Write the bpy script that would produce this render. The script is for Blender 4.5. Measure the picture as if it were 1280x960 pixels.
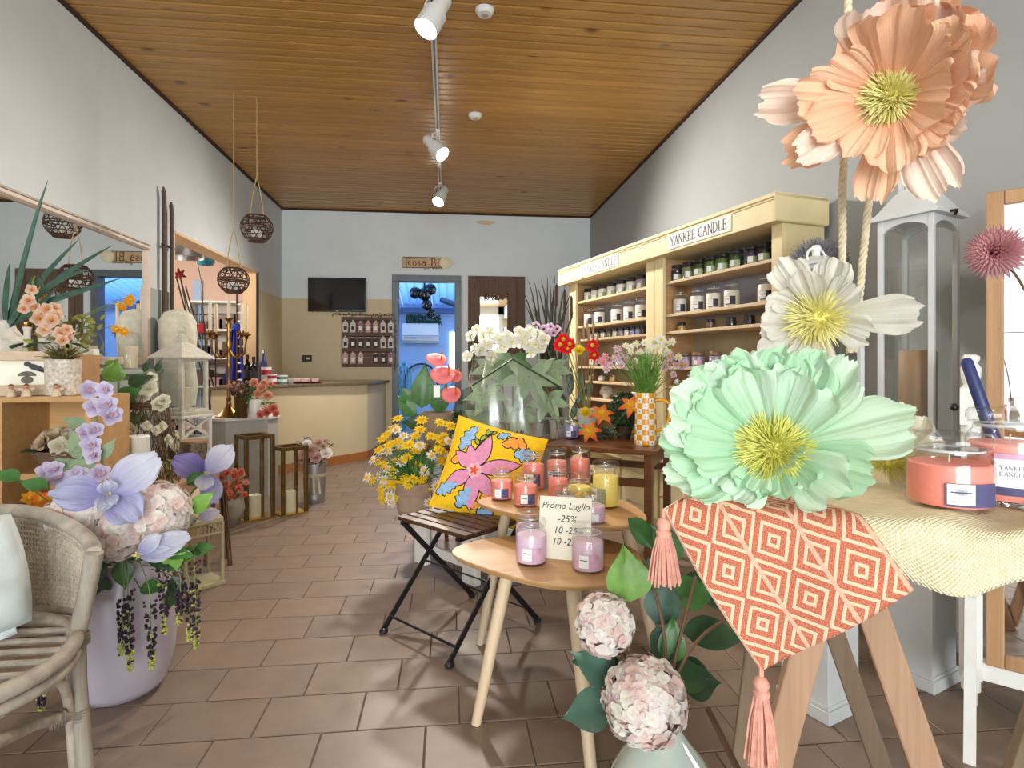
import bpy, bmesh, math, random
from mathutils import Vector, Matrix
random.seed(7)
R = math.radians
PI = math.pi
sc = bpy.context.scene
C = sc.collection
for o in list(bpy.data.objects):
    bpy.data.objects.remove(o)

# ------------------------------------------------------------------ camera
EYE, F, HOR, YAW = 1.10, 724.0, 456.0, R(6.3)
cd = bpy.data.cameras.new('camera'); cam = bpy.data.objects.new('camera', cd); C.objects.link(cam)
cam.location = (0, 0, EYE); cam.rotation_euler = (R(90), 0, -YAW)
cd.sensor_width = 36; cd.lens = F / 1280 * 36; cd.shift_y = -(480 - HOR) / 1280
cd.clip_start = 0.05
sc.camera = cam

# ------------------------------------------------------------------ sky, daylight, exposure
w = bpy.data.worlds.new('sky'); sc.world = w; w.use_nodes = True
bg = w.node_tree.nodes['Background']; bg.inputs[0].default_value = (0.90, 0.96, 1.0, 1); bg.inputs[1].default_value = 2.4
vs = sc.view_settings
vs.view_transform = 'Standard'; vs.look = 'None'; vs.gamma = 1; vs.exposure = 0.80; vs.use_curve_mapping = False
def light(name, kind, loc, power, color=(1, 1, 1), target=None, **kw):
    l = bpy.data.lights.new(name, kind); l.energy = power; l.color = color
    for k, v in kw.items(): setattr(l, k, v)
    o = bpy.data.objects.new(name, l); C.objects.link(o); o.location = loc
    if target is not None:
        o.rotation_euler = (Vector(target) - Vector(loc)).to_track_quat('-Z', 'Y').to_euler()
    return o
# room extents (metres): back wall, side walls, ceiling, shop front behind the camera
YB, XL, XR, ZC, YF = 7.8, -2.147, 1.946, 3.135, -4.6
# daylight through the open shop front
dl = light('daylight_shopfront', 'AREA', (-0.1, YF - 0.05, 1.45), 190, (0.90, 0.97, 1.0), (-0.1, 5, 1.45), shape='RECTANGLE', size=3.7, size_y=2.7)

# ------------------------------------------------------------------ photo pixel -> place
def ray(px, py):
    u, v = (px - 640) / F, (HOR - py) / F
    return Vector((math.sin(YAW) + u * math.cos(YAW), math.cos(YAW) - u * math.sin(YAW), v))
EYEV = Vector((0, 0, EYE))
def at(px, py, t): return EYEV + ray(px, py) * t
def atz(px, py, z): r = ray(px, py); return EYEV + r * ((z - EYE) / r.z)
def atX(px, py, X): r = ray(px, py); return EYEV + r * (X / r.x)
def atY(px, py, Y): r = ray(px, py); return EYEV + r * (Y / r.y)
CR = Vector((math.cos(YAW), -math.sin(YAW), 0)); CF = Vector((math.sin(YAW), math.cos(YAW), 0)); UP = Vector((0, 0, 1))

# ------------------------------------------------------------------ mesh builder
class MB:
    def __init__(s): s.v = []; s.f = []; s.m = []; s.uv = {}
    def add(s, vs, fs, mi=0, M=None, uv=None):
        n = len(s.v)
        if M is not None: vs = [M @ Vector(v) for v in vs]
        if uv:
            for i, q in enumerate(uv): s.uv[n + i] = q
        s.v.extend([tuple(v) for v in vs]); s.f.extend([tuple(i + n for i in f) for f in fs]); s.m.extend([mi] * len(fs))
        return s
    def box(s, c, size, M=None, mi=0, taper=1.0):
        x, y, z = [k / 2 for k in size]; cx, cy, cz = c; t = taper
        vs = [(cx - x, cy - y, cz - z), (cx + x, cy - y, cz - z), (cx + x, cy + y, cz - z), (cx - x, cy + y, cz - z),
              (cx - x * t, cy - y * t, cz + z), (cx + x * t, cy - y * t, cz + z), (cx + x * t, cy + y * t, cz + z), (cx - x * t, cy + y * t, cz + z)]
        return s.add(vs, [(0, 3, 2, 1), (4, 5, 6, 7), (0, 1, 5, 4), (1, 2, 6, 5), (2, 3, 7, 6), (3, 0, 4, 7)], mi, M)
    def lo(s, a, b, mi=0, M=None):
        return s.box([(p + q) / 2 for p, q in zip(a, b)], [abs(q - p) for p, q in zip(a, b)], M, mi)
    def lathe(s, prof, n=20, M=None, mi=0, c=(0, 0, 0), cap=True, ang=2 * PI):
        vs = []; fs = []; k = len(prof)
        for i in range(n):
            a = ang * i / n
            for r, z in prof: vs.append((c[0] + r * math.cos(a), c[1] + r * math.sin(a), c[2] + z))
        for i in range(n):
            j = (i + 1) % n
            for q in range(k - 1): fs.append((i * k + q, j * k + q, j * k + q + 1, i * k + q + 1))
        if cap:
            if prof[0][0] > 1e-6: fs.append(tuple(i * k for i in range(n - 1, -1, -1)))
            if prof[-1][0] > 1e-6: fs.append(tuple(i * k + k - 1 for i in range(n)))
        return s.add(vs, fs, mi, M)
    def tube(s, pts, r, n=8, mi=0, M=None, closed=False, cap=True):
        pts = [Vector(p) for p in pts]; k = len(pts)
        rs = r if isinstance(r, (list, tuple)) else [r] * k
        vs = []; fs = []; prev = None
        for i, p in enumerate(pts):
            if closed: t = pts[(i + 1) % k] - pts[i - 1]
            else: t = pts[min(i + 1, k - 1)] - pts[max(i - 1, 0)]
            t = t.normalized() if t.length > 1e-9 else Vector((0, 0, 1))
            if prev is None:
                a = Vector((0, 0, 1)) if abs(t.z) < 0.9 else Vector((1, 0, 0))
                x = t.cross(a).normalized()
            else:
                x = prev - t * prev.dot(t); x = x.normalized() if x.length > 1e-6 else t.orthogonal().normalized()
            prev = x; y = t.cross(x)
            for q in range(n):
                a = 2 * PI * q / n; vs.append(p + (x * math.cos(a) + y * math.sin(a)) * rs[i])
        for i in range(k if closed else k - 1):
            j = (i + 1) % k
            for q in range(n):
                w2 = (q + 1) % n; fs.append((i * n + q, i * n + w2, j * n + w2, j * n + q))
        if cap and not closed:
            fs.append(tuple(range(n - 1, -1, -1))); fs.append(tuple((k - 1) * n + q for q in range(n)))
        return s.add(vs, fs, mi, M)
    def bar(s, p, q, w_, h_, mi=0, up=(0, 0, 1), M=None):       # rectangular bar from p to q
        p, q = Vector(p), Vector(q); t = (q - p).normalized(); u = Vector(up)
        if abs(t.dot(u)) > 0.98: u = Vector((0, 1, 0))
        x = t.cross(u).normalized(); y = x.cross(t).normalized(); vs = []
        for b in (p, q):
            for a, c in ((-1, -1), (1, -1), (1, 1), (-1, 1)): vs.append(b + x * a * w_ / 2 + y * c * h_ / 2)
        return s.add(vs, [(3, 2, 1, 0), (4, 5, 6, 7), (0, 1, 5, 4), (1, 2, 6, 5), (2, 3, 7, 6), (3, 0, 4, 7)], mi, M)
    def ball(s, c, r, n=12, m=8, mi=0, M=None):
        rx, ry, rz = r if isinstance(r, (list, tuple)) else (r, r, r)
        vs = [(c[0], c[1], c[2] - rz)]; fs = []
        for j in range(1, m):
            b = -PI / 2 + PI * j / m
            for i in range(n):
                a = 2 * PI * i / n; vs.append((c[0] + rx * math.cos(b) * math.cos(a), c[1] + ry * math.cos(b) * math.sin(a), c[2] + rz * math.sin(b)))
        vs.append((c[0], c[1], c[2] + rz)); L = len(vs) - 1
        for i in range(n):
            j = (i + 1) % n; fs.append((0, 1 + j, 1 + i)); fs.append((L, 1 + (m - 2) * n + i, 1 + (m - 2) * n + j))
            for q in range(m - 2): fs.append((1 + q * n + i, 1 + q * n + j, 1 + (q + 1) * n + j, 1 + (q + 1) * n + i))
        return s.add(vs, fs, mi, M)
    def prism(s, out, z0, z1, mi=0, M=None):
        n = len(out); vs = [(x, y, z0) for x, y in out] + [(x, y, z1) for x, y in out]
        fs = [tuple(range(n - 1, -1, -1)), tuple(range(n, 2 * n))] + [(i, (i + 1) % n, (i + 1) % n + n, i + n) for i in range(n)]
        return s.add(vs, fs, mi, M)
    def grid(s, fn, nu, nv, mi=0, M=None, uv=True):
        vs = []; u_ = []; fs = []
        for i in range(nu + 1):
            for j in range(nv + 1):
                vs.append(fn(i / nu, j / nv)); u_.append((i / nu, j / nv))
        k = nv + 1
        for i in range(nu):
            for j in range(nv): fs.append((i * k + j, (i + 1) * k + j, (i + 1) * k + j + 1, i * k + j + 1))
        return s.add(vs, fs, mi, M, u_ if uv else None)
    def mesh(s, name, mats, smooth=True):
        me = bpy.data.meshes.new(name); me.from_pydata(s.v, [], s.f)
        mats = mats if isinstance(mats, (list, tuple)) else [mats]
        for m in mats: me.materials.append(M_(m))
        if len(mats) > 1: me.polygons.foreach_set('material_index', s.m)
        if s.uv:
            l = me.uv_layers.new(name='UVMap'); li = [0] * len(me.loops); me.loops.foreach_get('vertex_index', li)
            d = []
            for i in li: d.extend(s.uv.get(i, (0, 0)))
            l.data.foreach_set('uv', d)
        if smooth:
            me.polygons.foreach_set('use_smooth', [True] * len(me.polygons)); me.update()
            try: me.set_sharp_from_angle(angle=R(38))
            except Exception: pass
        me.update(); return me
    def build(s, name, mats, parent=None, smooth=True, label=None, kind=None, bev=0, thick=0, off=0.0):
        return put(name, s.mesh(name, mats, smooth), parent, label, kind, bev, thick, off)

def put(name, me, parent=None, label=None, kind=None, bev=0, thick=0, off=0.0):
    o = bpy.data.objects.new(name, me); C.objects.link(o)
    if parent is not None: o.parent = parent
    if label: o['label'] = label
    if kind: o['kind'] = kind
    if thick:
        m = o.modifiers.new('thickness', 'SOLIDIFY'); m.thickness = thick; m.offset = off
    if bev:
        m = o.modifiers.new('bevel', 'BEVEL'); m.width = bev; m.segments = 2; m.limit_method = 'ANGLE'; m.angle_limit = R(40)
    return o
def tag(o, label, cat, group=None):
    o['label'] = label; o['category'] = cat
    if group: o['group'] = group
    return o
def thing(name, label, cat, loc=(0, 0, 0), rz=0, group=None):
    o = bpy.data.objects.new(name, None); C.objects.link(o); o.empty_display_size = 0.05
    o.location = loc; o.rotation_euler = (0, 0, rz)
    return tag(o, label, cat, group)
def struct(o): o['kind'] = 'structure'; return o
def dup(root, loc, rz=0, label=None, group=None, scale=None):
    r = root.copy(); C.objects.link(r); r.location = loc; r.rotation_euler = (0, 0, rz)
    if scale: r.scale = scale if isinstance(scale, (tuple, list)) else (scale,) * 3
    if label: r['label'] = label
    if group: r['group'] = group
    for ch in list(root.children):
        c = ch.copy(); C.objects.link(c); c.parent = r
        for g in ch.children:
            d = g.copy(); C.objects.link(d); d.parent = c
    return r
def T(x, y=None, z=None):
    return Matrix.Translation(x if y is None else (x, y, z))
def RX(a): return Matrix.Rotation(a, 4, 'X')
def RY(a): return Matrix.Rotation(a, 4, 'Y')
def RZ(a): return Matrix.Rotation(a, 4, 'Z')
def basis(o, x, y, z):
    m = Matrix.Identity(4)
    for i, a in enumerate((x, y, z)):
        for k in range(3): m[k][i] = a[k]
    m.translation = o; return m
def face(o, n, up=(0, 0, 1)):               # local Z along n
    n = Vector(n).normalized(); u = Vector(up)
    if abs(n.dot(u)) > 0.97: u = Vector((0, 1, 0))
    x = u.cross(n).normalized(); y = n.cross(x)
    return basis(Vector(o), x, y, n)
def rnd(a, b): return random.uniform(a, b)
def bez(pts, n=10):
    pts = [Vector(p) for p in pts]; out = []
    for i in range(n + 1):
        t = i / n; q = pts[:]
        while len(q) > 1: q = [a.lerp(b, t) for a, b in zip(q, q[1:])]
        out.append(q[0])
    return out

# ------------------------------------------------------------------ materials
MATS = {}
def M_(m): return MATS[m] if isinstance(m, str) else (m.mat if isinstance(m, NT) else m)
class NT:
    def __init__(s, name):
        s.mat = bpy.data.materials.new(name); s.mat.use_nodes = True; s.t = s.mat.node_tree; s.n = s.t.nodes
        s.b = s.n['Principled BSDF']; s.out = s.n['Material Output']; MATS[name] = s.mat
    def node(s, k, **kw):
        n = s.n.new(k)
        for a, v in kw.items(): setattr(n, a, v)
        return n
    def L(s, a, b): s.t.links.new(a, b)
    def set(s, **kw):
        for k, v in kw.items():
            k = {'rough': 'Roughness', 'metal': 'Metallic', 'trans': 'Transmission Weight', 'ior': 'IOR', 'coat': 'Coat Weight', 'spec': 'Specular IOR Level', 'sheen': 'Sheen Weight', 'sss': 'Subsurface Weight'}[k]
            s.b.inputs[k].default_value = v
    def math(s, op, a, b=None, c=None):
        n = s.node('ShaderNodeMath', operation=op)
        for i, v in enumerate((a, b, c)):
            if v is None: continue
            if isinstance(v, (int, float)): n.inputs[i].default_value = v
            else: s.L(v, n.inputs[i])
        return n.outputs[0]
    def mix(s, fac, a, b, mode='MIX'):
        n = s.node('ShaderNodeMix', data_type='RGBA', blend_type=mode)
        for i, v in ((0, fac), (6, a), (7, b)):
            if isinstance(v, (int, float)): n.inputs[i].default_value = v
            elif isinstance(v, (tuple, list)): n.inputs[i].default_value = tuple(v)[:3] + (1,)
            else: s.L(v, n.inputs[i])
        return n.outputs[2]
    def coord(s, kind='Object', scale=(1, 1, 1), rand=False):
        tc = s.node('ShaderNodeTexCoord'); o = tc.outputs[kind]
        if rand:
            oi = s.node('ShaderNodeObjectInfo'); vm = s.node('ShaderNodeVectorMath', operation='MULTIPLY_ADD')
            s.L(oi.outputs['Random'], vm.inputs[0]); vm.inputs[1].default_value = (37, 53, 71); s.L(o, vm.inputs[2]); o = vm.outputs[0]
        mp = s.node('ShaderNodeMapping'); mp.inputs['Scale'].default_value = scale; s.L(o, mp.inputs[0]); return mp.outputs[0]
    def noise(s, vec, scale=5, detail=4, rough=0.55, out='Fac'):
        n = s.node('ShaderNodeTexNoise'); n.inputs['Scale'].default_value = scale; n.inputs['Detail'].default_value = detail; n.inputs['Roughness'].default_value = rough
        s.L(vec, n.inputs['Vector']); return n.outputs[out]
    def ramp(s, fac, stops):
        n = s.node('ShaderNodeValToRGB'); e = n.color_ramp.elements
        while len(e) < len(stops): e.new(0.5)
        for i, (p, c) in enumerate(stops):
            e[i].position = p; e[i].color = tuple(c)[:3] + (1,)
        s.L(fac, n.inputs[0]); return n.outputs[0]
    def color(s, v):
        if isinstance(v, (tuple, list)): s.b.inputs['Base Color'].default_value = tuple(v)[:3] + (1,)
        else: s.L(v, s.b.inputs['Base Color'])
    def bump(s, h, strength=0.3, dist=0.005):
        b = s.node('ShaderNodeBump'); b.inputs['Strength'].default_value = strength; b.inputs['Distance'].default_value = dist
        s.L(h, b.inputs['Height']); s.L(b.outputs[0], s.b.inputs['Normal'])
def srgb(*c):
    if len(c) == 1: h = c[0].lstrip('#'); c = [int(h[i:i + 2], 16) for i in (0, 2, 4)]
    return tuple(((x / 255) / 12.92 if x / 255 < 0.04045 else ((x / 255 + 0.055) / 1.055) ** 2.4) for x in c)
def plain(name, col, rough=0.5, var=0.12, scale=12, bump=0, metal=0, rand=False, **kw):
    m = NT(name); c = srgb(col) if isinstance(col, str) else col
    v = m.coord('Object', rand=rand); n = m.noise(v, scale, 3)
    lo = [x * (1 - var) for x in c]; hi = [min(1, x * (1 + var)) for x in c]
    m.color(m.ramp(n, [(0.3, lo), (0.7, hi)])); m.set(rough=rough, metal=metal, **kw)
    if bump: m.bump(m.noise(v, scale * 4, 3), bump, 0.003)
    return m
def paper(name, c0, c1=None, transl=0.35, rough=0.7, along='u', var=0.1):
    """petals: colour runs from the base (uv u=0) to the tip, some light passes through"""
    m = NT(name); c0 = srgb(c0); c1 = srgb(c1) if c1 else c0
    tc = m.node('ShaderNodeTexCoord'); sp = m.node('ShaderNodeSeparateXYZ'); m.L(tc.outputs['UV'], sp.inputs[0])
    g = m.ramp(sp.outputs[0], [(0.05, c0), (0.75, c1)])
    mp = m.node('ShaderNodeMapping'); mp.inputs['Scale'].default_value = (2, 26, 1); m.L(tc.outputs['UV'], mp.inputs[0])
    n = m.noise(mp.outputs[0], 1.5, 3)
    col = m.mix(1.0, g, m.ramp(n, [(0.25, (1 - var,) * 3), (0.75, (1, 1, 1))]), 'MULTIPLY')
    m.color(col); m.set(rough=rough, spec=0.2)
    mp2 = m.node('ShaderNodeMapping'); mp2.inputs['Scale'].default_value = (3, 60, 1); m.L(tc.outputs['UV'], mp2.inputs[0]); m.bump(m.noise(mp2.outputs[0], 1.0, 4, 0.65), 0.55, 0.004)
    if transl:
        tr = m.node('ShaderNodeBsdfTranslucent'); m.L(col, tr.inputs[0]); mx = m.node('ShaderNodeMixShader'); mx.inputs[0].default_value = transl
        m.L(m.b.outputs[0], mx.inputs[1]); m.L(tr.outputs[0], mx.inputs[2]); m.L(mx.outputs[0], m.out.inputs[0])
    return m
def wood(name, c1, c2, axis=0, scale=1.0, rough=0.45, knots=0, contrast=1.0, rand=True, bump=0.1, dark=None):
    m = NT(name); s = [9.0 * scale] * 3; s[axis] = 0.7 * scale
    v = m.coord('Object', tuple(s), rand); n1 = m.noise(v, 2.2, 5, 0.6)
    s2 = [70.0 * scale] * 3; s2[axis] = 2.2 * scale
    v2 = m.coord('Object', tuple(s2), rand); n2 = m.noise(v2, 1.6, 3)
    f = m.math('ADD', m.math('MULTIPLY', n1, 0.65), m.math('MULTIPLY', n2, 0.35))
    col = m.ramp(f, [(0.5 - 0.2 / contrast, srgb(c1)), (0.5 + 0.2 / contrast, srgb(c2))])
    oi = m.node('ShaderNodeObjectInfo'); k = m.ramp(oi.outputs['Random'], [(0, (0.84, 0.84, 0.84)), (1, (1.0, 1.0, 1.0))])
    if rand: col = m.mix(1.0, col, k, 'MULTIPLY')
    if knots:
        sk = [7.0 * scale] * 3; sk[axis] = 4.0 * scale
        vk = m.coord('Object', tuple(sk), rand); vo = m.node('ShaderNodeTexVoronoi'); vo.inputs['Scale'].default_value = knots; m.L(vk, vo.inputs['Vector'])
        kf = m.ramp(vo.outputs['Distance'], [(0.05, (1, 1, 1)), (0.13, (0, 0, 0))])
        col = m.mix(m.math('MULTIPLY', kf, 0.85), col, srgb(dark or '#4a2410'))
    m.color(col); m.set(rough=rough)
    if bump: m.bump(n2, bump, 0.002)
    return m
def glassy(name, tint=(1, 1, 1), refl=1.0, rough=0.0, ior=1.45, base=0.03):
    """thin clear pane: light passes straight, the surface mirrors by its Fresnel factor"""
    m = NT(name); tr = m.node('ShaderNodeBsdfTransparent'); tr.inputs[0].default_value = tuple(tint) + (1,)
    gl = m.node('ShaderNodeBsdfGlossy'); gl.inputs['Roughness'].default_value = rough
    lw = m.node('ShaderNodeLayerWeight'); f = m.math('ADD', m.math('MULTIPLY', m.math('POWER', lw.outputs['Facing'], 3.5), 0.75 * refl), base)
    f = m.math('MINIMUM', f, 0.92)
    mx = m.node('ShaderNodeMixShader'); m.L(f, mx.inputs[0]); m.L(tr.outputs[0], mx.inputs[1]); m.L(gl.outputs[0], mx.inputs[2]); m.L(mx.outputs[0], m.out.inputs[0])
    return m
def emit(name, col, strength):
    m = NT(name); m.color(col); m.b.inputs['Emission Color'].default_value = tuple(col) + (1,); m.b.inputs['Emission Strength'].default_value = strength; return m

# setting
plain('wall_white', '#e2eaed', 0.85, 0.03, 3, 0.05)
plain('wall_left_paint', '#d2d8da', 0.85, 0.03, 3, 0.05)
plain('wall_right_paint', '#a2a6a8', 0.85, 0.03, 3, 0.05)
plain('wall_beige', '#d6c7a4', 0.8, 0.03, 3, 0.05)
plain('wall_sage', '#9fa8a4', 0.8, 0.03, 3, 0.05)
plain('wall_pink', '#d3b9ac', 0.8, 0.03, 3)
plain('wall_apricot', '#e2c49a', 0.8, 0.03, 3)
plain('ceiling_grey', '#9d9c9c', 0.8, 0.03, 3)
plain('grout', '#5d4a3e', 0.9, 0.15, 40)
plain('skirting_orange', '#b06f38', 0.5, 0.1, 8)
wood('ceiling_board', '#a0753a', '#cc9c52', 0, 1.0, 0.33, knots=0.55, contrast=0.8, dark='#5c3014')
plain('ceiling_dark', '#3d2312', 0.8)
m = NT('floor_tile'); v = m.coord('Object', rand=True); n = m.noise(v, 7, 5, 0.6); n2 = m.noise(v, 160, 2)
oi = m.node('ShaderNodeObjectInfo')
col = m.ramp(n, [(0.3, srgb('#7a685b')), (0.7, srgb('#8a7768'))])
col = m.mix(1.0, col, m.ramp(oi.outputs['Random'], [(0, (0.92, 0.92, 0.92)), (1, (1.04, 1.03, 1.02))]), 'MULTIPLY')
m.color(col); m.set(rough=0.42, spec=0.45); m.bump(n2, 0.05, 0.002)
plain('dark_frame', '#5e666c', 0.4)
plain('pavement', '#b9b6b0', 0.9, 0.1, 2)
# general
plain('white_paint', '#e6e5df', 0.5, 0.04, 10, 0.04)
plain('white_wash', '#cfc9bc', 0.65, 0.12, 25, 0.15)
plain('grey_white_paint', '#cfd1d0', 0.45, 0.04, 10)
plain('cream_paint', '#dccb9c', 0.5, 0.05, 8)
wood('pine', '#b98a5c', '#d0a878', 1, 1.0, 0.5, knots=0.35, dark='#7d4f2c')
wood('pale_shelf', '#c9ad84', '#dcc6a0', 1, 1.0, 0.5)
plain('shelf_back', '#9c9ba8', 0.7, 0.05, 5)
plain('shelf_back_low', '#b3a283', 0.7, 0.05, 5)
wood('oak', '#bf905c', '#d6ac78', 0, 1.2, 0.45)
wood('oak_leg', '#c7ad8c', '#dcc7a8', 2, 1.2, 0.5)
wood('oak_cube', '#b98a55', '#d0a570', 0, 1.0, 0.5)
wood('walnut', '#5a3418', '#7a4a26', 0, 1.0, 0.3)
wood('dark_slat', '#3f2717', '#5e3d25', 0, 1.4, 0.4)
wood('weathered', '#8d6a52', '#b89474', 2, 1.0, 0.65, contrast=0.9, bump=0.3)
wood('weathered_dark', '#6d5844', '#8d7860', 2, 1.0, 0.7, bump=0.3)
wood('rail_wood', '#a87646', '#c7965f', 0, 1.0, 0.6)
wood('mirror_wood', '#9c7450', '#bd9468', 2, 1.0, 0.5)
wood('rustic', '#5b4638', '#806656', 2, 0.9, 0.75, knots=0.4, contrast=0.8, bump=0.4, dark='#2e211a')
wood('rattan', '#8f8676', '#b9b0a0', 2, 2.0, 0.55)
plain('rattan_mix', '#aca294', 0.55, 0.25, 22, 0.1)
plain('rattan_binding', '#7d7468', 0.6, 0.2, 60)
plain('cane', '#c0b5a4', 0.6, 0.15, 40)
plain('black_metal', '#17171a', 0.4, 0.1, 10)
plain('tv_black', '#0c0c0e', 0.18, 0.02)
plain('tv_screen', '#15151a', 0.08, 0.02)
plain('steel', '#b9bbc0', 0.3, 0.05, 10, metal=1)
plain('zinc', '#a9abad', 0.42, 0.12, 14, metal=0.85)
plain('brass', '#8f6d3a', 0.28, 0.15, 20, metal=1)
plain('bright_brass', '#e8c070', 0.22, 0.1, 20, metal=1)
plain('bronze', '#6d5530', 0.38, 0.25, 20, metal=0.8)
plain('copper_leg', '#5d3f2a', 0.4, 0.1, 20, metal=0.5)
plain('wicker_dark', '#4a3024', 0.6, 0.25, 30)
plain('rope', '#cfc2a4', 0.9, 0.15, 60)
plain('twine', '#b79a6c', 0.9, 0.1)
plain('lilac_ceramic', '#b3a9b4', 0.28, 0.03, 4)
plain('sage_glaze', '#b9c4b8', 0.12, 0.03, 4, coat=0.6)
plain('grey_ceramic', '#a3a096', 0.35, 0.08, 10)
plain('white_ceramic', '#e5e2da', 0.3, 0.03)
plain('taupe_fabric', '#9b8470', 0.9, 0.1, 30, 0.2)
plain('candle_cream', '#e9e0c2', 0.55, 0.03, sss=0.1)
plain('candle_white', '#e6e3d8', 0.55, 0.03)
plain('candle_brown', '#a4805a', 0.55, 0.08, 9)
plain('granite', '#6f5f4c', 0.25, 0.5, 90)
plain('grey_plinth', '#b4b1ac', 0.6, 0.04)
m = NT('linen'); tc = m.node('ShaderNodeTexCoord'); sp = m.node('ShaderNodeSeparateXYZ'); m.L(tc.outputs['UV'], sp.inputs[0])
wv = m.math('MULTIPLY', m.math('SINE', m.math('MULTIPLY', sp.outputs[0], 900)), m.math('SINE', m.math('MULTIPLY', sp.outputs[1], 640)))
nz = m.noise(m.coord('Object'), 60, 4); hv = m.math('ADD', m.math('MULTIPLY', wv, 0.5), nz)
m.color(m.ramp(hv, [(0.0, srgb('#c9ba92')), (0.9, srgb('#e8dfc2'))])); m.set(rough=0.95, spec=0.1); m.bump(hv, 0.6, 0.003)
plain('pillow_cloth', '#cfd8d8', 0.85, 0.05, 20, 0.2)
plain('print_paper', '#f2eedd', 0.8, 0.02)
plain('ink', '#1d1d22', 0.7, 0.05)
plain('frame_wash', '#cdb79c', 0.7, 0.12, 18, 0.2)
plain('black_plastic', '#141414', 0.4)
plain('white_plastic', '#e4e4e2', 0.4, 0.02)
glassy('pane_glass', (0.98, 0.99, 0.985), 0.8, 0.0, 1.5, 0.06)
glassy('jar_glass', (0.985, 0.99, 0.99), 0.8, 0.02, 1.5, 0.05)
glassy('cellophane', (0.97, 0.98, 0.98), 0.6, 0.25, 1.45, 0.13)
m = NT('mirror'); m.color((0.93, 0.95, 0.95)); m.set(metal=1, rough=0.015)
plain('leaf_dark', '#2a4526', 0.4, 0.3, 20, rand=True)
plain('leaf_mid', '#3f6a33', 0.4, 0.3, 20, rand=True)
plain('leaf_light', '#6f9a3f', 0.45, 0.25, 20, rand=True)
plain('leaf_blue', '#3a5a4a', 0.5, 0.25, 20, rand=True)
plain('leaf_sage', '#7f9270', 0.6, 0.2, 20, rand=True)
plain('grass_dark', '#3a3a26', 0.6, 0.3, 20)
plain('stem_green', '#6a7f45', 0.6, 0.2)
plain('stem_brown', '#6a4f38', 0.7, 0.2)
plain('twig', '#6e5741', 0.85, 0.3, 30)
plain('moss', '#7c7a3a', 0.9, 0.3, 30)
# ================================================================== THE ROOM
TW, TD, G_ = 0.308, 0.2085, 0.004
fl = struct(MB().lo((XL - 0.15, YF - 0.1, -0.12), (XR + 0.15, YB + 0.15, -0.0035)).build('floor', 'grout', smooth=False))
a, b, e = TW / 2 - G_ / 2, TD / 2 - G_ / 2, 0.0022
tb = MB(); vs_ = []
for k, z in ((0, -0.008), (0, -0.002), (e, 0.0)):
    vs_ += [(-a + k, -b + k, z), (a - k, -b + k, z), (a - k, b - k, z), (-a + k, b - k, z)]
tb.add(vs_, [(8, 9, 10, 11)] + [(i, (i + 1) % 4, (i + 1) % 4 + 4, i + 4) for i in range(4)] + [(i + 4, (i + 1) % 4 + 4, (i + 1) % 4 + 8, i + 8) for i in range(4)])
tile_me = tb.mesh('tile', 'floor_tile', smooth=False)
spots = []
for r in range(-32, 30):
    y0 = 1.783 + r * TD + TD / 2
    if y0 - b < YF or y0 + b > YB: continue
    off = -0.067 + TW / 2 + (r + 1) * TW / 3
    for q in range(-14, 15):
        x0 = off % TW + q * TW
        if x0 - a > XL and x0 + a < XR: spots.append((x0, y0))
def inview(x, y):
    d = Vector((x, y, -EYE)); t = d.dot(CF)
    if t < 0.3: return False
    px, py = 640 + F * d.dot(CR) / t, HOR + F * EYE / t
    return -60 < px < 1340 and py < 1010
spots.sort(key=lambda p: (not inview(*p), p[0] ** 2 + p[1] ** 2))
for x, y in spots[:300]:
    o = put('tile', tile_me, fl); o.location = (x, y, 0)
rest = MB()
for x, y in spots[300:]:
    rest.add(tb.v, tb.f, 0, T(x, y, 0))
for r in range(-32, 30):                                   # cut tiles along both side walls
    y0 = 1.783 + r * TD + TD / 2
    if y0 - b < YF or y0 + b > YB: continue
    xs = [x for x, y in spots if abs(y - y0) < 0.01]
    rest.lo((XL, y0 - b, -0.008), (min(xs) - TW / 2 - G_ / 2, y0 + b, 0)); rest.lo((max(xs) + TW / 2 + G_ / 2, y0 - b, -0.008), (XR, y0 + b, 0))
rest.build('tile_field', 'floor_tile', fl, smooth=False, kind='stuff')

ceil = struct(MB().lo((XL - 0.15, YF - 0.1, ZC + 0.012), (XR + 0.15, YB + 0.15, ZC + 0.1)).build('ceiling', 'ceiling_dark', smooth=False))
BW = 0.0872; k = 0.011; hx = (XR - XL) / 2; bb = MB()
prof = [(-BW / 2 + 0.0022, 0.012), (-BW / 2 + 0.0022, k * 0.75), (-BW / 2 + k, 0), (BW / 2 - k, 0), (BW / 2 - 0.0022, k * 0.75), (BW / 2 - 0.0022, 0.012)]
bb.add([(-hx, y, z) for y, z in prof] + [(hx, y, z) for y, z in prof], [(i, i + 1, i + 7, i + 6) for i in range(5)])
bme = bb.mesh('board', 'ceiling_board', smooth=False)
nb = int((YB - YF) / BW)
for i in range(nb):
    o = put('board', bme, ceil); o.location = ((XL + XR) / 2, YB - BW * (i + 0.5), ZC)
MB().lo((XL, YF, ZC - 0.022), (XL + 0.02, YB, ZC)).lo((XR - 0.02, YF, ZC - 0.022), (XR, YB, ZC)).lo((XL, YB - 0.02, ZC - 0.022), (XR, YB, ZC)).build('edge_trim', 'ceiling_dark', ceil, smooth=False)

WT = 0.14
ZT = 1.96                                                    # height of the two-tone line
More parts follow.
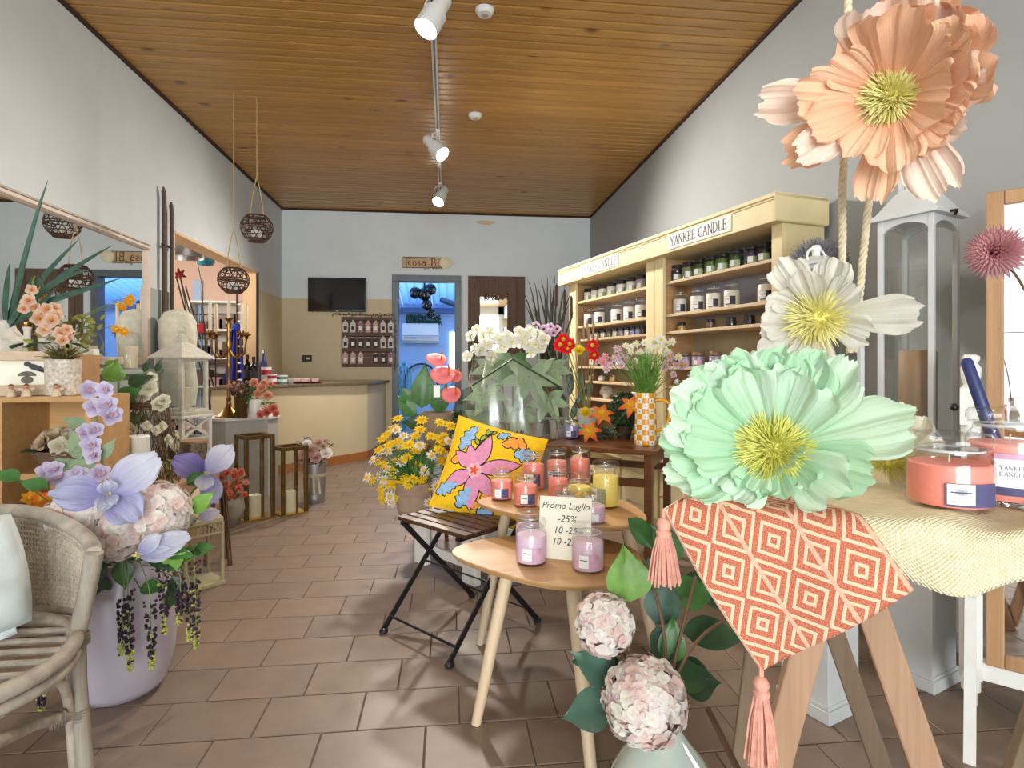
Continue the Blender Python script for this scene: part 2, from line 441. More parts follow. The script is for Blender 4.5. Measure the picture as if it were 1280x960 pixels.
# left wall with the wide opening to the side room
OY0, OY1, OZ = atX(216, 300, XL).y, atX(322, 340, XL).y, 2.15
wl = MB(); lo = wl.lo
lo((XL - WT, YF, 0), (XL, OY0, ZC), 0); lo((XL - WT, OY0, OZ), (XL, OY1, ZC), 0); lo((XL - WT, OY1, ZT), (XL, YB + WT, ZC), 0); lo((XL - WT, OY1, 0), (XL, YB + WT, ZT), 1)
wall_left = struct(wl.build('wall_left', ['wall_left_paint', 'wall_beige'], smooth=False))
struct(MB().lo((XL - 0.002, 4.45, 0.0), (XL + 0.006, OY0, 1.66)).build('wainscot', 'wall_sage', wall_left, smooth=False, label='sage green painted lower wall strip'))
tr = MB(); tr.lo((XL - WT - 0.01, OY1 - 0.015, 0), (XL + 0.012, OY1 + 0.01, OZ)).lo((XL - WT - 0.01, OY0 - 0.01, 0), (XL + 0.012, OY0 + 0.012, OZ)).lo((XL - WT - 0.01, OY0, OZ - 0.014), (XL + 0.012, OY1, OZ + 0.006))
tr.build('opening_lining', 'wall_apricot', wall_left, smooth=False)
MB().lo((XL - 0.01, OY1 - 0.02, 0), (XL + 0.016, OY1 - 0.004, OZ)).build('edge_strip', 'black_metal', wall_left, smooth=False)
# right wall
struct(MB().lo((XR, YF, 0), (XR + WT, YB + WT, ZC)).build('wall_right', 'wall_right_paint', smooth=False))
# back wall with the doorway
DX0, DX1 = atY(491, 400, YB).x, atY(575.5, 400, YB).x; DZ = atY(533, 345, YB).z
wb = MB(); lo = wb.lo
lo((XL, YB, 0), (DX0, YB + WT, ZT), 1); lo((XL, YB, ZT), (DX0, YB + WT, ZC), 0); lo((DX0, YB, DZ), (DX1, YB + WT, ZC), 0); lo((DX1, YB, 0), (XR, YB + WT, ZC), 0)
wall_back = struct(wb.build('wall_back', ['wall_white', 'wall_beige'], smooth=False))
MB().lo((XL + 0.02, YB - 0.004, ZT - 0.012), (DX0, YB, ZT + 0.006)).build('dado_strip', 'wall_beige', wall_back, smooth=False)
MB().lo((XL, YB - 0.015, 0), (DX0 - 0.05, YB, 0.09)).lo((DX1 + 0.06, YB - 0.015, 0), (XR, YB, 0.09)).build('baseboard', 'skirting_orange', wall_back, smooth=False)
pm = at(608, 274, 7.62); pl = MB()
pl.prism([(0.13 * math.cos(q) * (1 + 0.15 * math.sin(3 * q)), 0.03 * math.sin(q)) for q in [i * PI / 8 for i in range(16)]], 0, 0.004, M=T(pm.x, YB - 0.001, pm.z) @ RX(R(90)))
pl.build('plaster_patch', 'wall_beige', wall_back, smooth=False)
d = MB(); fw = 0.075
d.lo((DX0 - 0.01, YB - 0.02, 0), (DX0 + fw, YB + WT, DZ - fw)).lo((DX1 - fw, YB - 0.02, 0), (DX1 + 0.01, YB + WT, DZ - fw)).lo((DX0 - 0.01, YB - 0.02, DZ - fw), (DX1 + 0.01, YB + WT, DZ + 0.01))
struct(d.build('door_1', 'dark_frame', smooth=False, bev=0.004))
# front wall behind the photographer: piers and lintel round an open shop front
struct(MB().lo((XL - WT, YF - WT, 0), (XL + 0.2, YF, ZC)).lo((XR - 0.2, YF - WT, 0), (XR + WT, YF, ZC)).lo((XL, YF - WT, 2.85), (XR, YF, ZC)).build('wall_front', 'wall_white', smooth=False))
struct(MB().lo((-12, -14, -0.1), (12, YF - 0.1, -0.02)).build('pavement', 'pavement', smooth=False))
# low white wooden skirting on the right wall
struct(MB().lo((XR - 0.012, YF, 0), (XR, YB, 0.08)).build('baseboard_right', 'wall_right_paint', smooth=False))

# ------------------------------------------------------------------ side room seen through the opening
SY, SX, SZ = 8.0, -5.2, 2.5
for nm, a_, b_ in (('back', (SX, SY, 0), (XL - WT, SY + 0.1, SZ)), ('left', (SX - 0.1, 3.2, 0), (SX, SY, SZ)), ('front', (SX, 3.1, 0), (XL - WT, 3.2, SZ))): struct(MB().lo(a_, b_).build('wall_side_room_' + nm, 'wall_pink', smooth=False))

struct(MB().lo((SX - 0.1, 3.1, -0.1), (XL - WT, SY + 0.1, 0)).build('floor_side_room', 'floor_tile', smooth=False))
struct(MB().lo((SX - 0.1, 3.1, SZ), (XL - WT, SY + 0.1, SZ + 0.1)).build('ceiling_side_room', 'ceiling_grey', smooth=False))
light('side_room_lamp', 'POINT', (-3.5, 6.1, 2.0), 62, (1, 0.86, 0.72), shadow_soft_size=0.25)

# ------------------------------------------------------------------ covered yard behind the doorway
m = plain('yard_wall', '#9fbde2', 0.7, 0.05, 4); plain('yard_blue', '#4f6a94', 0.6, 0.08, 4)  # bluish daylight look is put into the yard wall and timber colours
m = NT('roof_sheet'); m.color(srgb('#9fc6ea')); m.set(rough=0.5); tr_ = m.node('ShaderNodeBsdfTranslucent'); tr_.inputs[0].default_value = (*srgb('#a9cdf2'), 1)
mx = m.node('ShaderNodeMixShader'); mx.inputs[0].default_value = 0.85; m.L(m.b.outputs[0], mx.inputs[1]); m.L(tr_.outputs[0], mx.inputs[2]); m.L(mx.outputs[0], m.out.inputs[0])
VY = 11.6
struct(MB().lo((-3.2, YB + WT, -0.1), (2.6, VY + 0.1, 0)).build('floor_yard', 'floor_tile', smooth=False))
struct(MB().lo((-3.2, VY, 0), (2.6, VY + 0.1, 3.4)).build('wall_yard_back', 'yard_wall', smooth=False)); struct(MB().lo((-3.3, YB + WT, 0), (-3.2, VY, 2.2)).build('wall_yard_left', 'yard_wall', smooth=False)); struct(MB().lo((2.6, YB + WT, 0), (2.7, VY, 2.2)).build('wall_yard_right', 'yard_wall', smooth=False))
rf = struct(MB().lo((-3.2, VY - 0.12, 2.12), (2.6, VY, 2.22)).build('roof_yard', 'yard_blue', smooth=False))
for i in range(10):                                          # roof sheets with rounded ribs, falling to the back
    s = MB(); x0 = -3.2 + i * 0.58
    s.grid(lambda u, v: (x0 + 0.56 * u, YB + WT + (VY - YB - WT) * v, 3.1 - 0.82 * v + 0.035 * abs(math.sin(u * PI * 4))), 24, 2)
    s.build('roof_sheet', 'roof_sheet', rf, thick=0.004)
for x in (-1.5, 0.45):
    MB().bar((x, YB + WT, 3.0), (x, VY, 2.20), 0.07, 0.1).build('rafter', 'yard_blue', rf, smooth=False)
p0 = at(553, 375, 10.2); p1 = at(578, 384, 9.0)
MB().tube([p0, p1], 0.05, 10).build('roof_pole', 'black_metal', rf)
p = at(526, 417, 11.45)
ac = thing('air_conditioner', 'white wall air conditioner with a rounded front beyond the doorway', 'air conditioner', (p.x, VY, p.z))
s = MB(); prof = [(0, -0.19), (-0.14, -0.19), (-0.2, -0.14), (-0.22, -0.02), (-0.22, 0.15), (-0.19, 0.19), (0, 0.19)]
s.add([(x, y, z) for x in (-0.35, 0.35) for y, z in prof], [(i, i + 1, i + 8, i + 7) for i in range(6)] + [tuple(range(7)), tuple(range(13, 6, -1))])
s.build('casing', 'white_plastic', ac, smooth=False)
MB().box((0, -0.205, -0.09), (0.62, 0.05, 0.012), RX(0)).build('louvre', 'yard_blue', ac)
MB().lo((-0.34, -0.225, -0.055), (0.34, -0.216, -0.049)).build('seam', 'yard_blue', ac)
p = at(529, 399, 11.2); g = MB()
for i in range(420):
    a_ = rnd(0, 2 * PI); x = rnd(-0.33, 0.33); q = Vector((x, 0.0 + 0.07 * math.cos(a_), 0.07 * math.sin(a_)))
    g.tube([q * 0.7 + Vector((x * 0.3, 0, 0)), q + Vector((rnd(-.03, .03), 0.04 * math.cos(a_), 0.04 * math.sin(a_)))], [0.012, 0.003], 4)
tag(g.build('garland_roll', 'leaf_blue'), 'rolled bushy garland lying above the white air conditioner', 'garland').location = (p.x, VY - 0.13, p.z)
p = at(529, 366, 9.6)
hp = thing('hanging_lantern', 'dark bunch of glossy lamp bowls hanging under the yard roof', 'lamp', p)
for dx, dz, r_ in ((-0.13, 0.0, 0.10), (0.02, -0.02, 0.11), (0.12, 0.06, 0.1), (0.06, -0.2, 0.09), (0.12, -0.33, 0.085)):
    MB().lathe([(0.02, r_), (r_ * 0.75, r_ * 0.7), (r_, 0), (r_ * 0.8, -r_ * 0.7), (r_ * 0.3, -r_)], 14, T(dx, 0, dz)).build('shade', 'tv_black', hp)
MB().tube([(0.02, 0, 0.5), (0.02, 0, 0), (0.1, 0, -0.3)], 0.02, 6).build('cord', 'black_metal', hp)
p = at(526, 462, 11.3); s = MB()
s.tube([(0.32 * math.cos(q), 0, 0.34 * math.sin(q)) for q in [i * PI / 14 for i in range(15)]], 0.018, 6)
tag(s.build('metal_arch', 'black_metal'), 'thin dark metal arch standing below the air conditioner', 'arch').location = (p.x, VY - 0.05, 0.78)
for x in (-0.32, 0.32): MB().tube([(x, 0, 0), (x, 0, -0.78)], 0.018, 6).build('arch_leg', 'black_metal', bpy.data.objects['metal_arch'])
p = at(568, 432, 11.4)
struct(MB().lo((p.x - 0.09, VY - 0.03, 0.9), (p.x + 0.09, VY, 1.75)).build('window_1', emit('window_light', (0.8, 0.9, 1), 2.0), smooth=False))
# ================================================================== PLANT, JAR AND LETTER BUILDERS
def pframe(o, n, r, elev):                  # petal frame: +Y out along r raised by elev towards n, +Z upper side
    n = Vector(n).normalized(); r = Vector(r); r = (r - n * r.dot(n)).normalized()
    y = r * math.cos(elev) + n * math.sin(elev); z = n * math.cos(elev) - r * math.sin(elev)
    return basis(Vector(o), y.cross(z), y, z)
def wprof(u, shape):
    if shape == 'fan': return u ** 0.62 * (1 if u < 0.8 else 1 - ((u - 0.8) / 0.2) ** 2 * 0.22)
    if shape == 'round': return 0.12 + 0.88 * math.sin(PI / 2 * min(1, u / 0.62)) ** 0.9 if u < 0.62 else math.sqrt(max(0, 1 - ((u - 0.62) / 0.45) ** 2))
    if shape == 'leaf': return max(0.02, math.sin(PI * u ** 0.8)) ** 0.85
    if shape == 'blade': return max(0.01, (1 - u ** 2.2)) * min(1, 0.5 + u * 2)
    if shape == 'strap': return min(1, u * 6 + 0.3) * (1 if u < 0.85 else max(0.35, 1 - (u - 0.85) * 4))
    return 1
def petal(mb, M, L, W, shape='round', bend=0.0, cup=0.0, ruffle=0.0, pleat=0.0, npl=5, nu=6, nv=4, mi=0, tipw=0.0, fold=0.0):
    """bend: total curl in radians along the length (+ = towards upper side); W: full width"""
    ph = rnd(0, 6.28); ph2 = rnd(0, 6.28)
    ys = [0.0]; zs = [0.0]
    for i in range(nu):
        a = bend * (i + 0.5) / nu; ys.append(ys[-1] + math.cos(a) * L / nu); zs.append(zs[-1] + math.sin(a) * L / nu)
    rg = [rnd(-1, 1) for _ in range(nv + 1)]
    def fn(u, v):
        i = int(round(u * nu)); s = v * 2 - 1; w_ = W / 2 * wprof(u, shape)
        z = zs[i] + cup * s * s * w_ + fold * abs(s) * w_ + pleat * u * (math.sin(s * npl * PI + ph) + 0.6 * math.sin(s * npl * 1.73 * PI + ph2) + 0.35 * math.sin(s * npl * 3.1 * PI + ph)) + ruffle * u * u * math.sin(s * 7 + ph2)
        y = ys[i] + tipw * u * (math.sin(s * 5 + ph) + 0.5 * math.sin(s * 13 + ph2) + (0.45 * rg[int(round(v * nv))] if u > 0.97 else 0)) - 0.12 * L * u * s * s
        return (s * w_ * (1 - 0.2 * abs(pleat) / max(W, 1e-6)), y, z)
    return mb.grid(fn, nu, nv, mi, M)
def leaf(mb, o, d, L, W, up=(0, 0, 1), bend=-0.5, mi=0, shape='leaf', nu=6, nv=4, fold=0.25):
    d = Vector(d).normalized(); u = Vector(up)
    if abs(d.dot(u)) > 0.95: u = Vector((0.3, -0.9, 0.1))
    x = d.cross(u).normalized(); z = x.cross(d)
    return petal(mb, basis(Vector(o), x, d, z), L, W, shape, bend, 0, 0.03 * W, 0, 5, nu, nv, mi, 0, fold)
def floret(mb, o, n, r, k=4, mi=0, shape='round', elev=0.35, cup=0.25, wide=1.15, nu=2, nv=2, jit=0.25):
    n = Vector(n).normalized(); a = n.orthogonal().normalized(); b = n.cross(a); s = rnd(0, 6.28)
    for i in range(k):
        q = s + 2 * PI * i / k + rnd(-jit, jit) * 0.4
        petal(mb, pframe(o, n, a * math.cos(q) + b * math.sin(q), elev + rnd(-jit, jit)), r * rnd(0.9, 1.1), r * wide, shape, -0.3, cup, 0, 0, 5, nu, nv, mi)
def sphere_dirs(n):
    g = PI * (3 - 5 ** 0.5)
    for i in range(n):
        z = 1 - 2 * (i + 0.5) / n; r = (1 - z * z) ** 0.5; yield Vector((r * math.cos(g * i), r * math.sin(g * i), z))
def hydrangea(mb, c, R_, n=150, fr=0.022, nm=3, squash=(1, 1, 0.85), skip=None):
    c = Vector(c)
    mb.ball(c, [R_ * 0.8 * s for s in squash], 12, 8, nm - 1)
    for d in sphere_dirs(n):
        d = (d + Vector((rnd(-.1, .1), rnd(-.1, .1), rnd(-.1, .1)))).normalized()
        if skip and d.dot(skip) > 0.75: continue
        p = c + Vector((d.x * squash[0], d.y * squash[1], d.z * squash[2])) * R_ * rnd(0.88, 1.0)
        dd = (d + Vector((rnd(-.35, .35), rnd(-.35, .35), rnd(-.35, .35)))).normalized()
        floret(mb, p, dd, fr * rnd(0.8, 1.1), 4, random.choice(range(nm)), 'round', 0.25, 0.2, 1.15, 3, 2)
def daisy(mb, o, n, r, k=12, mi=0, mc=1, wide=0.36, rc=0.28):
    n = Vector(n).normalized(); a = n.orthogonal().normalized(); b = n.cross(a)
    for i in range(k):
        q = 2 * PI * (i + rnd(-.2, .2)) / k
        petal(mb, pframe(o, n, a * math.cos(q) + b * math.sin(q), rnd(0.0, 0.4)), r * rnd(0.85, 1.1), r * wide, 'leaf', -0.35, 0.1, 0, 0, 5, 2, 2, mi)
    mb.ball(Vector(o) + n * r * 0.08, r * rc, 8, 5, mc)
def rose(mb, o, n, r, mi=0, layers=4):
    n = Vector(n).normalized(); a = n.orthogonal().normalized(); b = n.cross(a)
    for l in range(layers):
        f = (l + 1) / layers; k = 3 + l
        for i in range(k):
            q = 2 * PI * i / k + l * 0.7
            rd = a * math.cos(q) + b * math.sin(q)
            petal(mb, pframe(Vector(o) - n * r * 0.35 + rd * r * 0.10 * f, n, rd, 1.45 - 0.85 * f), r * (0.75 + 0.25 * f), r * (0.7 + 0.5 * f), 'round', -0.5 * f, 0.45, 0.03 * r, 0, 5, 3, 3, mi)
def stem(mb, pts, r=0.003, n=5, mi=0): return mb.tube(bez(pts, 8), r, n, mi)
def stamens(mb, o, n, R_, cnt, mi=0, r=0.0012, spread=0.9, domed=True):
    n = Vector(n).normalized(); a = n.orthogonal().normalized(); b = n.cross(a)
    for i in range(cnt):
        f = math.sqrt((i + 0.5) / cnt); q = i * 2.4
        d = (n * (1.25 - f * spread) + (a * math.cos(q) + b * math.sin(q)) * f * 1.1 + Vector((rnd(-.25, .25), rnd(-.25, .25), rnd(-.25, .25)))).normalized()
        L = R_ * rnd(0.6, 0.95); p = Vector(o) + (a * math.cos(q) + b * math.sin(q)) * f * R_ * 0.3
        mid = p + d * L * 0.6 + n * L * 0.05
        mb.tube([p, mid, p + d * L + Vector((rnd(-.1, .1), rnd(-.1, .1), rnd(-.1, .1))) * L], [r, r, r * 0.5], 3, mi, cap=False)
# petal colours
paper('orange_paper', '#fbaa7c', '#fccdaa', 0.2); paper('orange_pale', '#f9bc9a', '#fce2d0', 0.2)
paper('green_paper', '#9cd6a2', '#c2e8c4', 0.25); paper('green_pale', '#b2ddb4', '#d6eed4', 0.25)
paper('white_paper', '#d9d2b4', '#ece9df', 0.4); paper('cream_paper', '#e5dcae', '#e8e4d0', 0.4)
paper('stamen_yellow', '#fbf3a4', '#fdf8c4', 0.1); paper('stamen_lemon', '#f0ee84', '#f8f5aa', 0.1)
paper('hyd_pink', '#f4cec4', '#fae2da', 0.18); paper('hyd_pale', '#f9e8de', '#fef6f0', 0.18); paper('hyd_cream', '#f9f0de', '#fefaf0', 0.18); paper('hyd_rose', '#e59a94', '#f0bcb2', 0.3)
paper('iris_blue', '#8e84c9', '#c3c6ea', 0.35, var=0.35); paper('iris_pale', '#a9a4da', '#e3e6f6', 0.35, var=0.25); paper('iris_deep', '#4f4596', '#9d93d2', 0.35, var=0.3)
paper('lilac_petal', '#b9a0cf', '#dcd2ea', 0.35); paper('orchid_peach', '#e8a47e', '#f6d8bf', 0.35); paper('white_petal', '#ecebd8', '#f6f4ec', 0.35)
paper('cream_petal', '#e4dcb8', '#f1ecd6', 0.35); paper('yellow_petal', '#f2c416', '#f8dc2c', 0.3); paper('gold_petal', '#d98d16', '#e9a92c', 0.3)
paper('peach_petal', '#e88a63', '#f2b394', 0.3); paper('coral_petal', '#e0604f', '#ea8673', 0.3); paper('blush_petal', '#d8a08e', '#eac4b4', 0.3)
paper('anthurium_pink', '#e8606a', '#f08a8c', 0.2, rough=0.25); paper('red_petal', '#c8141e', '#ee2a34', 0.3); paper('pink_petal', '#d67aa8', '#e9a9c8', 0.3); paper('mauve_petal', '#c7a2c8', '#e2cbe0', 0.3)
paper('flame_petal', '#e9b820', '#ef6a3a', 0.3); paper('dahlia_pink', '#e07f90', '#f2b9c0', 0.45); paper('dry_petal', '#b99a78', '#dcc6a6', 0.3)
plain('berry_dark', '#2c1a2a', 0.4, 0.4, 40); plain('berry_green', '#a3a24c', 0.5, 0.3, 40); plain('yellow_core', '#e0a21a', 0.7, 0.2, 40); plain('red_core', '#8c1d24', 0.7, 0.2, 40); plain('lemon_core', '#f0e47a', 0.8, 0.2, 40); plain('grey_thistle', '#8d8c92', 0.9, 0.25, 30)

# ------------------------------------------------------------------ candle jars
WAX = dict(coral='#f28e7e', salmon='#f49a8c', lilac='#e6c6dd', mauve='#dcbccd', lemon='#f6e070', ivory='#e9e2d2', purple='#40304f', green='#39522e', olive='#55743a', white='#e8e6e0', black='#1c1a24', red='#a8141c', lavender='#a89bb8', amber='#cfa257', plum='#3a2230', blue='#9d97c6', sage='#7a8a6a', brown='#7a5848', clear='#c9c9c6')
for k_, c_ in WAX.items(): plain('wax_' + k_, c_, 0.35, 0.03, 6)
plain('label_white', '#eef0ee', 0.6, 0.02); plain('label_blue', '#6f7fae', 0.6, 0.15, 30); plain('label_dusk', '#4b4a72', 0.6, 0.2, 30); plain('label_pink', '#cda2bc', 0.6, 0.2, 30); plain('label_dark', '#2b2633', 0.6, 0.2, 30); plain('label_green', '#9aa67c', 0.6, 0.2, 30)
plain('lid_dark', '#2c2a30', 0.3, 0.1); plain('lid_wood', '#8a6a48', 0.4, 0.15)
JAR = {}
def jar_mesh(r, h, wax, lid):
    key = (r, h, wax, lid)
    if key in JAR: return JAR[key]
    n = 24
    g = MB().lathe([(r * 0.86, 0.0), (r * 0.97, 0.004), (r, 0.012), (r, h * 0.80), (r * 0.93, h * 0.88), (r * 0.83, h * 0.93), (r * 0.83, h)], n, cap=True)
    x = MB().lathe([(0.0, 0.008), (r * 0.90, 0.008), (r * 0.945, 0.014), (r * 0.945, h * 0.74), (r * 0.9, h * 0.765), (0.0, h * 0.765)], n)
    if lid == 'glass':
        l = MB().lathe([(0.0, h - 0.006), (r * 0.76, h - 0.006), (r * 0.76, h + 0.001), (r * 0.96, h + 0.002), (r * 0.99, h + 0.008), (r * 0.98, h + 0.017), (r * 0.9, h + 0.022), (r * 0.5, h + 0.024), (0.0, h + 0.024)], n)
        s = MB().lathe([(r * 0.775, h - 0.0035), (r * 0.80, h - 0.003), (r * 0.80, h - 0.0005), (r * 0.775, h - 0.0005)], n, cap=False)
    else:
        l = MB().lathe([(r * 0.84, h - 0.012), (r * 0.88, h - 0.012), (r * 0.88, h + 0.004), (r * 0.84, h + 0.008), (0, h + 0.008)], n); s = None
    w_ = MB().tube([(0, 0, h * 0.765), (0.001, 0, h * 0.765 + 0.012)], 0.0012, 5)
    JAR[key] = (g.mesh('jar_glass', 'jar_glass'), x.mesh('wax', 'wax_' + wax), l.mesh('lid', 'jar_glass' if lid == 'glass' else lid), s.mesh('seal', 'grey_white_paint') if s else None, w_.mesh('wick', 'candle_cream'))
    return JAR[key]
LAB = {}
def label_mesh(r, z0, z1, a0, a1, mat):
    key = (r, z0, z1, a0, a1, mat)
    if key not in LAB:
        LAB[key] = MB().grid(lambda u, v: ((r) * math.sin(a0 + (a1 - a0) * u), -(r) * math.cos(a0 + (a1 - a0) * u), z0 + (z1 - z0) * v), 8, 1).mesh('label', mat)
    return LAB[key]
def candle_jar(loc, label, r=0.052, h=0.10, wax='coral', lid='glass', group=None, rz=0, strip=None, back='label_pink', white=True, name='candle_jar'):
    """local -Y is the labelled front"""
    o = thing(name, label, 'candle', loc, rz, group); g, x, l, s, w_ = jar_mesh(r, h, wax, lid)
    put('glass', g, o); put('wax', x, o); ld = put('lid', l, o); put('wick', w_, o)
    if s: put('seal', s, ld)
    if white:
        z0, z1 = h * 0.13, h * 0.50
        lb = put('paper_label', label_mesh(r + 0.0006, z0, z1, R(-38), R(36), back), o)
        put('label_panel', label_mesh(r + 0.0011, z0 + (z1 - z0) * 0.1, z1 - (z1 - z0) * 0.02, R(-36), R(-2), 'label_white'), lb)
        if r > 0.045: put('label_print', label_mesh(r + 0.0015, z0 + (z1 - z0) * 0.60, z0 + (z1 - z0) * 0.66, R(-32), R(-6), 'label_dusk'), lb)
    return o

# ------------------------------------------------------------------ lettering (stroke capitals with serifs)
GL = {
 'Y': (0.8, [((0, 1), (0.4, 0.48), .12), ((0.8, 1), (0.4, 0.48), .06), ((0.4, 0.5), (0.4, 0), .12), ((-.06, 1), (.16, 1), .05), ((.64, 1), (.86, 1), .05), ((.26, 0), (.54, 0), .05)]),
 'A': (0.8, [((0.05, 0), (0.4, 1), .06), ((0.75, 0), (0.4, 1), .12), ((.2, .38), (.6, .38), .05), ((-.06, 0), (.18, 0), .05), ((.6, 0), (.88, 0), .05)]),
 'N': (0.85, [((.1, 0), (.1, 1), .06), ((.1, 1), (.75, 0), .12), ((.75, 0), (.75, 1), .06), ((-.04, 0), (.24, 0), .05), ((-.04, 1), (.14, 1), .05), ((.6, 1), (.9, 1), .05)]),
 'K': (0.85, [((.12, 0), (.12, 1), .12), ((.16, .45), (.7, 1), .06), ((.3, .58), (.78, 0), .12), ((-.02, 0), (.26, 0), .05), ((-.02, 1), (.26, 1), .05), ((.58, 1), (.84, 1), .05), ((.64, 0), (.92, 0), .05)]),
 'E': (0.7, [((.12, 0), (.12, 1), .12), ((-.02, 1), (.6, 1), .05), ((-.02, 0), (.64, 0), .05), ((.12, .52), (.45, .52), .05), ((.6, 1), (.6, .82), .05), ((.64, 0), (.64, .2), .05), ((.45, .42), (.45, .62), .05)]),
 'C': (0.82, [((.45 + .38 * math.cos(R(a)), .5 + .5 * math.sin(R(a))), (.45 + .38 * math.cos(R(a + 30)), .5 + .5 * math.sin(R(a + 30))), .12 if 120 <= a < 240 else .07) for a in range(45, 315, 30)] + [((.74, .95), (.74, .7), .05)]),
 'D': (0.85, [((.12, 0), (.12, 1), .12)] + [((.3 + .45 * math.cos(R(a)), .5 + .5 * math.sin(R(a))), (.3 + .45 * math.cos(R(a + 30)), .5 + .5 * math.sin(R(a + 30))), .11) for a in range(-90, 90, 30)] + [((-.02, 0), (.3, 0), .05), ((-.02, 1), (.3, 1), .05)]),
 'L': (0.68, [((.12, 0), (.12, 1), .12), ((-.02, 1), (.26, 1), .05), ((-.02, 0), (.6, 0), .05), ((.6, 0), (.6, .22), .05)]),
 'R': (0.85, [((.12, 0), (.12, 1), .14), ((.3, .5), (.8, -.05), .12), ((-.04, 0), (.3, 0), .06), ((-.04, 1), (.4, 1), .06), ((.1, .5), (.4, .5), .06)] + [((.38 + .28 * math.cos(R(a)), .75 + .25 * math.sin(R(a))), (.38 + .28 * math.cos(R(a + 45)), .75 + .25 * math.sin(R(a + 45))), .1) for a in range(-90, 90, 45)]),
 'B': (0.8, [((.12, 0), (.12, 1), .14), ((-.04, 0), (.36, 0), .06), ((-.04, 1), (.36, 1), .06), ((.1, .52), (.4, .52), .06)] + [((.36 + .26 * math.cos(R(a)), .76 + .24 * math.sin(R(a))), (.36 + .26 * math.cos(R(a + 45)), .76 + .24 * math.sin(R(a + 45))), .1) for a in range(-90, 90, 45)] + [((.36 + .32 * math.cos(R(a)), .26 + .26 * math.sin(R(a))), (.36 + .32 * math.cos(R(a + 45)), .26 + .26 * math.sin(R(a + 45))), .1) for a in range(-90, 90, 45)]),
 'o': (0.62, [((.3 + .24 * math.cos(R(a)), .32 + .3 * math.sin(R(a))), (.3 + .24 * math.cos(R(a + 45)), .32 + .3 * math.sin(R(a + 45))), .1) for a in range(0, 360, 45)]),
 's': (0.5, [((.42, .52), (.2, .62), .08), ((.2, .62), (.1, .48), .08), ((.1, .48), (.4, .2), .11), ((.4, .2), (.28, .02), .08), ((.28, .02), (.06, .1), .08)]),
 'a': (0.6, [((.26 + .2 * math.cos(R(a)), .24 + .22 * math.sin(R(a))), (.26 + .2 * math.cos(R(a + 60)), .24 + .22 * math.sin(R(a + 60))), .09) for a in range(0, 360, 60)] + [((.46, .5), (.46, 0), .1), ((.1, .56), (.34, .64), .08), ((.34, .64), (.46, .5), .08)]),
 'l': (0.34, [((.14, 0), (.14, 1), .12), ((0, 0), (.28, 0), .06), ((0, 1), (.14, 1), .06)]),
 ' ': (0.4, []),
}
def letters(mb, txt, height, M, depth=0.0015, gap=0.12, width=None):
    tot = sum(GL[c][0] + gap for c in txt) - gap; sx = (width / tot) if width else height
    x = -tot / 2
    for c in txt:
        w_, st = GL[c]
        for (x0, y0), (x1, y1), t in st:
            mb.bar(((x + x0) * sx, (y0 - 0.5) * height, depth / 2), ((x + x1) * sx, (y1 - 0.5) * height, depth / 2), t * (sx + height) / 2, depth, 0, (0, 0, 1), M)
        x += w_ + gap
    return mb
def text_mesh(name, txt, size, mat, shear=0.0, extrude=0.0004, offset=0.0):
    cu = bpy.data.curves.new(name, 'FONT'); cu.body = txt; cu.size = size; cu.align_x = 'CENTER'; cu.shear = shear; cu.extrude = extrude; cu.resolution_u = 3; cu.offset = offset
    ob = bpy.data.objects.new(name, cu); C.objects.link(ob); dg = bpy.context.evaluated_depsgraph_get()
    me = bpy.data.meshes.new_from_object(ob.evaluated_get(dg)); bpy.data.objects.remove(ob); bpy.data.curves.remove(cu)
    me.name = name; me.materials.clear(); me.materials.append(M_(mat)); return me
# ================================================================== RIGHT FOREGROUND: TRESTLE TABLE
def facecam(p, off=0.0):                     # turn so that local -Y looks at the photographer
    return math.atan2(-p[0], p[1]) + R(off)
ZT1 = 0.888
FA = Vector((0.335, 0.845)); E1 = Vector((0.897, -0.443)).normalized(); N1 = Vector((0.443, 0.897)).normalized()
def tab(s, d, z=ZT1): q = FA + E1 * s + N1 * d; return Vector((q.x, q.y, z))
tt = thing('trestle_table', 'small wooden trestle table under draped cloths', 'table', (0, 0, 0))
s = MB(); c_ = [tab(*k)[:2] for k in ((0.012, 0.022), (0.80, 0.022), (0.80, 0.46), (0.012, 0.46))]
s.prism(c_, ZT1 - 0.03, ZT1); s.build('tabletop', 'rail_wood', tt, smooth=False, bev=0.003)
def aframe(apex, ldx, rdx, mat, wid=0.042):
    ax = E1.to_3d()
    for k, dx in ((0, -ldx), (1, rdx)):
        f = apex + ax * dx; f.z = 0
        MB().bar(f + ax * 0.0, apex + ax * (0.02 if k else -0.02), wid, 0.03, 0, N1.to_3d()).build('leg', mat, tt, smooth=False, bev=0.003)
ap1 = at(1052, 742, 0.86); ap2 = at(978, 640, 1.16); ap1.z = ap2.z = 0.80
aframe(ap1, 0.20, 0.27, 'weathered'); aframe(ap2, 0.11, 0.28, 'weathered_dark', 0.036)
q = (ap1 - ap2).normalized()
MB().bar(ap1 + q * 0.045 + UP * 0.018, ap2 - q * 0.05 + UP * 0.018, 0.05, 0.075).build('rail', 'rail_wood', tt, smooth=False, bev=0.004)
MB().bar(ap1.lerp(ap2, 0.05) + E1.to_3d() * 0.04 - UP * 0.01, ap1.lerp(ap2, -0.06) + E1.to_3d() * 0.04 - UP * 0.01, 0.03, 0.05).build('cleat', 'rail_wood', tt, smooth=False, bev=0.003)
b1 = ap1.lerp(ap2, 0.02); b1.z = 0.42
MB().tube([ap1.lerp(ap2, 0.0) + E1.to_3d() * -0.10 - UP * 0.42, ap1.lerp(ap2, 1.0) + E1.to_3d() * -0.14 - UP * 0.42], 0.007, 6).build('brace', 'dark_slat', tt)
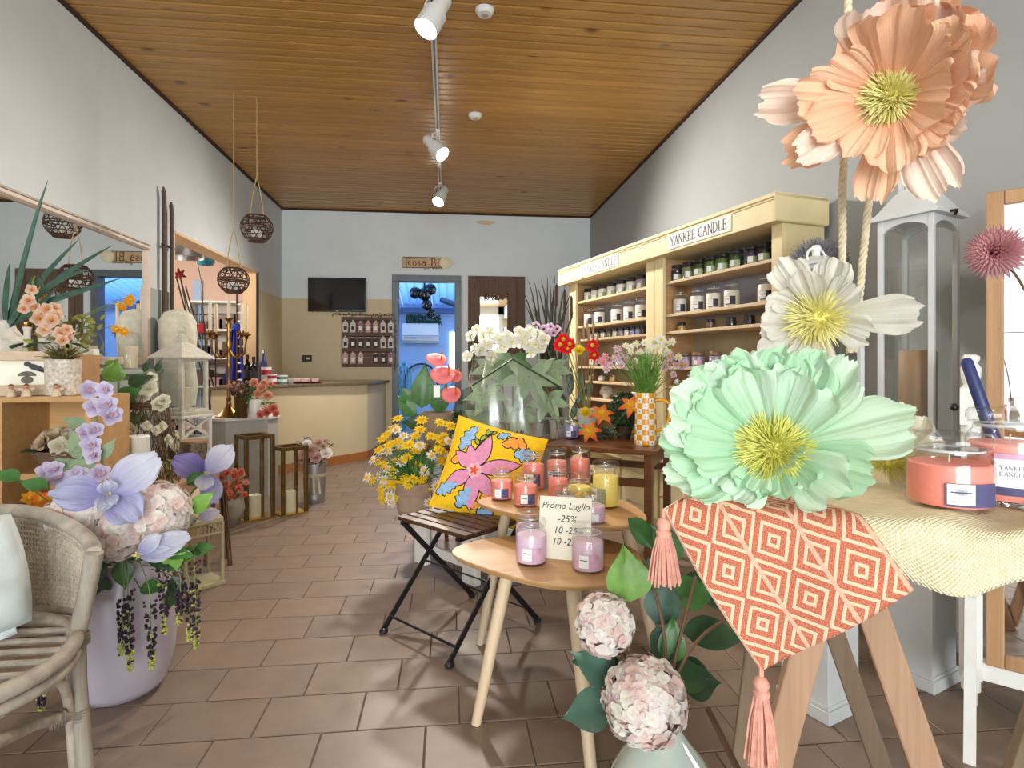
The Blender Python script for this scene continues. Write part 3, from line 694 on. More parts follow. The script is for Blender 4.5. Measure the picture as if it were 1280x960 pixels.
ap3 = tab(0.72, 0.06, 0.80); ap4 = tab(0.72, 0.42, 0.80); aframe(ap3, 0.22, 0.22, 'weathered'); aframe(ap4, 0.22, 0.22, 'weathered_dark', 0.036)
MB().bar(ap3 + UP * 0.018, ap4 + UP * 0.018, 0.05, 0.075).build('rail', 'rail_wood', tt, smooth=False, bev=0.004)

RHO = 0.018
def drape(s_, d_, lift):                     # d_ > 0 hangs below the front edge
    if d_ <= 0: o_, z = -d_, lift
    elif d_ < RHO * PI / 2: a_ = d_ / RHO; o_, z = -RHO * math.sin(a_), lift - RHO * (1 - math.cos(a_))
    else: o_, z = -RHO - 0.02 * (d_ - RHO * PI / 2), lift - RHO - (d_ - RHO * PI / 2)
    q = tab(s_, o_ - lift * 0.6); q.z = ZT1 + z; return q
def linen_fn(u, v):
    s_ = 0.03 + 0.77 * u
    hem = 0.045 + 0.055 * math.exp(-((s_ - 0.355) / 0.07) ** 2) + 0.012 * math.sin(s_ * 30) + 0.05 * max(0, 0.28 - s_)
    d_ = -0.44 + (0.44 + hem) * v
    p = drape(s_, d_, 0.004)
    wr = 0.010 * max(0, math.sin(s_ * 26 + d_ * 16)) * max(0, 1 - abs(d_ + 0.03) / 0.12) + 0.004 * math.sin(s_ * 60 + d_ * 45) * max(0, 1 - abs(d_) / 0.15)
    if d_ > 0.03: p += Vector((-N1.x, -N1.y, 0)) * (0.012 * (1 + math.sin(s_ * 38 + 1.0)) * min(1, (d_ - 0.03) / 0.06))
    p.z += wr if d_ < 0.02 else 0
    return p
s = MB(); s.grid(linen_fn, 80, 60)
tag(s.build('linen_cloth', 'linen', thick=0.002, off=1), 'cream coarse linen cloth hanging over the trestle table edge', 'cloth')
# woven runner with concentric lozenges
m = NT('runner_weave'); tc = m.node('ShaderNodeTexCoord'); sp = m.node('ShaderNodeSeparateXYZ'); m.L(tc.outputs['UV'], sp.inputs[0])
uu = m.math('MULTIPLY', sp.outputs[1], 3.05); vv = m.math('MULTIPLY', sp.outputs[0], 3.0)
fa = m.math('ABSOLUTE', m.math('SUBTRACT', m.math('FRACT', uu), 0.5)); fb = m.math('ABSOLUTE', m.math('SUBTRACT', m.math('FRACT', m.math('ADD', vv, 0.15)), 0.5))
dd = m.math('ADD', m.math('MULTIPLY', fa, 1.0), m.math('MULTIPLY', fb, 1.0))
st = m.math('GREATER_THAN', m.math('FRACT', m.math('ADD', m.math('MULTIPLY', dd, 4.6), 0.30)), 0.64)
band = m.math('GREATER_THAN', fa, 0.462)
vn = m.node('ShaderNodeTexNoise'); vn.inputs['Scale'].default_value = 130; m.L(tc.outputs['UV'], vn.inputs[0])
spk = m.math('GREATER_THAN', vn.outputs['Fac'], 0.5)
col = m.mix(st, srgb('#b25c45'), srgb('#dfc6a8')); col = m.mix(band, col, m.mix(spk, srgb('#dcb49a'), srgb('#cfa890')))
col = m.mix(0.22, col, m.mix(spk, srgb('#b45a40'), srgb('#e6c0a2')))
m.color(col); m.set(rough=0.95, spec=0.1); m.bump(vn.outputs['Fac'], 0.5, 0.003)
EA, EB, RB = Vector((0.132, 0.208)), Vector((0.80, -0.60)), 0.225
RS = Vector((-0.008, 0.022))
def runner_fn(u, v):
    q = RS + EA * u + EB * (RB * v); p = drape(q.x, q.y, 0.0085)
    bul = 0.010 * math.sin(PI * u) * max(0, min(1, q.y / 0.08))
    p += Vector((-N1.x, -N1.y, 0)) * (bul + 0.012 * max(0, min(1, q.y / 0.1)) + 0.006 * math.sin(q.x * 34) * max(0, min(1, q.y / 0.1)))
    p.z += 0.007 * max(0, math.sin(q.x * 26 + q.y * 16)) * max(0, 1 - abs(q.y + 0.03) / 0.10) if q.y < 0.01 else 0
    return p
rn = thing('woven_runner', 'terracotta and cream lozenge woven runner with pink corner tassels', 'runner', (0, 0, 0))
MB().grid(runner_fn, 40, 60).build('cloth', 'runner_weave', rn, thick=0.0025, off=1)
s = MB()
for sd in (lambda t: runner_fn(t, 0), lambda t: runner_fn(1, t), lambda t: runner_fn(0, t)):
    s.tube([sd(i / 40) + UP * 0.001 for i in range(41)], 0.0016, 5)
s.build('edge_piping', 'linen', rn)
plain('tassel_pink', '#d59a88', 0.9, 0.2, 60)
def tassel(p, L):
    h = MB(); h.tube([p, p + Vector((0, 0, -0.012))], 0.0035, 6); h.ball(p + Vector((0, 0, -0.024)), (0.011, 0.011, 0.012), 10, 8)
    h.lathe([(0.009, -0.042), (0.0115, -0.038), (0.0115, -0.034), (0.009, -0.031)], 12, T(p))
    o = h.build('tassel', 'tassel_pink', rn); st_ = MB()
    for i in range(110):
        a_ = rnd(0, 6.28); f = math.sqrt(random.random()); r0 = 0.008 * f; r1 = 0.024 * f; l = L * rnd(0.93, 1.03)
        x = Vector((math.cos(a_), math.sin(a_), 0))
        st_.tube([p + x * r0 + UP * -0.034, p + x * (r0 + (r1 - r0) * 0.55) + UP * (-0.034 - l * 0.4), p + x * r1 + UP * (-0.034 - l)], 0.0016, 4)
    st_.build('strands', 'tassel_pink', o, kind='stuff')
tassel(runner_fn(1, 0) + UP * 0.004, 0.098); tassel(runner_fn(0, 0) + UP * 0.002, 0.075)

# ------------------------------------------------------------------ crepe paper flowers
def paper_flower(name, label, c, n, spec, mats, core, core_mat, px2m, pleat=0.017, parent_stem=None, cnt=700, core_r=0.0009):
    """spec: (angle in degrees as seen from the front, length px, width px, elevation, bend, material index)"""
    n = Vector(n).normalized(); x = UP.cross(n).normalized(); y = n.cross(x); c = Vector(c)
    o = thing(name, label, 'flower', c)
    for i, (an, L, W, el, bd, mi) in enumerate(spec):
        a_ = R(an); r_ = x * math.cos(a_) + y * math.sin(a_); mb = MB(); L *= px2m; W *= px2m
        petal(mb, pframe(n * (-0.004 * (i % 3)) + r_ * 0.006, n, r_, R(el)), L, W, 'fan', R(bd), 0.10, 0.05 * W, pleat * W, 4, 16, 40, 0, 0.035 * L)
        mb.build('petal', mats[mi], o)
    mb = MB(); stamens(mb, n * 0.004, n, core * px2m, cnt, 0, core_r, 1.0); mb.build('stamens', core_mat, o, kind='stuff')
    mb = MB(); mb.ball((0, 0, 0), core * px2m * 0.42, 12, 8, M=face(n * 0.004, n)); mb.build('centre', 'lemon_core', o)
    return o
tocam = lambda p, dx=0, dz=0: (EYEV - Vector(p)).normalized() + CR * dx + UP * dz
c = at(1114, 122, 0.86)
og = paper_flower('paper_flower', 'huge apricot orange crepe paper flower tied to a rope', c, tocam(c, -0.25, 0.05),
    [(80, 112, 140, 16, 25, 1), (50, 114, 150, 14, 25, 0), (20, 108, 150, 14, 25, 0), (-8, 98, 135, 14, 22, 1), (-34, 92, 110, 18, 20, 0), (108, 92, 90, 18, 20, 0), (66, 104, 140, 26, 22, 0), (34, 102, 135, 24, 22, 0), (4, 92, 115, 24, 22, 0), (-22, 80, 100, 28, 22, 0),
     (130, 84, 60, 25, 10, 0), (166, 156, 66, 6, 8, 1), (160, 108, 70, 22, 12, 0), (188, 96, 66, 30, 10, 0), (200, 130, 70, 10, 10, 0), (206, 118, 60, 22, 10, 1),
     (238, 80, 70, 28, 10, 0), (258, 122, 60, 8, 5, 0), (278, 96, 70, 24, 10, 0), (292, 136, 70, 8, 5, 1), (312, 96, 90, 26, 10, 0)], ['orange_paper', 'orange_pale'], 34, 'stamen_yellow', 0.86 / F)
c = at(967, 562, 0.86)
paper_flower('paper_flower', 'huge mint green crepe paper flower lying on the woven runner', c, tocam(c, -0.12, 0.18),
    [(90, 118, 110, 22, 12, 0), (112, 128, 120, 24, 15, 1), (134, 136, 130, 22, 20, 0), (155, 138, 130, 22, 20, 1), (177, 132, 120, 16, 15, 0), (196, 132, 100, 10, 5, 1), (212, 110, 100, 14, 8, 0), (232, 82, 90, 20, 10, 1),
     (72, 132, 110, 26, 15, 0), (52, 138, 100, 24, 10, 1), (14, 150, 84, 12, 10, 1), (345, 110, 84, 16, 10, 0), (325, 96, 90, 22, 10, 1), (300, 72, 80, 30, 12, 0), (268, 62, 90, 30, 15, 1), (250, 66, 70, 26, 10, 0),
     (102, 108, 120, 30, 18, 1), (146, 116, 140, 27, 18, 0), (180, 104, 110, 24, 15, 0), (64, 106, 110, 30, 15, 1), (122, 112, 120, 32, 15, 0), (318, 50, 60, 44, 20, 1)], ['green_paper', 'green_pale'], 46, 'stamen_lemon', 0.86 / F, cnt=950)
c = at(1022, 398, 1.04)
paper_flower('paper_flower', 'white crepe paper flower with yellow stamens tied to the ropes', c, tocam(c, -0.40, -0.05),
    [(112, 84, 56, 18, 8, 0), (92, 70, 50, 34, 8, 0), (66, 78, 52, 20, 5, 0), (40, 60, 50, 14, 5, 0), (0, 104, 54, 4, -4, 0), (-22, 60, 50, 10, 0, 0), (172, 60, 70, 22, 10, 0), (150, 54, 60, 24, 10, 0), (200, 66, 70, 20, 10, 0), (226, 78, 66, 16, 10, 0),
     (252, 66, 40, 26, 10, 0), (274, 96, 46, 2, -6, 0)], ['white_paper'], 38, 'stamen_yellow', 1.04 / F, cnt=500)
c = at(1108, 576, 0.99)
paper_flower('paper_flower', 'cream crepe paper flower lying behind the mint green one', c, tocam(c, 0.1, 0.5),
    [(100, 72, 80, 30, 20, 0), (65, 68, 74, 30, 20, 0), (30, 56, 70, 26, 20, 0), (-10, 62, 70, 16, 10, 0), (-45, 40, 60, 14, 5, 0), (130, 58, 60, 30, 15, 0), (170, 44, 60, 24, 15, 0)], ['cream_paper'], 30, 'stamen_lemon', 0.98 / F, cnt=160)
# pink dahlia on a thin stem, leaning from a bottle outside the picture
c = at(1243, 316, 0.95); d_ = tocam(c, -0.55, -0.15).normalized(); dh = thing('dahlia_stem', 'pink many-petalled dahlia on a thin brown stem before the wooden mirror', 'flower', c)
s = MB(); aa = d_.orthogonal().normalized(); bb_ = d_.cross(aa)
for i in range(150):
    f = math.sqrt((i + 0.5) / 150); q_ = i * 2.39996; rd = aa * math.cos(q_) + bb_ * math.sin(q_)
    petal(s, pframe(rd * 0.006 * f - d_ * 0.012 * f, d_, rd, R(86 - 78 * f)), 0.026 + 0.018 * f, 0.012, 'leaf', -0.2, 0.9, 0, 0, 5, 3, 2)
s.build('petals', 'dahlia_pink', dh, kind='stuff')
e_ = tab(0.52, 0.10, ZT1) - c
MB().tube(bez([-d_ * 0.01, Vector((0.05, -0.02, -0.06)), e_ + UP * 0.2, e_ + UP * 0.05], 10), 0.0022, 6).build('stem', 'stem_brown', dh)
MB().tube(bez([-d_ * 0.005, Vector((0.06, -0.03, 0.006)), Vector((0.12, -0.06, 0.0))], 6), 0.0018, 6).build('side_stem', 'stem_brown', dh)
bp = tab(0.52, 0.10, ZT1 + 0.006)
tag(MB().lathe([(0.03, 0), (0.034, 0.004), (0.034, 0.05), (0.02, 0.075), (0.012, 0.085), (0.012, 0.12), (0.014, 0.122)], 20).build('bud_vase', 'white_ceramic'), 'small white bottle vase holding the pink dahlia', 'vase').location = bp

# ------------------------------------------------------------------ twisted swing ropes
def twist(mb, pts, r, turns):
    n = len(pts)
    for k in range(3):
        out = []
        for i, p in enumerate(pts):
            t = (pts[min(i + 1, n - 1)] - pts[max(i - 1, 0)]).normalized(); x = t.orthogonal().normalized() if abs(t.z) < 0.9 else Vector((1, 0, 0)); x = (x - t * x.dot(t)).normalized(); y = t.cross(x)
            a_ = 2 * PI * (turns * i / (n - 1) + k / 3); out.append(p + (x * math.cos(a_) + y * math.sin(a_)) * r * 0.55)
        mb.tube(out, r * 0.6, 6)
def rope(name, label, pts, r=0.0062):
    L = sum((b - a).length for a, b in zip(pts, pts[1:])); n = int(L / 0.006); q = []
    cum = [0]
    for a, b in zip(pts, pts[1:]): cum.append(cum[-1] + (b - a).length)
    for i in range(n + 1):
        d = L * i / n; k = max(j for j in range(len(cum) - 1) if cum[j] <= d + 1e-9); f = (d - cum[k]) / (cum[k + 1] - cum[k]); q.append(pts[k].lerp(pts[k + 1], f))
    s = MB(); twist(s, q, r, L / 0.034); return tag(s.build(name, 'rope'), label, 'rope')
top = at(1066, 0, 1.02); top.z = ZC; k1 = at(1060, 60, 1.0)
rope('twisted_rope', 'twisted cream rope hanging from the ceiling behind the orange flower', [top, k1, at(1053, 240, 1.0), at(1053, 330, 1.04), at(1062, 440, 1.08)])
rope('twisted_rope', 'shorter twisted cream rope slanting from behind the orange flower', [at(1096, 130, 1.01), at(1088, 232, 1.01), at(1078, 330, 1.05), at(1068, 440, 1.08)])

# ------------------------------------------------------------------ candle jars on the trestle table
p = at(1186, 634, 0.84); p.z = ZT1 + 0.006
j1 = candle_jar(p, 'coral candle in a squat clear jar on the linen cloth', 0.0535, 0.086, 'coral', 'glass', None, facecam(p, 34), back='label_dusk')
p = at(1262, 628, 0.87); p.z = ZT1 + 0.006
j2 = candle_jar(p, 'coral candle in a taller jar with a large lettered label on linen', 0.0535, 0.118, 'salmon', 'glass', None, facecam(p, 17), white=False)
lb = put('paper_label', label_mesh(0.0541, 0.018, 0.078, R(-36), R(44), 'label_dusk'), j2)
put('label_sky', label_mesh(0.0545, 0.03, 0.078, R(-36), R(44), 'label_pink'), lb); put('label_panel', label_mesh(0.0549, 0.030, 0.070, R(-35), R(10), 'label_white'), lb)
def ringtext(par, txt, h, wdt, ang, z, r):
    s = MB(); letters(s, txt, h, Matrix.Identity(4), 0.0003, width=wdt)
    s.v = [((r + zz) * math.sin(ang + x / r), -(r + zz) * math.cos(ang + x / r), z + y) for x, y, zz in s.v]
    s.build('label_lettering', 'label_dusk', par, smooth=False)
ringtext(lb, 'YANKEE', 0.006, 0.030, R(-13), 0.058, 0.0550); ringtext(lb, 'CANDLE', 0.006, 0.030, R(-13), 0.049, 0.0550)
lb = j1.children[-1]; ringtext(lb, 'YANKEE', 0.003, 0.014, R(-19), 0.034, 0.0555); ringtext(lb, 'CANDLE', 0.003, 0.014, R(-19), 0.029, 0.0555)
# dark blue taper leaning behind the jars
a_, b_ = at(1207, 448, 1.02), at(1262, 560, 0.98); b_.z = ZT1 + 0.010
d_ = (a_ - b_).normalized()
plain('navy_wax', '#2c3566', 0.4, 0.08)
tp = thing('taper_candle', 'dark blue taper candle leaning behind the coral jars', 'candle', b_)
MB().tube([Vector((0, 0, 0)), (a_ - b_) * 0.5, (a_ - b_) * 0.97, a_ - b_], [0.011, 0.0105, 0.0095, 0.006], 12).build('wax', 'navy_wax', tp)
MB().tube([a_ - b_, (a_ - b_) * 1.03], 0.0012, 5).build('wick', 'candle_cream', tp)

# ------------------------------------------------------------------ white pedestals and floor lanterns
PR = math.atan2(0.066, 0.156)
def pedestal(N, size, h, label):
    o = thing('pedestal', label, 'pedestal', N, PR)      # local: near corner at origin, box towards +x,+y
    sz = size; MB().lo((0.012, 0.012, 0.05), (sz - 0.012, sz - 0.012, h - 0.03)).build('body', 'grey_white_paint', o, smooth=False, bev=0.002)
    MB().lo((0, 0, 0), (sz, sz, 0.04)).lo((0.006, 0.006, 0.04), (sz - 0.006, sz - 0.006, 0.052)).build('plinth', 'grey_white_paint', o, smooth=False, bev=0.003)
    MB().lo((0, 0, h - 0.03), (sz, sz, h)).build('cap', 'grey_white_paint', o, smooth=False, bev=0.003)
    return o
N_a = Vector((1.606, 1.758, 0)); N_b = Vector((1.150, 1.640, 0))
def lantern_big(N, w_, z0, H, label, roof=0.11, arch=True, lid=0.05):
    o = thing('glass_lantern', label, 'lantern', (N.x, N.y, z0), PR); p = 0.017; e = 0.012; W = w_
    MB().lo((-0.008, -0.008, 0), (W + 0.008, W + 0.008, 0.03)).lo((0, 0, 0.03), (W, W, 0.042)).build('base', 'grey_white_paint', o, smooth=False, bev=0.003)
    for x in (0, W - p):
        for y in (0, W - p): MB().lo((x, y, 0.042), (x + p, y + p, H)).build('post', 'grey_white_paint', o, smooth=False, bev=0.002)
    for fz in range(4):                                       # arched heads and glass
        M = T(W / 2, W / 2, 0) @ RZ(fz * PI / 2) @ T(-W / 2, -W / 2, 0); s = MB(); n = 12; vs_ = []; fs_ = []
        for i in range(n + 1):
            x = p + (W - 2 * p) * i / n; z = H - 0.045 + 0.028 * math.sin(PI * i / n) ** 0.6
            vs_ += [(x, 0.002, z), (x, 0.002, H), (x, 0.014, z), (x, 0.014, H)]
        for i in range(n): a_ = i * 4; fs_ += [(a_, a_ + 4, a_ + 5, a_ + 1), (a_ + 2, a_ + 3, a_ + 7, a_ + 6), (a_, a_ + 2, a_ + 6, a_ + 4)]
        s.add(vs_, fs_, 0, M); s.build('arch_head', 'grey_white_paint', o, smooth=False)
        MB().lo((p, 0.007, 0.042), (W - p, 0.009, H - 0.012), 0, M).build('pane', 'pane_glass', o, smooth=False)
    r = MB(); ov = 0.02
    r.lo((-ov, -ov, H), (W + ov, W + ov, H + 0.012)); r.lo((-ov + 0.006, -ov + 0.006, H + 0.012), (W + ov - 0.006, W + ov - 0.006, H + 0.02))
    a_, b_ = -0.008, W + 0.008; c0, c1 = W * 0.22, W * 0.78; z0_, z1_ = H + 0.02, H + 0.02 + roof * 0.45
    r.add([(a_, a_, z0_), (b_, a_, z0_), (b_, b_, z0_), (a_, b_, z0_), (c0, c0, z1_), (c1, c0, z1_), (c1, c1, z1_), (c0, c1, z1_)], [(0, 1, 5, 4), (1, 2, 6, 5), (2, 3, 7, 6), (3, 0, 4, 7), (4, 5, 6, 7)])
    r.build('roof', 'grey_white_paint', o, smooth=False, bev=0.002)
    k = MB(); zz = z1_; hh = roof * 0.5                       # lantern cap with slots
    k.lo((c0 + .006, c0 + .006, zz), (c1 - .006, c1 - .006, zz + 0.012)); k.lo((c0 + .006, c0 + .006, zz + hh - 0.012), (c1 - .006, c1 - .006, zz + hh))
    for x in (c0 + .006, c1 - .02):
        for y in (c0 + .006, c1 - .02): k.lo((x, y, zz + 0.01), (x + 0.014, y + 0.014, zz + hh - 0.01))
    k.lo((c0 + 0.03, c0 + 0.03, zz), (c1 - 0.03, c1 - 0.03, zz + hh), 1)
    k.build('cap', ['grey_white_paint', 'ceiling_grey'], o, smooth=False)
    z2 = zz + hh; k = MB(); d0, d1 = c0 - 0.012, c1 + 0.012; m_ = W / 2
    k.lo((d0, d0, z2), (d1, d1, z2 + 0.008)); k.add([(d0, d0, z2 + .008), (d1, d0, z2 + .008), (d1, d1, z2 + .008), (d0, d1, z2 + .008), (m_, m_, z2 + lid)], [(0, 1, 4), (1, 2, 4), (2, 3, 4), (3, 0, 4)])
    k.build('cap_roof', 'grey_white_paint', o, smooth=False)
    MB().tube([(W * .35, -0.022, H + 0.006), (W * .5, -0.03, H + 0.012), (W * .52, -0.022, H - 0.004)], 0.005, 6).build('latch', 'black_metal', o)
    return o
pedestal(N_a, 0.185, 0.80, 'white square pedestal carrying the tall glass lantern')
la = lantern_big(N_a + Vector((0.0, 0.005, 0)), 0.18, 0.80, 0.81, 'tall white wooden glass lantern with a brown candle', 0.17)
pedestal(N_b, 0.185, 0.72, 'white square pedestal beneath the shorter lantern behind trestle legs')
lb_ = lantern_big(N_b + Vector((-0.005, 0.005, 0)), 0.20, 0.72, 0.52, 'shorter white wooden lantern with wire handle behind the white flower', 0.17, lid=0.04)
MB().lathe([(0.012, 0), (0.012, 0.03), (0.018, 0.034), (0.012, 0.05), (0, 0.052)], 12, T(0.10, 0.10, 0.72)).build('knob', 'white_paint', lb_)
for sx in (-1, 1):
    MB().tube([(0.10 + sx * (0.012 + 0.036 * math.sin(q)), 0.10, 0.70 + 0.03 * (1 - math.cos(q)) * 1.0) for q in [i * PI / 8 for i in range(9)]], 0.004, 6).build('wire_handle', 'white_paint', lb_)
tag(MB().lathe([(0.0, 0), (0.056, 0), (0.058, 0.004), (0.058, 0.30), (0.052, 0.308), (0, 0.305)], 28).build('pillar_candle', 'candle_brown'), 'thick brown pillar candle inside the tall white lantern', 'candle').location = (N_a + Matrix.Rotation(PR, 3, 'Z') @ Vector((0.09, 0.095, 0.842)))
# spiky grey thistle ball on its stem
c = at(1021, 335, 2.55); th = thing('dried_allium', 'grey dried thistle ball on a stem beside the candle shelving', 'dried flower', (c.x, c.y, 0)); s = MB()
for d in sphere_dirs(900):
    d = (d + Vector((rnd(-.12, .12), rnd(-.12, .12), rnd(-.12, .12)))).normalized(); p_ = Vector((0, 0, c.z)); f = rnd(0.8, 1.05) * 0.135
    s.tube([p_ + d * 0.04, p_ + d * f], [0.002, 0.0012], 3, cap=False); s.tube([p_ + d * f * 0.75, p_ + (d + Vector((rnd(-.4, .4), rnd(-.4, .4), rnd(-.4, .4)))).normalized() * f], [0.0018, 0.001], 3, cap=False)
s.build('spines', 'grey_thistle', th, kind='stuff'); MB().ball((0, 0, c.z), 0.09, 14, 10).build('seed_head', 'grey_thistle', th)
MB().tube([(0, 0, 0.06), (0, 0, c.z)], 0.006, 6).build('stem', 'stem_brown', th)
tag(MB().lathe([(0.07, 0), (0.09, 0.02), (0.10, 0.2), (0.07, 0.4), (0.05, 0.46), (0.055, 0.47), (0.05, 0.47), (0.04, 0.4), (0.04, 0.05), (0, 0.05)], 20).build('floor_vase', 'grey_ceramic'), 'grey floor vase holding the dried thistle ball', 'vase').location = (c.x, c.y, 0)

# ------------------------------------------------------------------ cheval mirror
mp = Vector((1.575, 1.585, 0)); md = Vector((0.70, -0.714, 0)); mrz = math.atan2(md.y, md.x)
cm = thing('cheval_mirror', 'standing mirror in a wooden frame between white turned posts', 'mirror', mp, mrz)   # local +x along the mirror, -y to the viewer
FW, Z0, Z1, fr_ = 0.40, 0.215, 1.615, 0.042
tl = T(0, 0, 0.9) @ RX(R(-1.5)) @ T(0, 0, -0.9)
def fbar(a_, b_): MB().lo(a_, b_, 0, tl).build('frame_bar', 'mirror_wood', cm, smooth=False, bev=0.004)
fbar((0.03, -0.015, Z0), (0.03 + fr_, 0.015, Z1)); fbar((0.03 + FW - fr_, -0.015, Z0), (0.03 + FW, 0.015, Z1)); fbar((0.03 + fr_, -0.015, Z0), (0.03 + FW - fr_, 0.015, Z0 + fr_)); fbar((0.03 + fr_, -0.015, Z1 - fr_), (0.03 + FW - fr_, 0.015, Z1))
MB().lo((0.03 + fr_ - 0.003, -0.006, Z0 + fr_ - 0.003), (0.03 + FW - fr_ + 0.003, 0.004, Z1 - fr_ + 0.003), 0, tl).build('mirror_glass', 'mirror', cm, smooth=False)
for x in (-0.005, FW + 0.065):
    s = MB(); s.lathe([(0.024, 0.12), (0.024, 0.42), (0.026, 0.425), (0.021, 0.44), (0.026, 0.455), (0.020, 0.47), (0.024, 0.5), (0.025, 0.56), (0.020, 0.60), (0.026, 0.61), (0.022, 0.63), (0.024, 0.80), (0.025, 0.93)], 16, T(x, 0, 0))
    s.lo((x - 0.028, -0.028, 0.16), (x + 0.028, 0.028, 0.42)); s.lo((x - 0.026, -0.026, 0.92), (x + 0.026, 0.026, 1.03))
    s.lathe([(0.026, 1.03), (0.018, 1.04), (0.024, 1.06), (0.026, 1.09), (0.016, 1.105), (0.022, 1.115), (0.022, 1.125), (0.012, 1.132), (0, 1.133)], 16, T(x, 0, 0))
    s.build('post', 'white_paint', cm)
    for sy in (-1, 1):
        pts = [(0, sy * 0.02, 0.40), (0, sy * 0.05, 0.38), (0, sy * 0.09, 0.22), (0, sy * 0.15, 0.06), (0, sy * 0.19, 0.0)]; f = MB()
        for a2, b2 in zip(pts, pts[1:]): f.bar((x, a2[1], a2[2] + 0.0), (x, b2[1], b2[2]), 0.03, 0.045, 0, (1, 0, 0))
        f = MB(); out = [(0.02, 0.42), (0.055, 0.41), (0.10, 0.26), (0.15, 0.10), (0.205, 0.0), (0.16, 0.0), (0.10, 0.10), (0.06, 0.19), (0.02, 0.2)]
        f.add([(x - 0.014, sy * a2, b2) for a2, b2 in out] + [(x + 0.014, sy * a2, b2) for a2, b2 in out], [tuple(range(9)), tuple(range(17, 8, -1))] + [(i, i + 9, (i + 1) % 9 + 9, (i + 1) % 9) for i in range(9)])
        f.build('foot', 'white_paint', cm, smooth=False)
MB().lo((-0.005, -0.014, 0.16), (FW + 0.065, 0.014, 0.23)).build('stretcher', 'white_paint', cm, smooth=False, bev=0.003)
for x in (0.02, FW + 0.04): MB().tube([(x - 0.04, -0.0, 0.97), (x + 0.03, 0, 0.97)], 0.006, 8).build('pivot_screw', 'black_metal', cm)
MB().ball((-0.045, -0.0, 0.97), 0.012, 10, 8).build('pivot_knob', 'black_metal', cm)

# ------------------------------------------------------------------ sage vase with pale hydrangeas
vc = at(828, 900, 1.32); V0 = (vc.x, vc.y, 0)
tag(MB().lathe([(0.06, 0), (0.085, 0.01), (0.112, 0.06), (0.122, 0.11), (0.115, 0.165), (0.09, 0.205), (0.06, 0.24), (0.042, 0.27), (0.036, 0.29), (0.042, 0.305), (0.038, 0.305), (0.03, 0.285), (0.05, 0.24), (0.09, 0.18), (0.09, 0.06), (0, 0.03)], 36).build('glazed_vase', 'sage_glaze'), 'pale sage glazed bottle vase with pale pink hydrangeas', 'vase').location = V0
def hyd_stem(label, c, R_, leaves, n=150, fr=0.022, mats=('hyd_pale', 'hyd_cream', 'hyd_pink'), base=None, squash=(1, 1, 1), mouth=0.29, group=None):
    b0 = Vector(base); o = thing('hydrangea_stem', label, 'flower', (b0.x, b0.y, b0.z), 0, group); c = Vector(c) - b0
    s = MB(); hydrangea(s, c, R_, n, fr, len(mats), squash); s.build('bloom', list(mats), o, kind='stuff')
    s = MB(); s.tube(bez([(0, 0, mouth * 0.5), (0, 0, mouth + 0.05), c * 0.8 + Vector((0, 0, 0.06)), c], 8), 0.004, 6); s.build('stem', 'stem_brown', o)
    for (lx, ly, lt, dx, dz, dy, L, W, mt) in leaves:
        p = at(lx, ly, lt) - b0; s = MB(); leaf(s, p, CR * dx + UP * dz + CF * dy, L * 1.2, W * 1.2, tocam(at(lx, ly, lt), 0.0, 0.6), -0.3, 0, 'leaf', 8, 6); s.build('leaf', mt, o)
        s = MB(); s.tube(bez([p, (p + c * 0.5) * 0.5, Vector((0, 0, mouth + 0.03))], 6), 0.0025, 5); s.build('leaf_stalk', 'stem_green', o)
    return o
B0 = Vector(V0)
hyd_stem('pale pink hydrangea head drooping over the sage vase mouth', at(806, 876, 1.24), 0.088, [(770, 850, 1.3, -0.5, 0.35, 0, 0.10, 0.075, 'leaf_blue'), (765, 885, 1.3, -0.7, -0.1, 0, 0.10, 0.08, 'leaf_blue'), (840, 850, 1.36, 0.8, 0.1, 0.1, 0.09, 0.07, 'leaf_dark')], 330, 0.0165, base=B0)
hyd_stem('smaller pink hydrangea head leaning against the pale wooden table leg', at(756, 781, 1.34), 0.066, [(775, 830, 1.36, -0.9, 0.1, 0, 0.10, 0.07, 'leaf_dark'), (778, 752, 1.40, 0.15, -0.1, -0.1, 0.02, 0.02, 'leaf_light'), (800, 690, 1.42, 0.9, -0.8, 0, 0.001, 0.001, 'leaf_light')][:1], 230, 0.0155, base=B0)
gs = thing('hydrangea_foliage', 'branch of large green hydrangea leaves rising from the sage vase', 'foliage', B0)
s = MB()
for k in ((870, 720), (915, 770), (800, 690)): s.tube(bez([(0, 0, 0.15), (0, 0, 0.36), at(850, 800, 1.38) - B0, at(k[0], k[1], 1.42) - B0], 10), 0.004, 6)
s.build('stem', 'stem_brown', gs)
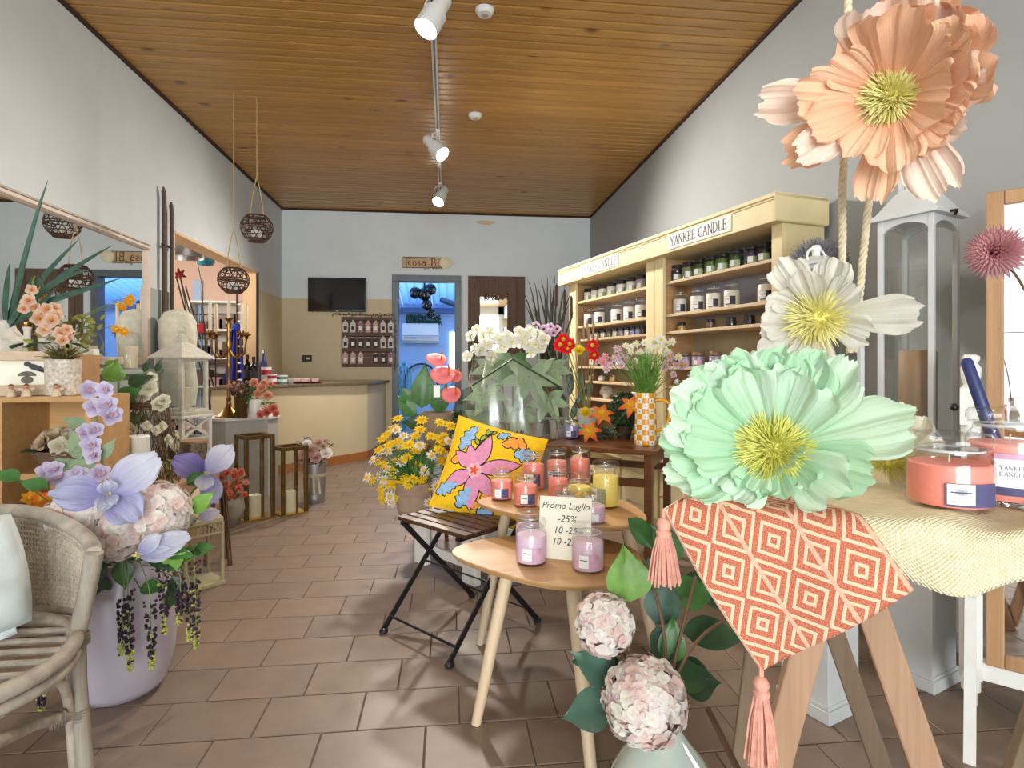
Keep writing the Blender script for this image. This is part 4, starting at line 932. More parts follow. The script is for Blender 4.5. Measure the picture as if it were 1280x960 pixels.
for lx, ly, lt, dx, dz, L, W, mt in ((788, 752, 1.38, -0.05, 0.55, 0.105, 0.085, 'leaf_light'), (785, 648, 1.50, 0.55, -0.55, 0.10, 0.045, 'leaf_mid'), (850, 700, 1.45, -0.3, 0.4, 0.09, 0.06, 'leaf_mid'), (838, 748, 1.45, 0.8, 0.2, 0.10, 0.07, 'leaf_mid'), (845, 790, 1.40, -0.5, -0.5, 0.08, 0.06, 'leaf_blue'), (838, 830, 1.38, 0.05, 0.75, 0.09, 0.05, 'leaf_mid'),
    (853, 790, 1.42, 1.0, -0.05, 0.135, 0.065, 'leaf_dark'), (848, 850, 1.4, 0.9, 0.0, 0.085, 0.08, 'leaf_dark'), (852, 745, 1.5, 0.7, 0.4, 0.10, 0.06, 'leaf_dark'), (820, 780, 1.45, 0.2, 0.6, 0.10, 0.07, 'leaf_blue'), (812, 725, 1.48, 0.5, 0.5, 0.08, 0.06, 'leaf_dark'), (870, 735, 1.5, 0.6, -0.2, 0.09, 0.06, 'leaf_dark')):
    p = at(lx, ly, lt); s = MB(); leaf(s, p - B0, CR * dx + UP * dz, L * 1.3, W * 1.3, tocam(p, 0.1, 0.5), -0.35, 0, 'leaf', 8, 6); s.build('leaf', mt, gs)
# ================================================================== CANDLE SHELVING, SET AT AN ANGLE BEFORE THE RIGHT WALL
UN = Vector((1.573, 2.694, 0)); UX = Vector((-0.2437, 0.9698, 0)).normalized(); UY = Vector((-UX.y, UX.x, 0)); URZ = math.atan2(UX.y, UX.x)
def unit(a, y, z): return UN + UX * a + UY * y + UP * z
def a_of(px, y):                            # position along the unit where a photo column crosses the line at depth y
    r = ray(px, 456); b = UN + UY * y
    return (b.x * r.y - b.y * r.x) / (UX.y * r.x - UX.x * r.y)
YFm, YBk = -0.10, -0.352
su = thing('candle_shelving', 'cream painted candle shelving with pine shelves and a deep cornice', 'shelving', UN, URZ)
def ub(name, a, b, mat, bev=0.003, lab=None): return MB().lo(a, b).build(name, mat, su, smooth=False, bev=bev, label=lab)
HB = 1.82; A1 = 2.40
for a0, a1 in ((0.0, 0.035), (1.03, 1.065), (1.135, 1.17), (A1 - 0.035, A1)): ub('upright', (a0, YBk, 0.0), (a1, YFm, HB), 'pine')
for a0, a1 in ((0.0, 0.07), (1.0, 1.095), (1.105, 1.20), (2.276, A1)): ub('face_post', (a0, YFm - 0.004, 0.50), (a1, YFm + 0.02, HB), 'cream_paint')
MB().lo((-0.006, YBk, 0), (0.0, YFm, HB)).build('end_panel', 'cream_paint', su, smooth=False)
ub('back_panel', (0.035, YBk, 1.40), (A1 - 0.035, YBk + 0.008, HB), 'shelf_back', 0); ub('back_panel', (0.035, YBk, 0), (A1 - 0.035, YBk + 0.008, 1.40), 'shelf_back_low', 0)
SH = [1.646, 1.432, 1.318, 1.088, 0.965, 0.824, 0.68]
for z in SH:
    for a0, a1 in ((0.035, 1.03), (1.17, A1 - 0.035)): ub('shelf', (a0, YBk + 0.008, z - 0.018), (a1, YFm - 0.005, z), 'pale_shelf', 0.002)
ub('ledge', (-0.02, YBk, 0.475), (A1 + 0.02, 0.03, 0.50), 'pale_shelf'); ub('ledge_rail', (-0.01, 0.0, 0.43), (A1 + 0.01, 0.02, 0.475), 'cream_paint')
ub('base_body', (0.0, YBk, 0.06), (A1, -0.03, 0.475), 'cream_paint'); ub('base_plinth', (0.01, YBk, 0), (A1 - 0.01, -0.06, 0.06), 'cream_paint')
for i in range(5):
    a0 = 0.03 + i * 0.47; d = MB().lo((a0, -0.03, 0.09), (a0 + 0.44, -0.014, 0.42)).build('cupboard_door', 'cream_paint', su, smooth=False, bev=0.003)
    MB().lo((a0 + 0.06, -0.014, 0.15), (a0 + 0.38, -0.008, 0.36)).build('door_panel', 'cream_paint', d, smooth=False, bev=0.003); MB().ball((a0 + 0.41, -0.004, 0.26), 0.011, 10, 8).build('knob', 'pine', d)
HT = 1.946
ub('cornice', (-0.03, YBk, HB - 0.015), (A1 + 0.075, -0.012, HT - 0.02), 'cream_paint'); ub('cornice_lip', (-0.034, YBk, HT - 0.022), (A1 + 0.08, -0.004, HT), 'cream_paint', 0.004); ub('cornice_bead', (-0.03, -0.014, HT - 0.034), (A1 + 0.075, -0.007, HT - 0.028), 'cream_paint', 0.001)
ub('cornice_end', (-0.034, YBk, HB - 0.01), (-0.03, 0.0, HT), 'cream_paint', 0)
plain('sign_white', '#e6e2dc', 0.5, 0.04, 14); plain('sign_ink', '#3d3b5a', 0.6)
for p0, p1 in ((833, 912), (724, 772)):
    a1, a0 = a_of(p0, 0), a_of(p1, 0); w_ = a1 - a0; zc = (HB + HT) / 2 - 0.014
    sg = MB().box((0, 0, 0), (w_, 0.004, 0.094)).build('sign_plate', 'sign_white', su, smooth=False, bev=0.001); sg.location = ((a0 + a1) / 2, -0.0095, zc)
    for wd, xo in (('YANKEE', -0.235), ('CANDLE', 0.235)): s = MB(); letters(s, wd, 0.056, RZ(PI) @ RX(R(90)) @ T(w_ * xo, 0, 0.002), 0.0015, width=w_ * 0.42); s.build('lettering', 'sign_ink', sg, smooth=False)
    MB().lo((w_ / 2 - 0.012, 0.002, -0.047), (w_ / 2, 0.003, 0.047)).build('sign_end', 'candle_cream', sg, smooth=False)
# jars on the shelves
ORD = ['first', 'second', 'third', 'fourth', 'fifth', 'sixth', 'seventh', 'eighth', 'ninth', 'tenth', 'eleventh']
LEV = ['top', 'second', 'third', 'fourth', 'fifth', 'sixth', 'lowest']
NEARB, FARB = 'bay beside the lantern', 'bay by the back wall'
def shelf_row(lv, bay, items, r, h, lid, yd=-0.20, kind='candle jar', jit=0.004, lbl=True, back='label_pink'):
    from_post = bay == NEARB
    for i, (px, col, word) in enumerate(items):
        a = a_of(px, yd); p = unit(a, yd, SH[lv])
        o = candle_jar(p, '%s %s, %s from the centre post, %s shelf, %s' % (word, kind, ORD[i if from_post else len(items) - 1 - i], LEV[lv], bay), r, h, col, lid, '%ss on the candle shelving' % kind, facecam(p, rnd(-14, 14)), back=back, white=lbl)
shelf_row(0, NEARB, [(847, 'purple', 'purple'), (861, 'sage', 'grey-green'), (875, 'green', 'dark green'), (890, 'olive', 'green'), (904, 'olive', 'green'), (921, 'green', 'dark green'), (940, 'purple', 'purple'), (956, 'black', 'black')], 0.045, 0.108, 'lid_dark', back='label_green')
shelf_row(1, NEARB, [(850, 'white', 'white'), (872, 'white', 'white'), (892, 'ivory', 'ivory'), (915, 'ivory', 'ivory'), (958, 'ivory', 'ivory')], 0.047, 0.132, 'glass', back='label_dark')
shelf_row(2, NEARB, [(852, 'amber', 'amber'), (888, 'brown', 'brown'), (914, 'black', 'black'), (937, 'black', 'black'), (960, 'plum', 'dark plum')], 0.031, 0.052, 'lid_dark', kind='small tumbler candle', lbl=False)
shelf_row(3, NEARB, [(857, 'lavender', 'lavender'), (873, 'lavender', 'lavender'), (895, 'lavender', 'lavender'), (923, 'red', 'bright red')], 0.042, 0.084, 'lid_wood', back='label_pink')
shelf_row(0, FARB, [(736, 'white', 'white'), (745, 'white', 'white'), (754, 'white', 'white'), (765, 'white', 'white'), (777, 'white', 'white'), (790, 'white', 'white'), (802, 'lavender', 'dusky')], 0.045, 0.106, 'lid_dark', back='label_green')
shelf_row(1, FARB, [(736, 'white', 'white'), (749, 'white', 'white'), (771, 'white', 'white'), (787, 'white', 'white'), (802, 'ivory', 'ivory')], 0.049, 0.140, 'glass', back='label_dark')
shelf_row(2, FARB, [(738, 'white', 'white'), (746, 'white', 'white'), (754, 'white', 'white'), (762, 'sage', 'sage'), (769, 'white', 'white'), (777, 'lavender', 'lavender'), (784, 'white', 'white'), (791, 'blue', 'pale blue'), (798, 'blue', 'pale blue'), (804, 'purple', 'purple')], 0.024, 0.062, 'lid_dark', kind='small jar', lbl=False)
shelf_row(3, FARB, [(742, 'ivory', 'ivory'), (757, 'amber', 'amber'), (775, 'lavender', 'lavender')], 0.04, 0.084, 'lid_wood')
def votives(lv, bay, items, r, h, word2):
    for i, (px, col, word) in enumerate(items):
        p = unit(a_of(px, -0.18), -0.18, SH[lv]); o = thing('votive_candle', '%s %s, %s along the %s shelf, %s' % (word, word2, ORD[i], LEV[lv], bay), 'candle', p, 0, 'votives on the candle shelving')
        MB().lathe([(r * 0.85, 0), (r, 0.004), (r, h), (r * 0.94, h), (r * 0.92, 0.006), (0, 0.005)], 18).build('glass', 'jar_glass', o)
        if col != 'clear': MB().lathe([(0, 0.005), (r * 0.9, 0.005), (r * 0.92, h * 0.8), (0, h * 0.8)], 16).build('wax', 'wax_' + col, o)
        MB().tube([(0, 0, h * 0.8 if col != 'clear' else 0.004), (0, 0, h * 0.95 if col != 'clear' else 0.012)], 0.001, 5).build('wick', 'candle_cream', o)
votives(4, NEARB, [(846, 'ivory', 'ivory'), (862, 'amber', 'amber'), (878, 'white', 'white'), (894, 'lemon', 'yellow'), (913, 'ivory', 'ivory'), (932, 'white', 'white')], 0.026, 0.045, 'votive')
votives(5, NEARB, [(838, 'clear', 'empty'), (845, 'clear', 'empty'), (854, 'clear', 'empty'), (861, 'clear', 'empty'), (869, 'clear', 'empty')], 0.022, 0.042, 'clear votive glass')
votives(4, FARB, [(740, 'amber', 'amber'), (752, 'ivory', 'ivory'), (766, 'amber', 'amber')], 0.03, 0.05, 'votive')
p = unit(a_of(854, -0.18), -0.18, SH[6])
tag(MB().lathe([(0.03, 0), (0.04, 0.004), (0.055, 0.03), (0.05, 0.045), (0.03, 0.05), (0, 0.05)], 20).build('lidded_bowl', 'lid_dark'), 'dark lidded bowl on the lowest pine shelf', 'bowl').location = p
p = unit(a_of(849, -0.31), -0.31, SH[3]); cd_ = thing('scroll_card', 'white card with dark scrollwork standing behind the lavender jars', 'card', p, URZ)
MB().lo((-0.06, -0.003, 0), (0.06, 0.003, 0.14)).build('card', 'print_paper', cd_, smooth=False)
s = MB()
for k in range(3):
    s.tube([(0.045 * math.cos(q) * (1 - q / 9) * (1 if k != 1 else -1), 0.0045, 0.035 + 0.035 * k + 0.02 * math.sin(q)) for q in [i * 0.4 for i in range(16)]], 0.0022, 5)
s.tube([(-0.055, 0.004, 0.005), (0.055, 0.004, 0.005), (0.055, 0.004, 0.135), (-0.055, 0.004, 0.135)], 0.002, 4, closed=True); s.build('scroll_print', 'label_dusk', cd_)
p = unit(a_of(758, -0.2), -0.2, SH[5]); wp = thing('flower_ornament', 'small white flower ornament on the sixth shelf, bay by the back wall', 'ornament', p); s = MB()
for d in sphere_dirs(40):
    if d.z > -0.2: floret(s, Vector((0, 0, 0.05)) + d * 0.045, d, 0.02, 5)
s.build('petals', 'white_petal', wp, kind='stuff'); MB().lathe([(0.025, 0), (0.035, 0.04), (0, 0.04)], 14).build('pot', 'white_ceramic', wp)

# ================================================================== NESTED TABLES
def smooth_closed(pts, n=8):
    out = []; k = len(pts)
    for i in range(k):
        p0, p1, p2, p3 = [Vector(pts[(i + j) % k]) for j in (-1, 0, 1, 2)]
        for j in range(n):
            t = j / n; out.append(tuple(0.5 * ((2 * p1) + (p2 - p0) * t + (2 * p0 - 5 * p1 + 4 * p2 - p3) * t * t + (3 * p1 - p0 - 3 * p2 + p3) * t ** 3)))
    return out
def pick_table(label, outline, z, legs):
    o = thing('side_table', label, 'table', (0, 0, 0)); out = smooth_closed(outline); n = len(out)
    cx, cy = sum(p[0] for p in out) / n, sum(p[1] for p in out) / n; s = MB(); ins = [(cx + (x - cx) * 0.965, cy + (y - cy) * 0.965) for x, y in out]
    s.add([(x, y, z) for x, y in out] + [(x, y, z - 0.006) for x, y in out] + [(x, y, z - 0.02) for x, y in ins], [tuple(range(n)), tuple(range(3 * n - 1, 2 * n - 1, -1))] + [(i + n, (i + 1) % n + n, (i + 1) % n, i) for i in range(n)] + [(i + 2 * n, (i + 1) % n + 2 * n, (i + 1) % n + n, i + n) for i in range(n)])
    s.build('tabletop', 'oak', o, smooth=False, bev=0.002)
    for (tx, ty), (fx, fy) in legs:
        l = MB().tube([(tx, ty, z - 0.018), ((tx * 0.5 + fx * 0.5), (ty + fy) / 2, z * 0.5), (fx, fy, 0.0)], [0.021, 0.0195, 0.0155], 14).build('leg', 'oak_leg', o)
        MB().box((tx + (cx - tx) * 0.16, ty + (cy - ty) * 0.16, z - 0.04), (0.035, 0.035, 0.04)).build('bracket', 'black_metal', l, smooth=False, bev=0.003)
    return o
T1, T2 = 0.47, 0.57
pick_table('low pale oak pick-shaped side table carrying the lilac jars', [(.012, 1.965), (.12, 1.79), (.30, 1.64), (.47, 1.635), (.60, 1.75), (.635, 1.91), (.55, 2.06), (.35, 2.13), (.12, 2.09)], T1, [((.185, 1.80), (.085, 1.775)), ((.37, 1.72), (.37, 1.45)), ((.50, 2.0), (.60, 2.12))])
pick_table('taller pale oak pick-shaped side table carrying the red jars', [(.115, 2.26), (.19, 2.11), (.34, 1.96), (.52, 1.86), (.66, 1.90), (.70, 2.05), (.67, 2.24), (.57, 2.40), (.42, 2.45), (.24, 2.38)], T2, [((.235, 2.27), (.125, 2.285)), ((.62, 1.99), (.72, 1.86)), ((.50, 2.38), (.58, 2.52))])
def tj(px, py, z, label, r, h, wax, off=0, back='label_pink', lid='glass'):
    p = atz(px, py, z); return candle_jar(p, label, r, h, wax, lid, None, facecam(p, off), back=back)
tj(664, 703, T1, 'lilac candle jar to the side of the handwritten card', 0.050, 0.118, 'lilac', 4)
j = tj(735, 712, T1, 'mauve-pink candle jar in front of the handwritten card', 0.050, 0.118, 'mauve', 4)
p = at(661, 680, 1.955); candle_jar((p.x, p.y, T1), 'lilac candle jar behind the first lilac jar', 0.046, 0.118, 'lilac', 'glass', None, facecam(p, 0))
tj(627, 624, T2, 'coral jar at the rounded tip of the taller oak table', 0.044, 0.098, 'coral', 0, 'label_dusk')
tj(657, 632, T2, 'coral jar just behind the lilac ones on the taller table', 0.046, 0.102, 'coral', 12, 'label_dusk')
tj(667, 611, T2, 'tall coral jar nearest the yellow cushion', 0.047, 0.140, 'coral', 0, 'label_dusk')
tj(696, 606, T2, 'tall coral jar between two others in the back row', 0.046, 0.140, 'salmon', -20, 'label_dusk')
tj(725, 605, T2, 'tall red jar in the back row next to the lemon jar', 0.044, 0.148, 'coral', 100, 'label_dusk')
tj(698, 622, T2, 'short red jar behind the handwritten card', 0.042, 0.100, 'coral', 60, 'label_dusk')
tj(724, 633, T2, 'short lemon yellow candle jar behind the handwritten card', 0.045, 0.100, 'lemon', 60, 'label_green')
tj(757, 633, T2, 'tall lemon yellow candle jar on the taller oak table', 0.050, 0.150, 'lemon', -36, 'label_green')
p = at(706, 650, 2.03); candle_jar((p.x, p.y, T2), 'lilac candle jar whose lid shows above the card', 0.045, 0.080, 'lilac', 'glass', None, facecam(p, 0))
p = at(741, 655, 1.95); candle_jar((p.x, p.y, T2), 'lilac candle jar beside the card, half behind the mauve one', 0.043, 0.075, 'mauve', 'glass', None, facecam(p, 30))
# handwritten card leaning on the taller table
b0, b1 = atz(672, 697, T1), atz(742, 703, T1); b1 = b0 + (b1 - b0).normalized() * 0.172; ctr = (b0 + b1) / 2; cx_ = (b1 - b0).normalized(); cb = Vector((-cx_.y, cx_.x, 0))
cy_ = (UP * 0.975 + cb * 0.22).normalized(); Mc = basis(ctr, cx_, cy_, cx_.cross(cy_))
pc = thing('price_card', 'handwritten white promotion card among the candle jars', 'card', (0, 0, 0)); pc.matrix_world = Mc
MB().lo((-0.086, 0, -0.0012), (0.086, 0.198, 0)).build('card', 'print_paper', pc, smooth=False)
plain('marker', '#33322e', 0.8)
for txt, sz, x, y, sh in (('Promo Luglio', 0.029, 0.0, 0.160, 0.25), ('-25%', 0.031, 0.005, 0.118, 0.2), ('10 -25%', 0.030, 0.012, 0.082, 0.2), ('10 -25%', 0.030, 0.008, 0.046, 0.2)):
    o = put('handwriting', text_mesh('handwriting', txt, sz, 'marker', sh, 0.0003, 0.0), pc); o.location = (x, y, 0.0006)
# ================================================================== FOLDING STOOL AND CUSHION
Ls, Fs = Vector((-0.211, 2.478)), Vector((0.0535, 2.182)); sx = (Fs - Ls).normalized(); sy = Vector((0.746, 0.666)).normalized(); srz = math.atan2(sx.y, sx.x)
SW, SD, SZ_ = 0.40, 0.30, 0.46
st = thing('folding_stool', 'black metal folding chair with dark wooden seat slats', 'stool', (Ls.x, Ls.y, 0), srz)     # local x along the slats, y back
for i in range(6):
    y0 = 0.004 + i * 0.05; MB().lo((-0.01, y0, SZ_ - 0.016), (SW + 0.01, y0 + 0.042, SZ_)).build('slat', 'dark_slat', st, smooth=False, bev=0.003)
for x in (0.03, SW - 0.03): MB().lo((x - 0.012, 0.0, SZ_ - 0.03), (x + 0.012, SD, SZ_ - 0.016)).build('seat_rail', 'black_metal', st, smooth=False)
for x, k in ((0.0, 1), (SW, 1)):
    MB().bar((x + 0.02, 0.02, SZ_ - 0.03), (x + 0.02, 0.42, 0.01), 0.022, 0.008, 0, (1, 0, 0)).build('leg', 'black_metal', st, smooth=False)
    MB().bar((x + 0.008, 0.30, SZ_ - 0.03), (x + 0.008, -0.08, 0.01), 0.022, 0.008, 0, (1, 0, 0)).build('leg', 'black_metal', st, smooth=False)
    for y in (0.42, -0.08): MB().ball((x + 0.014, y, 0.011), (0.018, 0.02, 0.011), 10, 6).build('foot_cap', 'black_metal', st)
for y, z in ((-0.045, 0.06), (0.39, 0.06)): MB().tube([(0.01, y, z), (SW + 0.01, y, z)], 0.005, 8).build('crossbar', 'black_metal', st)
MB().tube([(0.014, 0.13, 0.25), (SW + 0.014, 0.13, 0.25)], 0.004, 6).build('pivot_bar', 'black_metal', st)

CS = 0.212
x_ = (CR * 0.93 - UP * 0.24 - CF * 0.12).normalized(); y_ = (UP * 0.90 + CF * 0.36 + CR * 0.10); y_ = (y_ - x_ * y_.dot(x_)).normalized(); n_ = x_.cross(y_)
cc = at(612, 590, 2.58)
def pil(u, v, off=0.0, sgn=1):
    k = (1 - abs(u) ** 2.6) * (1 - abs(v) ** 2.6); t = 0.062 * max(0, k) ** 0.55
    pin = 1 - 0.06 * (1 - abs(v) ** 2) * abs(u) ** 3, 1 - 0.06 * (1 - abs(u) ** 2) * abs(v) ** 3
    return Vector((CS * u * pin[0], CS * v * pin[1], sgn * (t + off)))
plain('cushion_yellow', '#eebd14', 0.9, 0.06, 40, 0.25); plain('emb_pink', '#dc8fae', 0.9, 0.12, 60, 0.3); plain('emb_rose', '#e7b0b8', 0.9, 0.12, 60, 0.3); plain('emb_blue', '#8fb4d8', 0.9, 0.15, 60, 0.3); plain('emb_orange', '#ee9a3c', 0.9, 0.12, 60, 0.3); plain('emb_black', '#26222a', 0.9, 0.1); plain('emb_red', '#e2572c', 0.9, 0.1); plain('emb_green', '#9aa83c', 0.9, 0.1); plain('cushion_back', '#b98a68', 0.9, 0.1, 30)
cu = thing('cushion', 'yellow cushion embroidered with a big pink flower on folding stool', 'cushion', (0, 0, 0)); cu.matrix_world = basis(cc, x_, y_, n_)
s = MB(); s.grid(lambda u, v: pil(u * 2 - 1, v * 2 - 1), 28, 28, 0); s.grid(lambda u, v: pil(1 - u * 2, v * 2 - 1, 0, -1), 28, 28, 1); s.build('cover', ['cushion_yellow', 'cushion_back'], cu)
def motif(name, mat, c0, ang, L, W, off=0.0012, shape='leaf', outline=True, jag=0):
    """leaf-shaped embroidery in cushion coordinates (-1..1)"""
    ca, sa = math.cos(R(ang)), math.sin(R(ang))
    def mk(gr, of):
        def fn(u, v):
            s_ = v * 2 - 1; uu = -gr / L + u * (1 + 2 * gr / L); w_ = (W / 2) * wprof(max(0.001, min(1, u)), shape) + gr * (0.4 + 0.6 * math.sin(PI * u))
            if jag: w_ *= 1 + 0.28 * math.sin(u * jag * PI * 2)
            a_ = uu * L; b_ = s_ * w_; x = c0[0] + ca * a_ - sa * b_; y = c0[1] + sa * a_ + ca * b_
            return pil(max(-0.985, min(0.985, x)), max(-0.985, min(0.985, y)), of)
        return fn
    if outline: MB().grid(mk(0.024, off * 0.6), 22, 6).build('outline', 'emb_black', cu)
    MB().grid(mk(0.0, off * 1.3), 22, 6).build(name, mat, cu)
for a_, L in ((82, 0.72), (22, 0.86), (-40, 0.55), (-82, 0.72), (-140, 0.6), (150, 0.5), (118, 0.45)): motif('embroidered_petal', 'emb_pink', (-0.28 + 0.10 * math.cos(R(a_)), -0.10 + 0.10 * math.sin(R(a_))), a_, L, 0.30 if L > 0.5 else 0.24)
for i in range(8): motif('embroidered_petal', 'emb_rose', (-0.28, -0.10), i * 45, 0.17, 0.13, 0.003, 'leaf', False)
for i in range(5): motif('embroidered_centre', 'emb_red', (-0.28, -0.10), i * 72 + 20, 0.11, 0.05, 0.0042, 'leaf', False)
for c0, a_, L, W in (((-0.72, 0.25), 72, 0.66, 0.24), ((0.42, 0.45), 12, 0.52, 0.26), ((-0.42, -0.92), 70, 0.52, 0.24), ((-0.95, -0.72), 35, 0.5, 0.24), ((0.0, -0.92), 15, 0.34, 0.16), ((-0.02, 0.72), 40, 0.3, 0.14)): motif('embroidered_leaf', 'emb_blue', c0, a_, L, W, 0.0014, 'leaf', True, 4)
for c0 in ((0.12, 0.60), (0.28, 0.62), (0.44, 0.66), (0.20, 0.72), (0.36, 0.76), (0.02, -0.35), (0.12, -0.48), (0.0, -0.6), (0.16, -0.66), (0.3, -0.52), (-0.18, -0.82), (-0.85, 0.0)):
    motif('embroidered_scale', 'emb_orange', c0, 15, 0.17, 0.17, 0.001, 'round')
for c0, a_ in (((-0.34, 0.55), 70), ((-0.3, 0.62), 20), ((-0.24, 0.72), 100), ((-0.2, 0.76), 40), ((-0.36, 0.45), 130)): motif('embroidered_bud', 'emb_green', c0, a_, 0.15, 0.07, 0.0012)
s = MB(); s.tube([pil(-0.40 + 0.26 * t, 0.30 + 0.55 * t, 0.0015) for t in [i / 12 for i in range(13)]], 0.003, 5); s.build('embroidered_twig', 'emb_black', cu)
s = MB(); ed_ = [-1 + i / 8 for i in range(16)]; s.tube([pil(a, -1) for a in ed_] + [pil(1, a) for a in ed_] + [pil(-a, 1) for a in ed_] + [pil(-1, -a) for a in ed_], 0.003, 5, closed=True); s.build('seam', 'cushion_yellow', cu)

# ================================================================== WHITE LOW BENCH WITH PLANTS
wb_ = thing('low_bench', 'low white wooden bench with panel legs behind the folding stool', 'bench', (0.10, 2.84, 0), math.atan2(0.36, -0.28))   # local x: towards the back-left, y: to the front-left
MB().lo((-0.04, -0.62, 0.275), (0.55, 0.03, 0.30)).build('bench_top', 'white_paint', wb_, smooth=False, bev=0.004)
for x in (0.0, 0.42):
    for y in (-0.06, -0.58): MB().lo((x, y - 0.02, 0), (x + 0.10, y + 0.02, 0.275)).build('panel_leg', 'white_paint', wb_, smooth=False, bev=0.004)
for y in (-0.06, -0.58): MB().lo((0.1, y - 0.012, 0.07), (0.42, y + 0.012, 0.12)).build('stretcher', 'white_paint', wb_, smooth=False, bev=0.003)
# daisies
dp = atz(517, 642, 0.30)
tag(MB().lathe([(0.075, 0), (0.08, 0.005), (0.105, 0.17), (0.108, 0.175), (0.10, 0.175), (0.09, 0.03), (0, 0.03)], 24).build('fabric_pot', 'taupe_fabric'), 'taupe cloth-wrapped pot of yellow and white daisies', 'pot').location = dp
dy = thing('daisy_bush', 'bushy bunch of yellow and white daisies in the taupe pot', 'flowers', dp)
s = MB()
for i in range(420):
    a_ = rnd(0, 6.28); d = Vector((math.cos(a_) * rnd(0.1, 1), math.sin(a_) * rnd(0.1, 1), rnd(0.1, 1.2))).normalized(); p0 = Vector((0, 0, 0.17)) + d * rnd(0.03, 0.12)
    leaf(s, p0, d + Vector((rnd(-.5, .5), rnd(-.5, .5), rnd(-.2, .5))), rnd(0.06, 0.11), 0.010, (0.3, -0.5, 1), -0.5, 0, 'blade', 3, 2)
s.build('foliage', 'leaf_mid', dy, kind='stuff')
dmesh = []
for mats in (['yellow_petal', 'yellow_core'], ['white_petal', 'yellow_core']):
    s = MB(); daisy(s, (0, 0, 0), (0, 0, 1), 0.042, 12, 0, 1); dmesh.append(s.mesh('bloom', mats))
HEADS = [(497, 523, 0), (527, 525, 0), (478, 548, 0), (505, 545, 1), (519, 545, 0), (550, 528, 0), (563, 532, 0), (556, 545, 0), (538, 545, 0), (466, 575, 1), (480, 580, 0), (500, 558, 0), (512, 555, 0), (525, 557, 0), (552, 553, 0), (561, 552, 1), (473, 595, 1), (459, 597, 1), (465, 600, 0), (480, 600, 1), (495, 575, 0), (502, 577, 1), (520, 563, 0), (522, 583, 0), (556, 567, 1), (548, 562, 0), (476, 612, 0), (490, 605, 1), (497, 610, 1), (511, 605, 0), (524, 605, 0), (504, 598, 0), (478, 623, 0), (489, 627, 1), (502, 622, 0), (510, 624, 0), (533, 619, 0), (536, 628, 1), (545, 608, 1), (486, 556, 0), (473, 562, 0), (508, 572, 0), (515, 622, 0), (536, 632, 0), (490, 588, 0)]
for i in range(34):
    a_ = rnd(0, 6.28); f_ = math.sqrt(rnd(0.05, 1)); HEADS.append((512 + 54 * f_ * math.cos(a_), 580 + 50 * f_ * math.sin(a_), 1 if random.random() < 0.45 else 0))
for i, (px, py, k) in enumerate(HEADS):
    cen = dp + Vector((0, 0, 0.26)); p = at(px, py, 3.06 + rnd(-0.06, 0.04) + 0.0012 * abs(px - 512)); n = (p - cen).normalized() * 0.8 + tocam(p) * 0.7 + UP * 0.3
    o = put('bloom', dmesh[k], dy); o.matrix_local = T(-dp) @ face(p, n) @ Matrix.Scale(rnd(0.85, 1.12), 4)
s = MB()
for px, py, k in HEADS: s.tube(bez([(0, 0, 0.16), (0, 0, 0.24), at(px, py, 3.10) - dp], 5), 0.0015, 4)
s.build('stems', 'stem_green', dy, kind='stuff')
# anthurium
ap = at(547, 556, 3.75); z_ap = 0.58
stl = thing('plant_stool', 'dark wooden stool behind the daisies carrying the anthurium pot', 'stool', (ap.x, ap.y, 0))
MB().lathe([(0.15, z_ap - 0.03), (0.155, z_ap - 0.025), (0.155, z_ap - 0.004), (0.15, z_ap)], 24).build('seat', 'walnut', stl)
for k in range(4): a_ = k * PI / 2 + 0.4; MB().tube([(0.10 * math.cos(a_), 0.10 * math.sin(a_), z_ap - 0.02), (0.15 * math.cos(a_), 0.15 * math.sin(a_), 0)], [0.016, 0.013], 10).build('leg', 'walnut', stl)
ap.z = z_ap
tag(MB().lathe([(0.08, 0), (0.085, 0.004), (0.105, 0.20), (0.11, 0.215), (0.10, 0.215), (0.09, 0.03), (0, 0.03)], 24).build('fabric_pot', 'taupe_fabric'), 'taupe cloth-wrapped pot of the pink anthurium', 'pot').location = ap
an = thing('anthurium_plant', 'potted anthurium with glossy pink spathes before the doorway', 'plant', ap)
for px, py, t_, sz, dx, dz in ((561, 468, 3.66, 0.14, -0.2, 0.8), (552, 449, 3.7, 0.12, 0.3, 1.2), (572, 469, 3.7, 0.10, 0.8, 0.7), (570, 493, 3.62, 0.11, -0.5, 0.5), (521, 490, 3.66, 0.05, 0.0, 0.3)):
    p = at(px, py, t_) - ap; n = (tocam(at(px, py, t_), dx * 0.5, dz)).normalized(); s = MB(); rd = CR * (1 if dx >= 0 else -0.6) - UP * 0.3
    def hf(u, v, sz=sz): r_ = sz * 0.5 * (1 - 0.28 * math.cos(2 * PI * v) + 0.0) * u; q = 2 * PI * v; return (r_ * math.cos(q) * 1.15 - sz * 0.12 * u, r_ * math.sin(q), 0.10 * r_ * math.cos(2 * q))
    s.grid(hf, 6, 24, 0, face(p, n)); sp_ = s.build('spathe', 'anthurium_pink', an, thick=0.001)
    MB().tube([p, p + n * sz * 0.18 + UP * sz * 0.35], [0.006, 0.004], 8).build('spadix', 'gold_petal', sp_); MB().tube(bez([(0, 0, 0.2), Vector((0, 0, 0.3)), p * 0.9, p - n * 0.004], 8), 0.004, 6).build('stalk', 'stem_green', an)
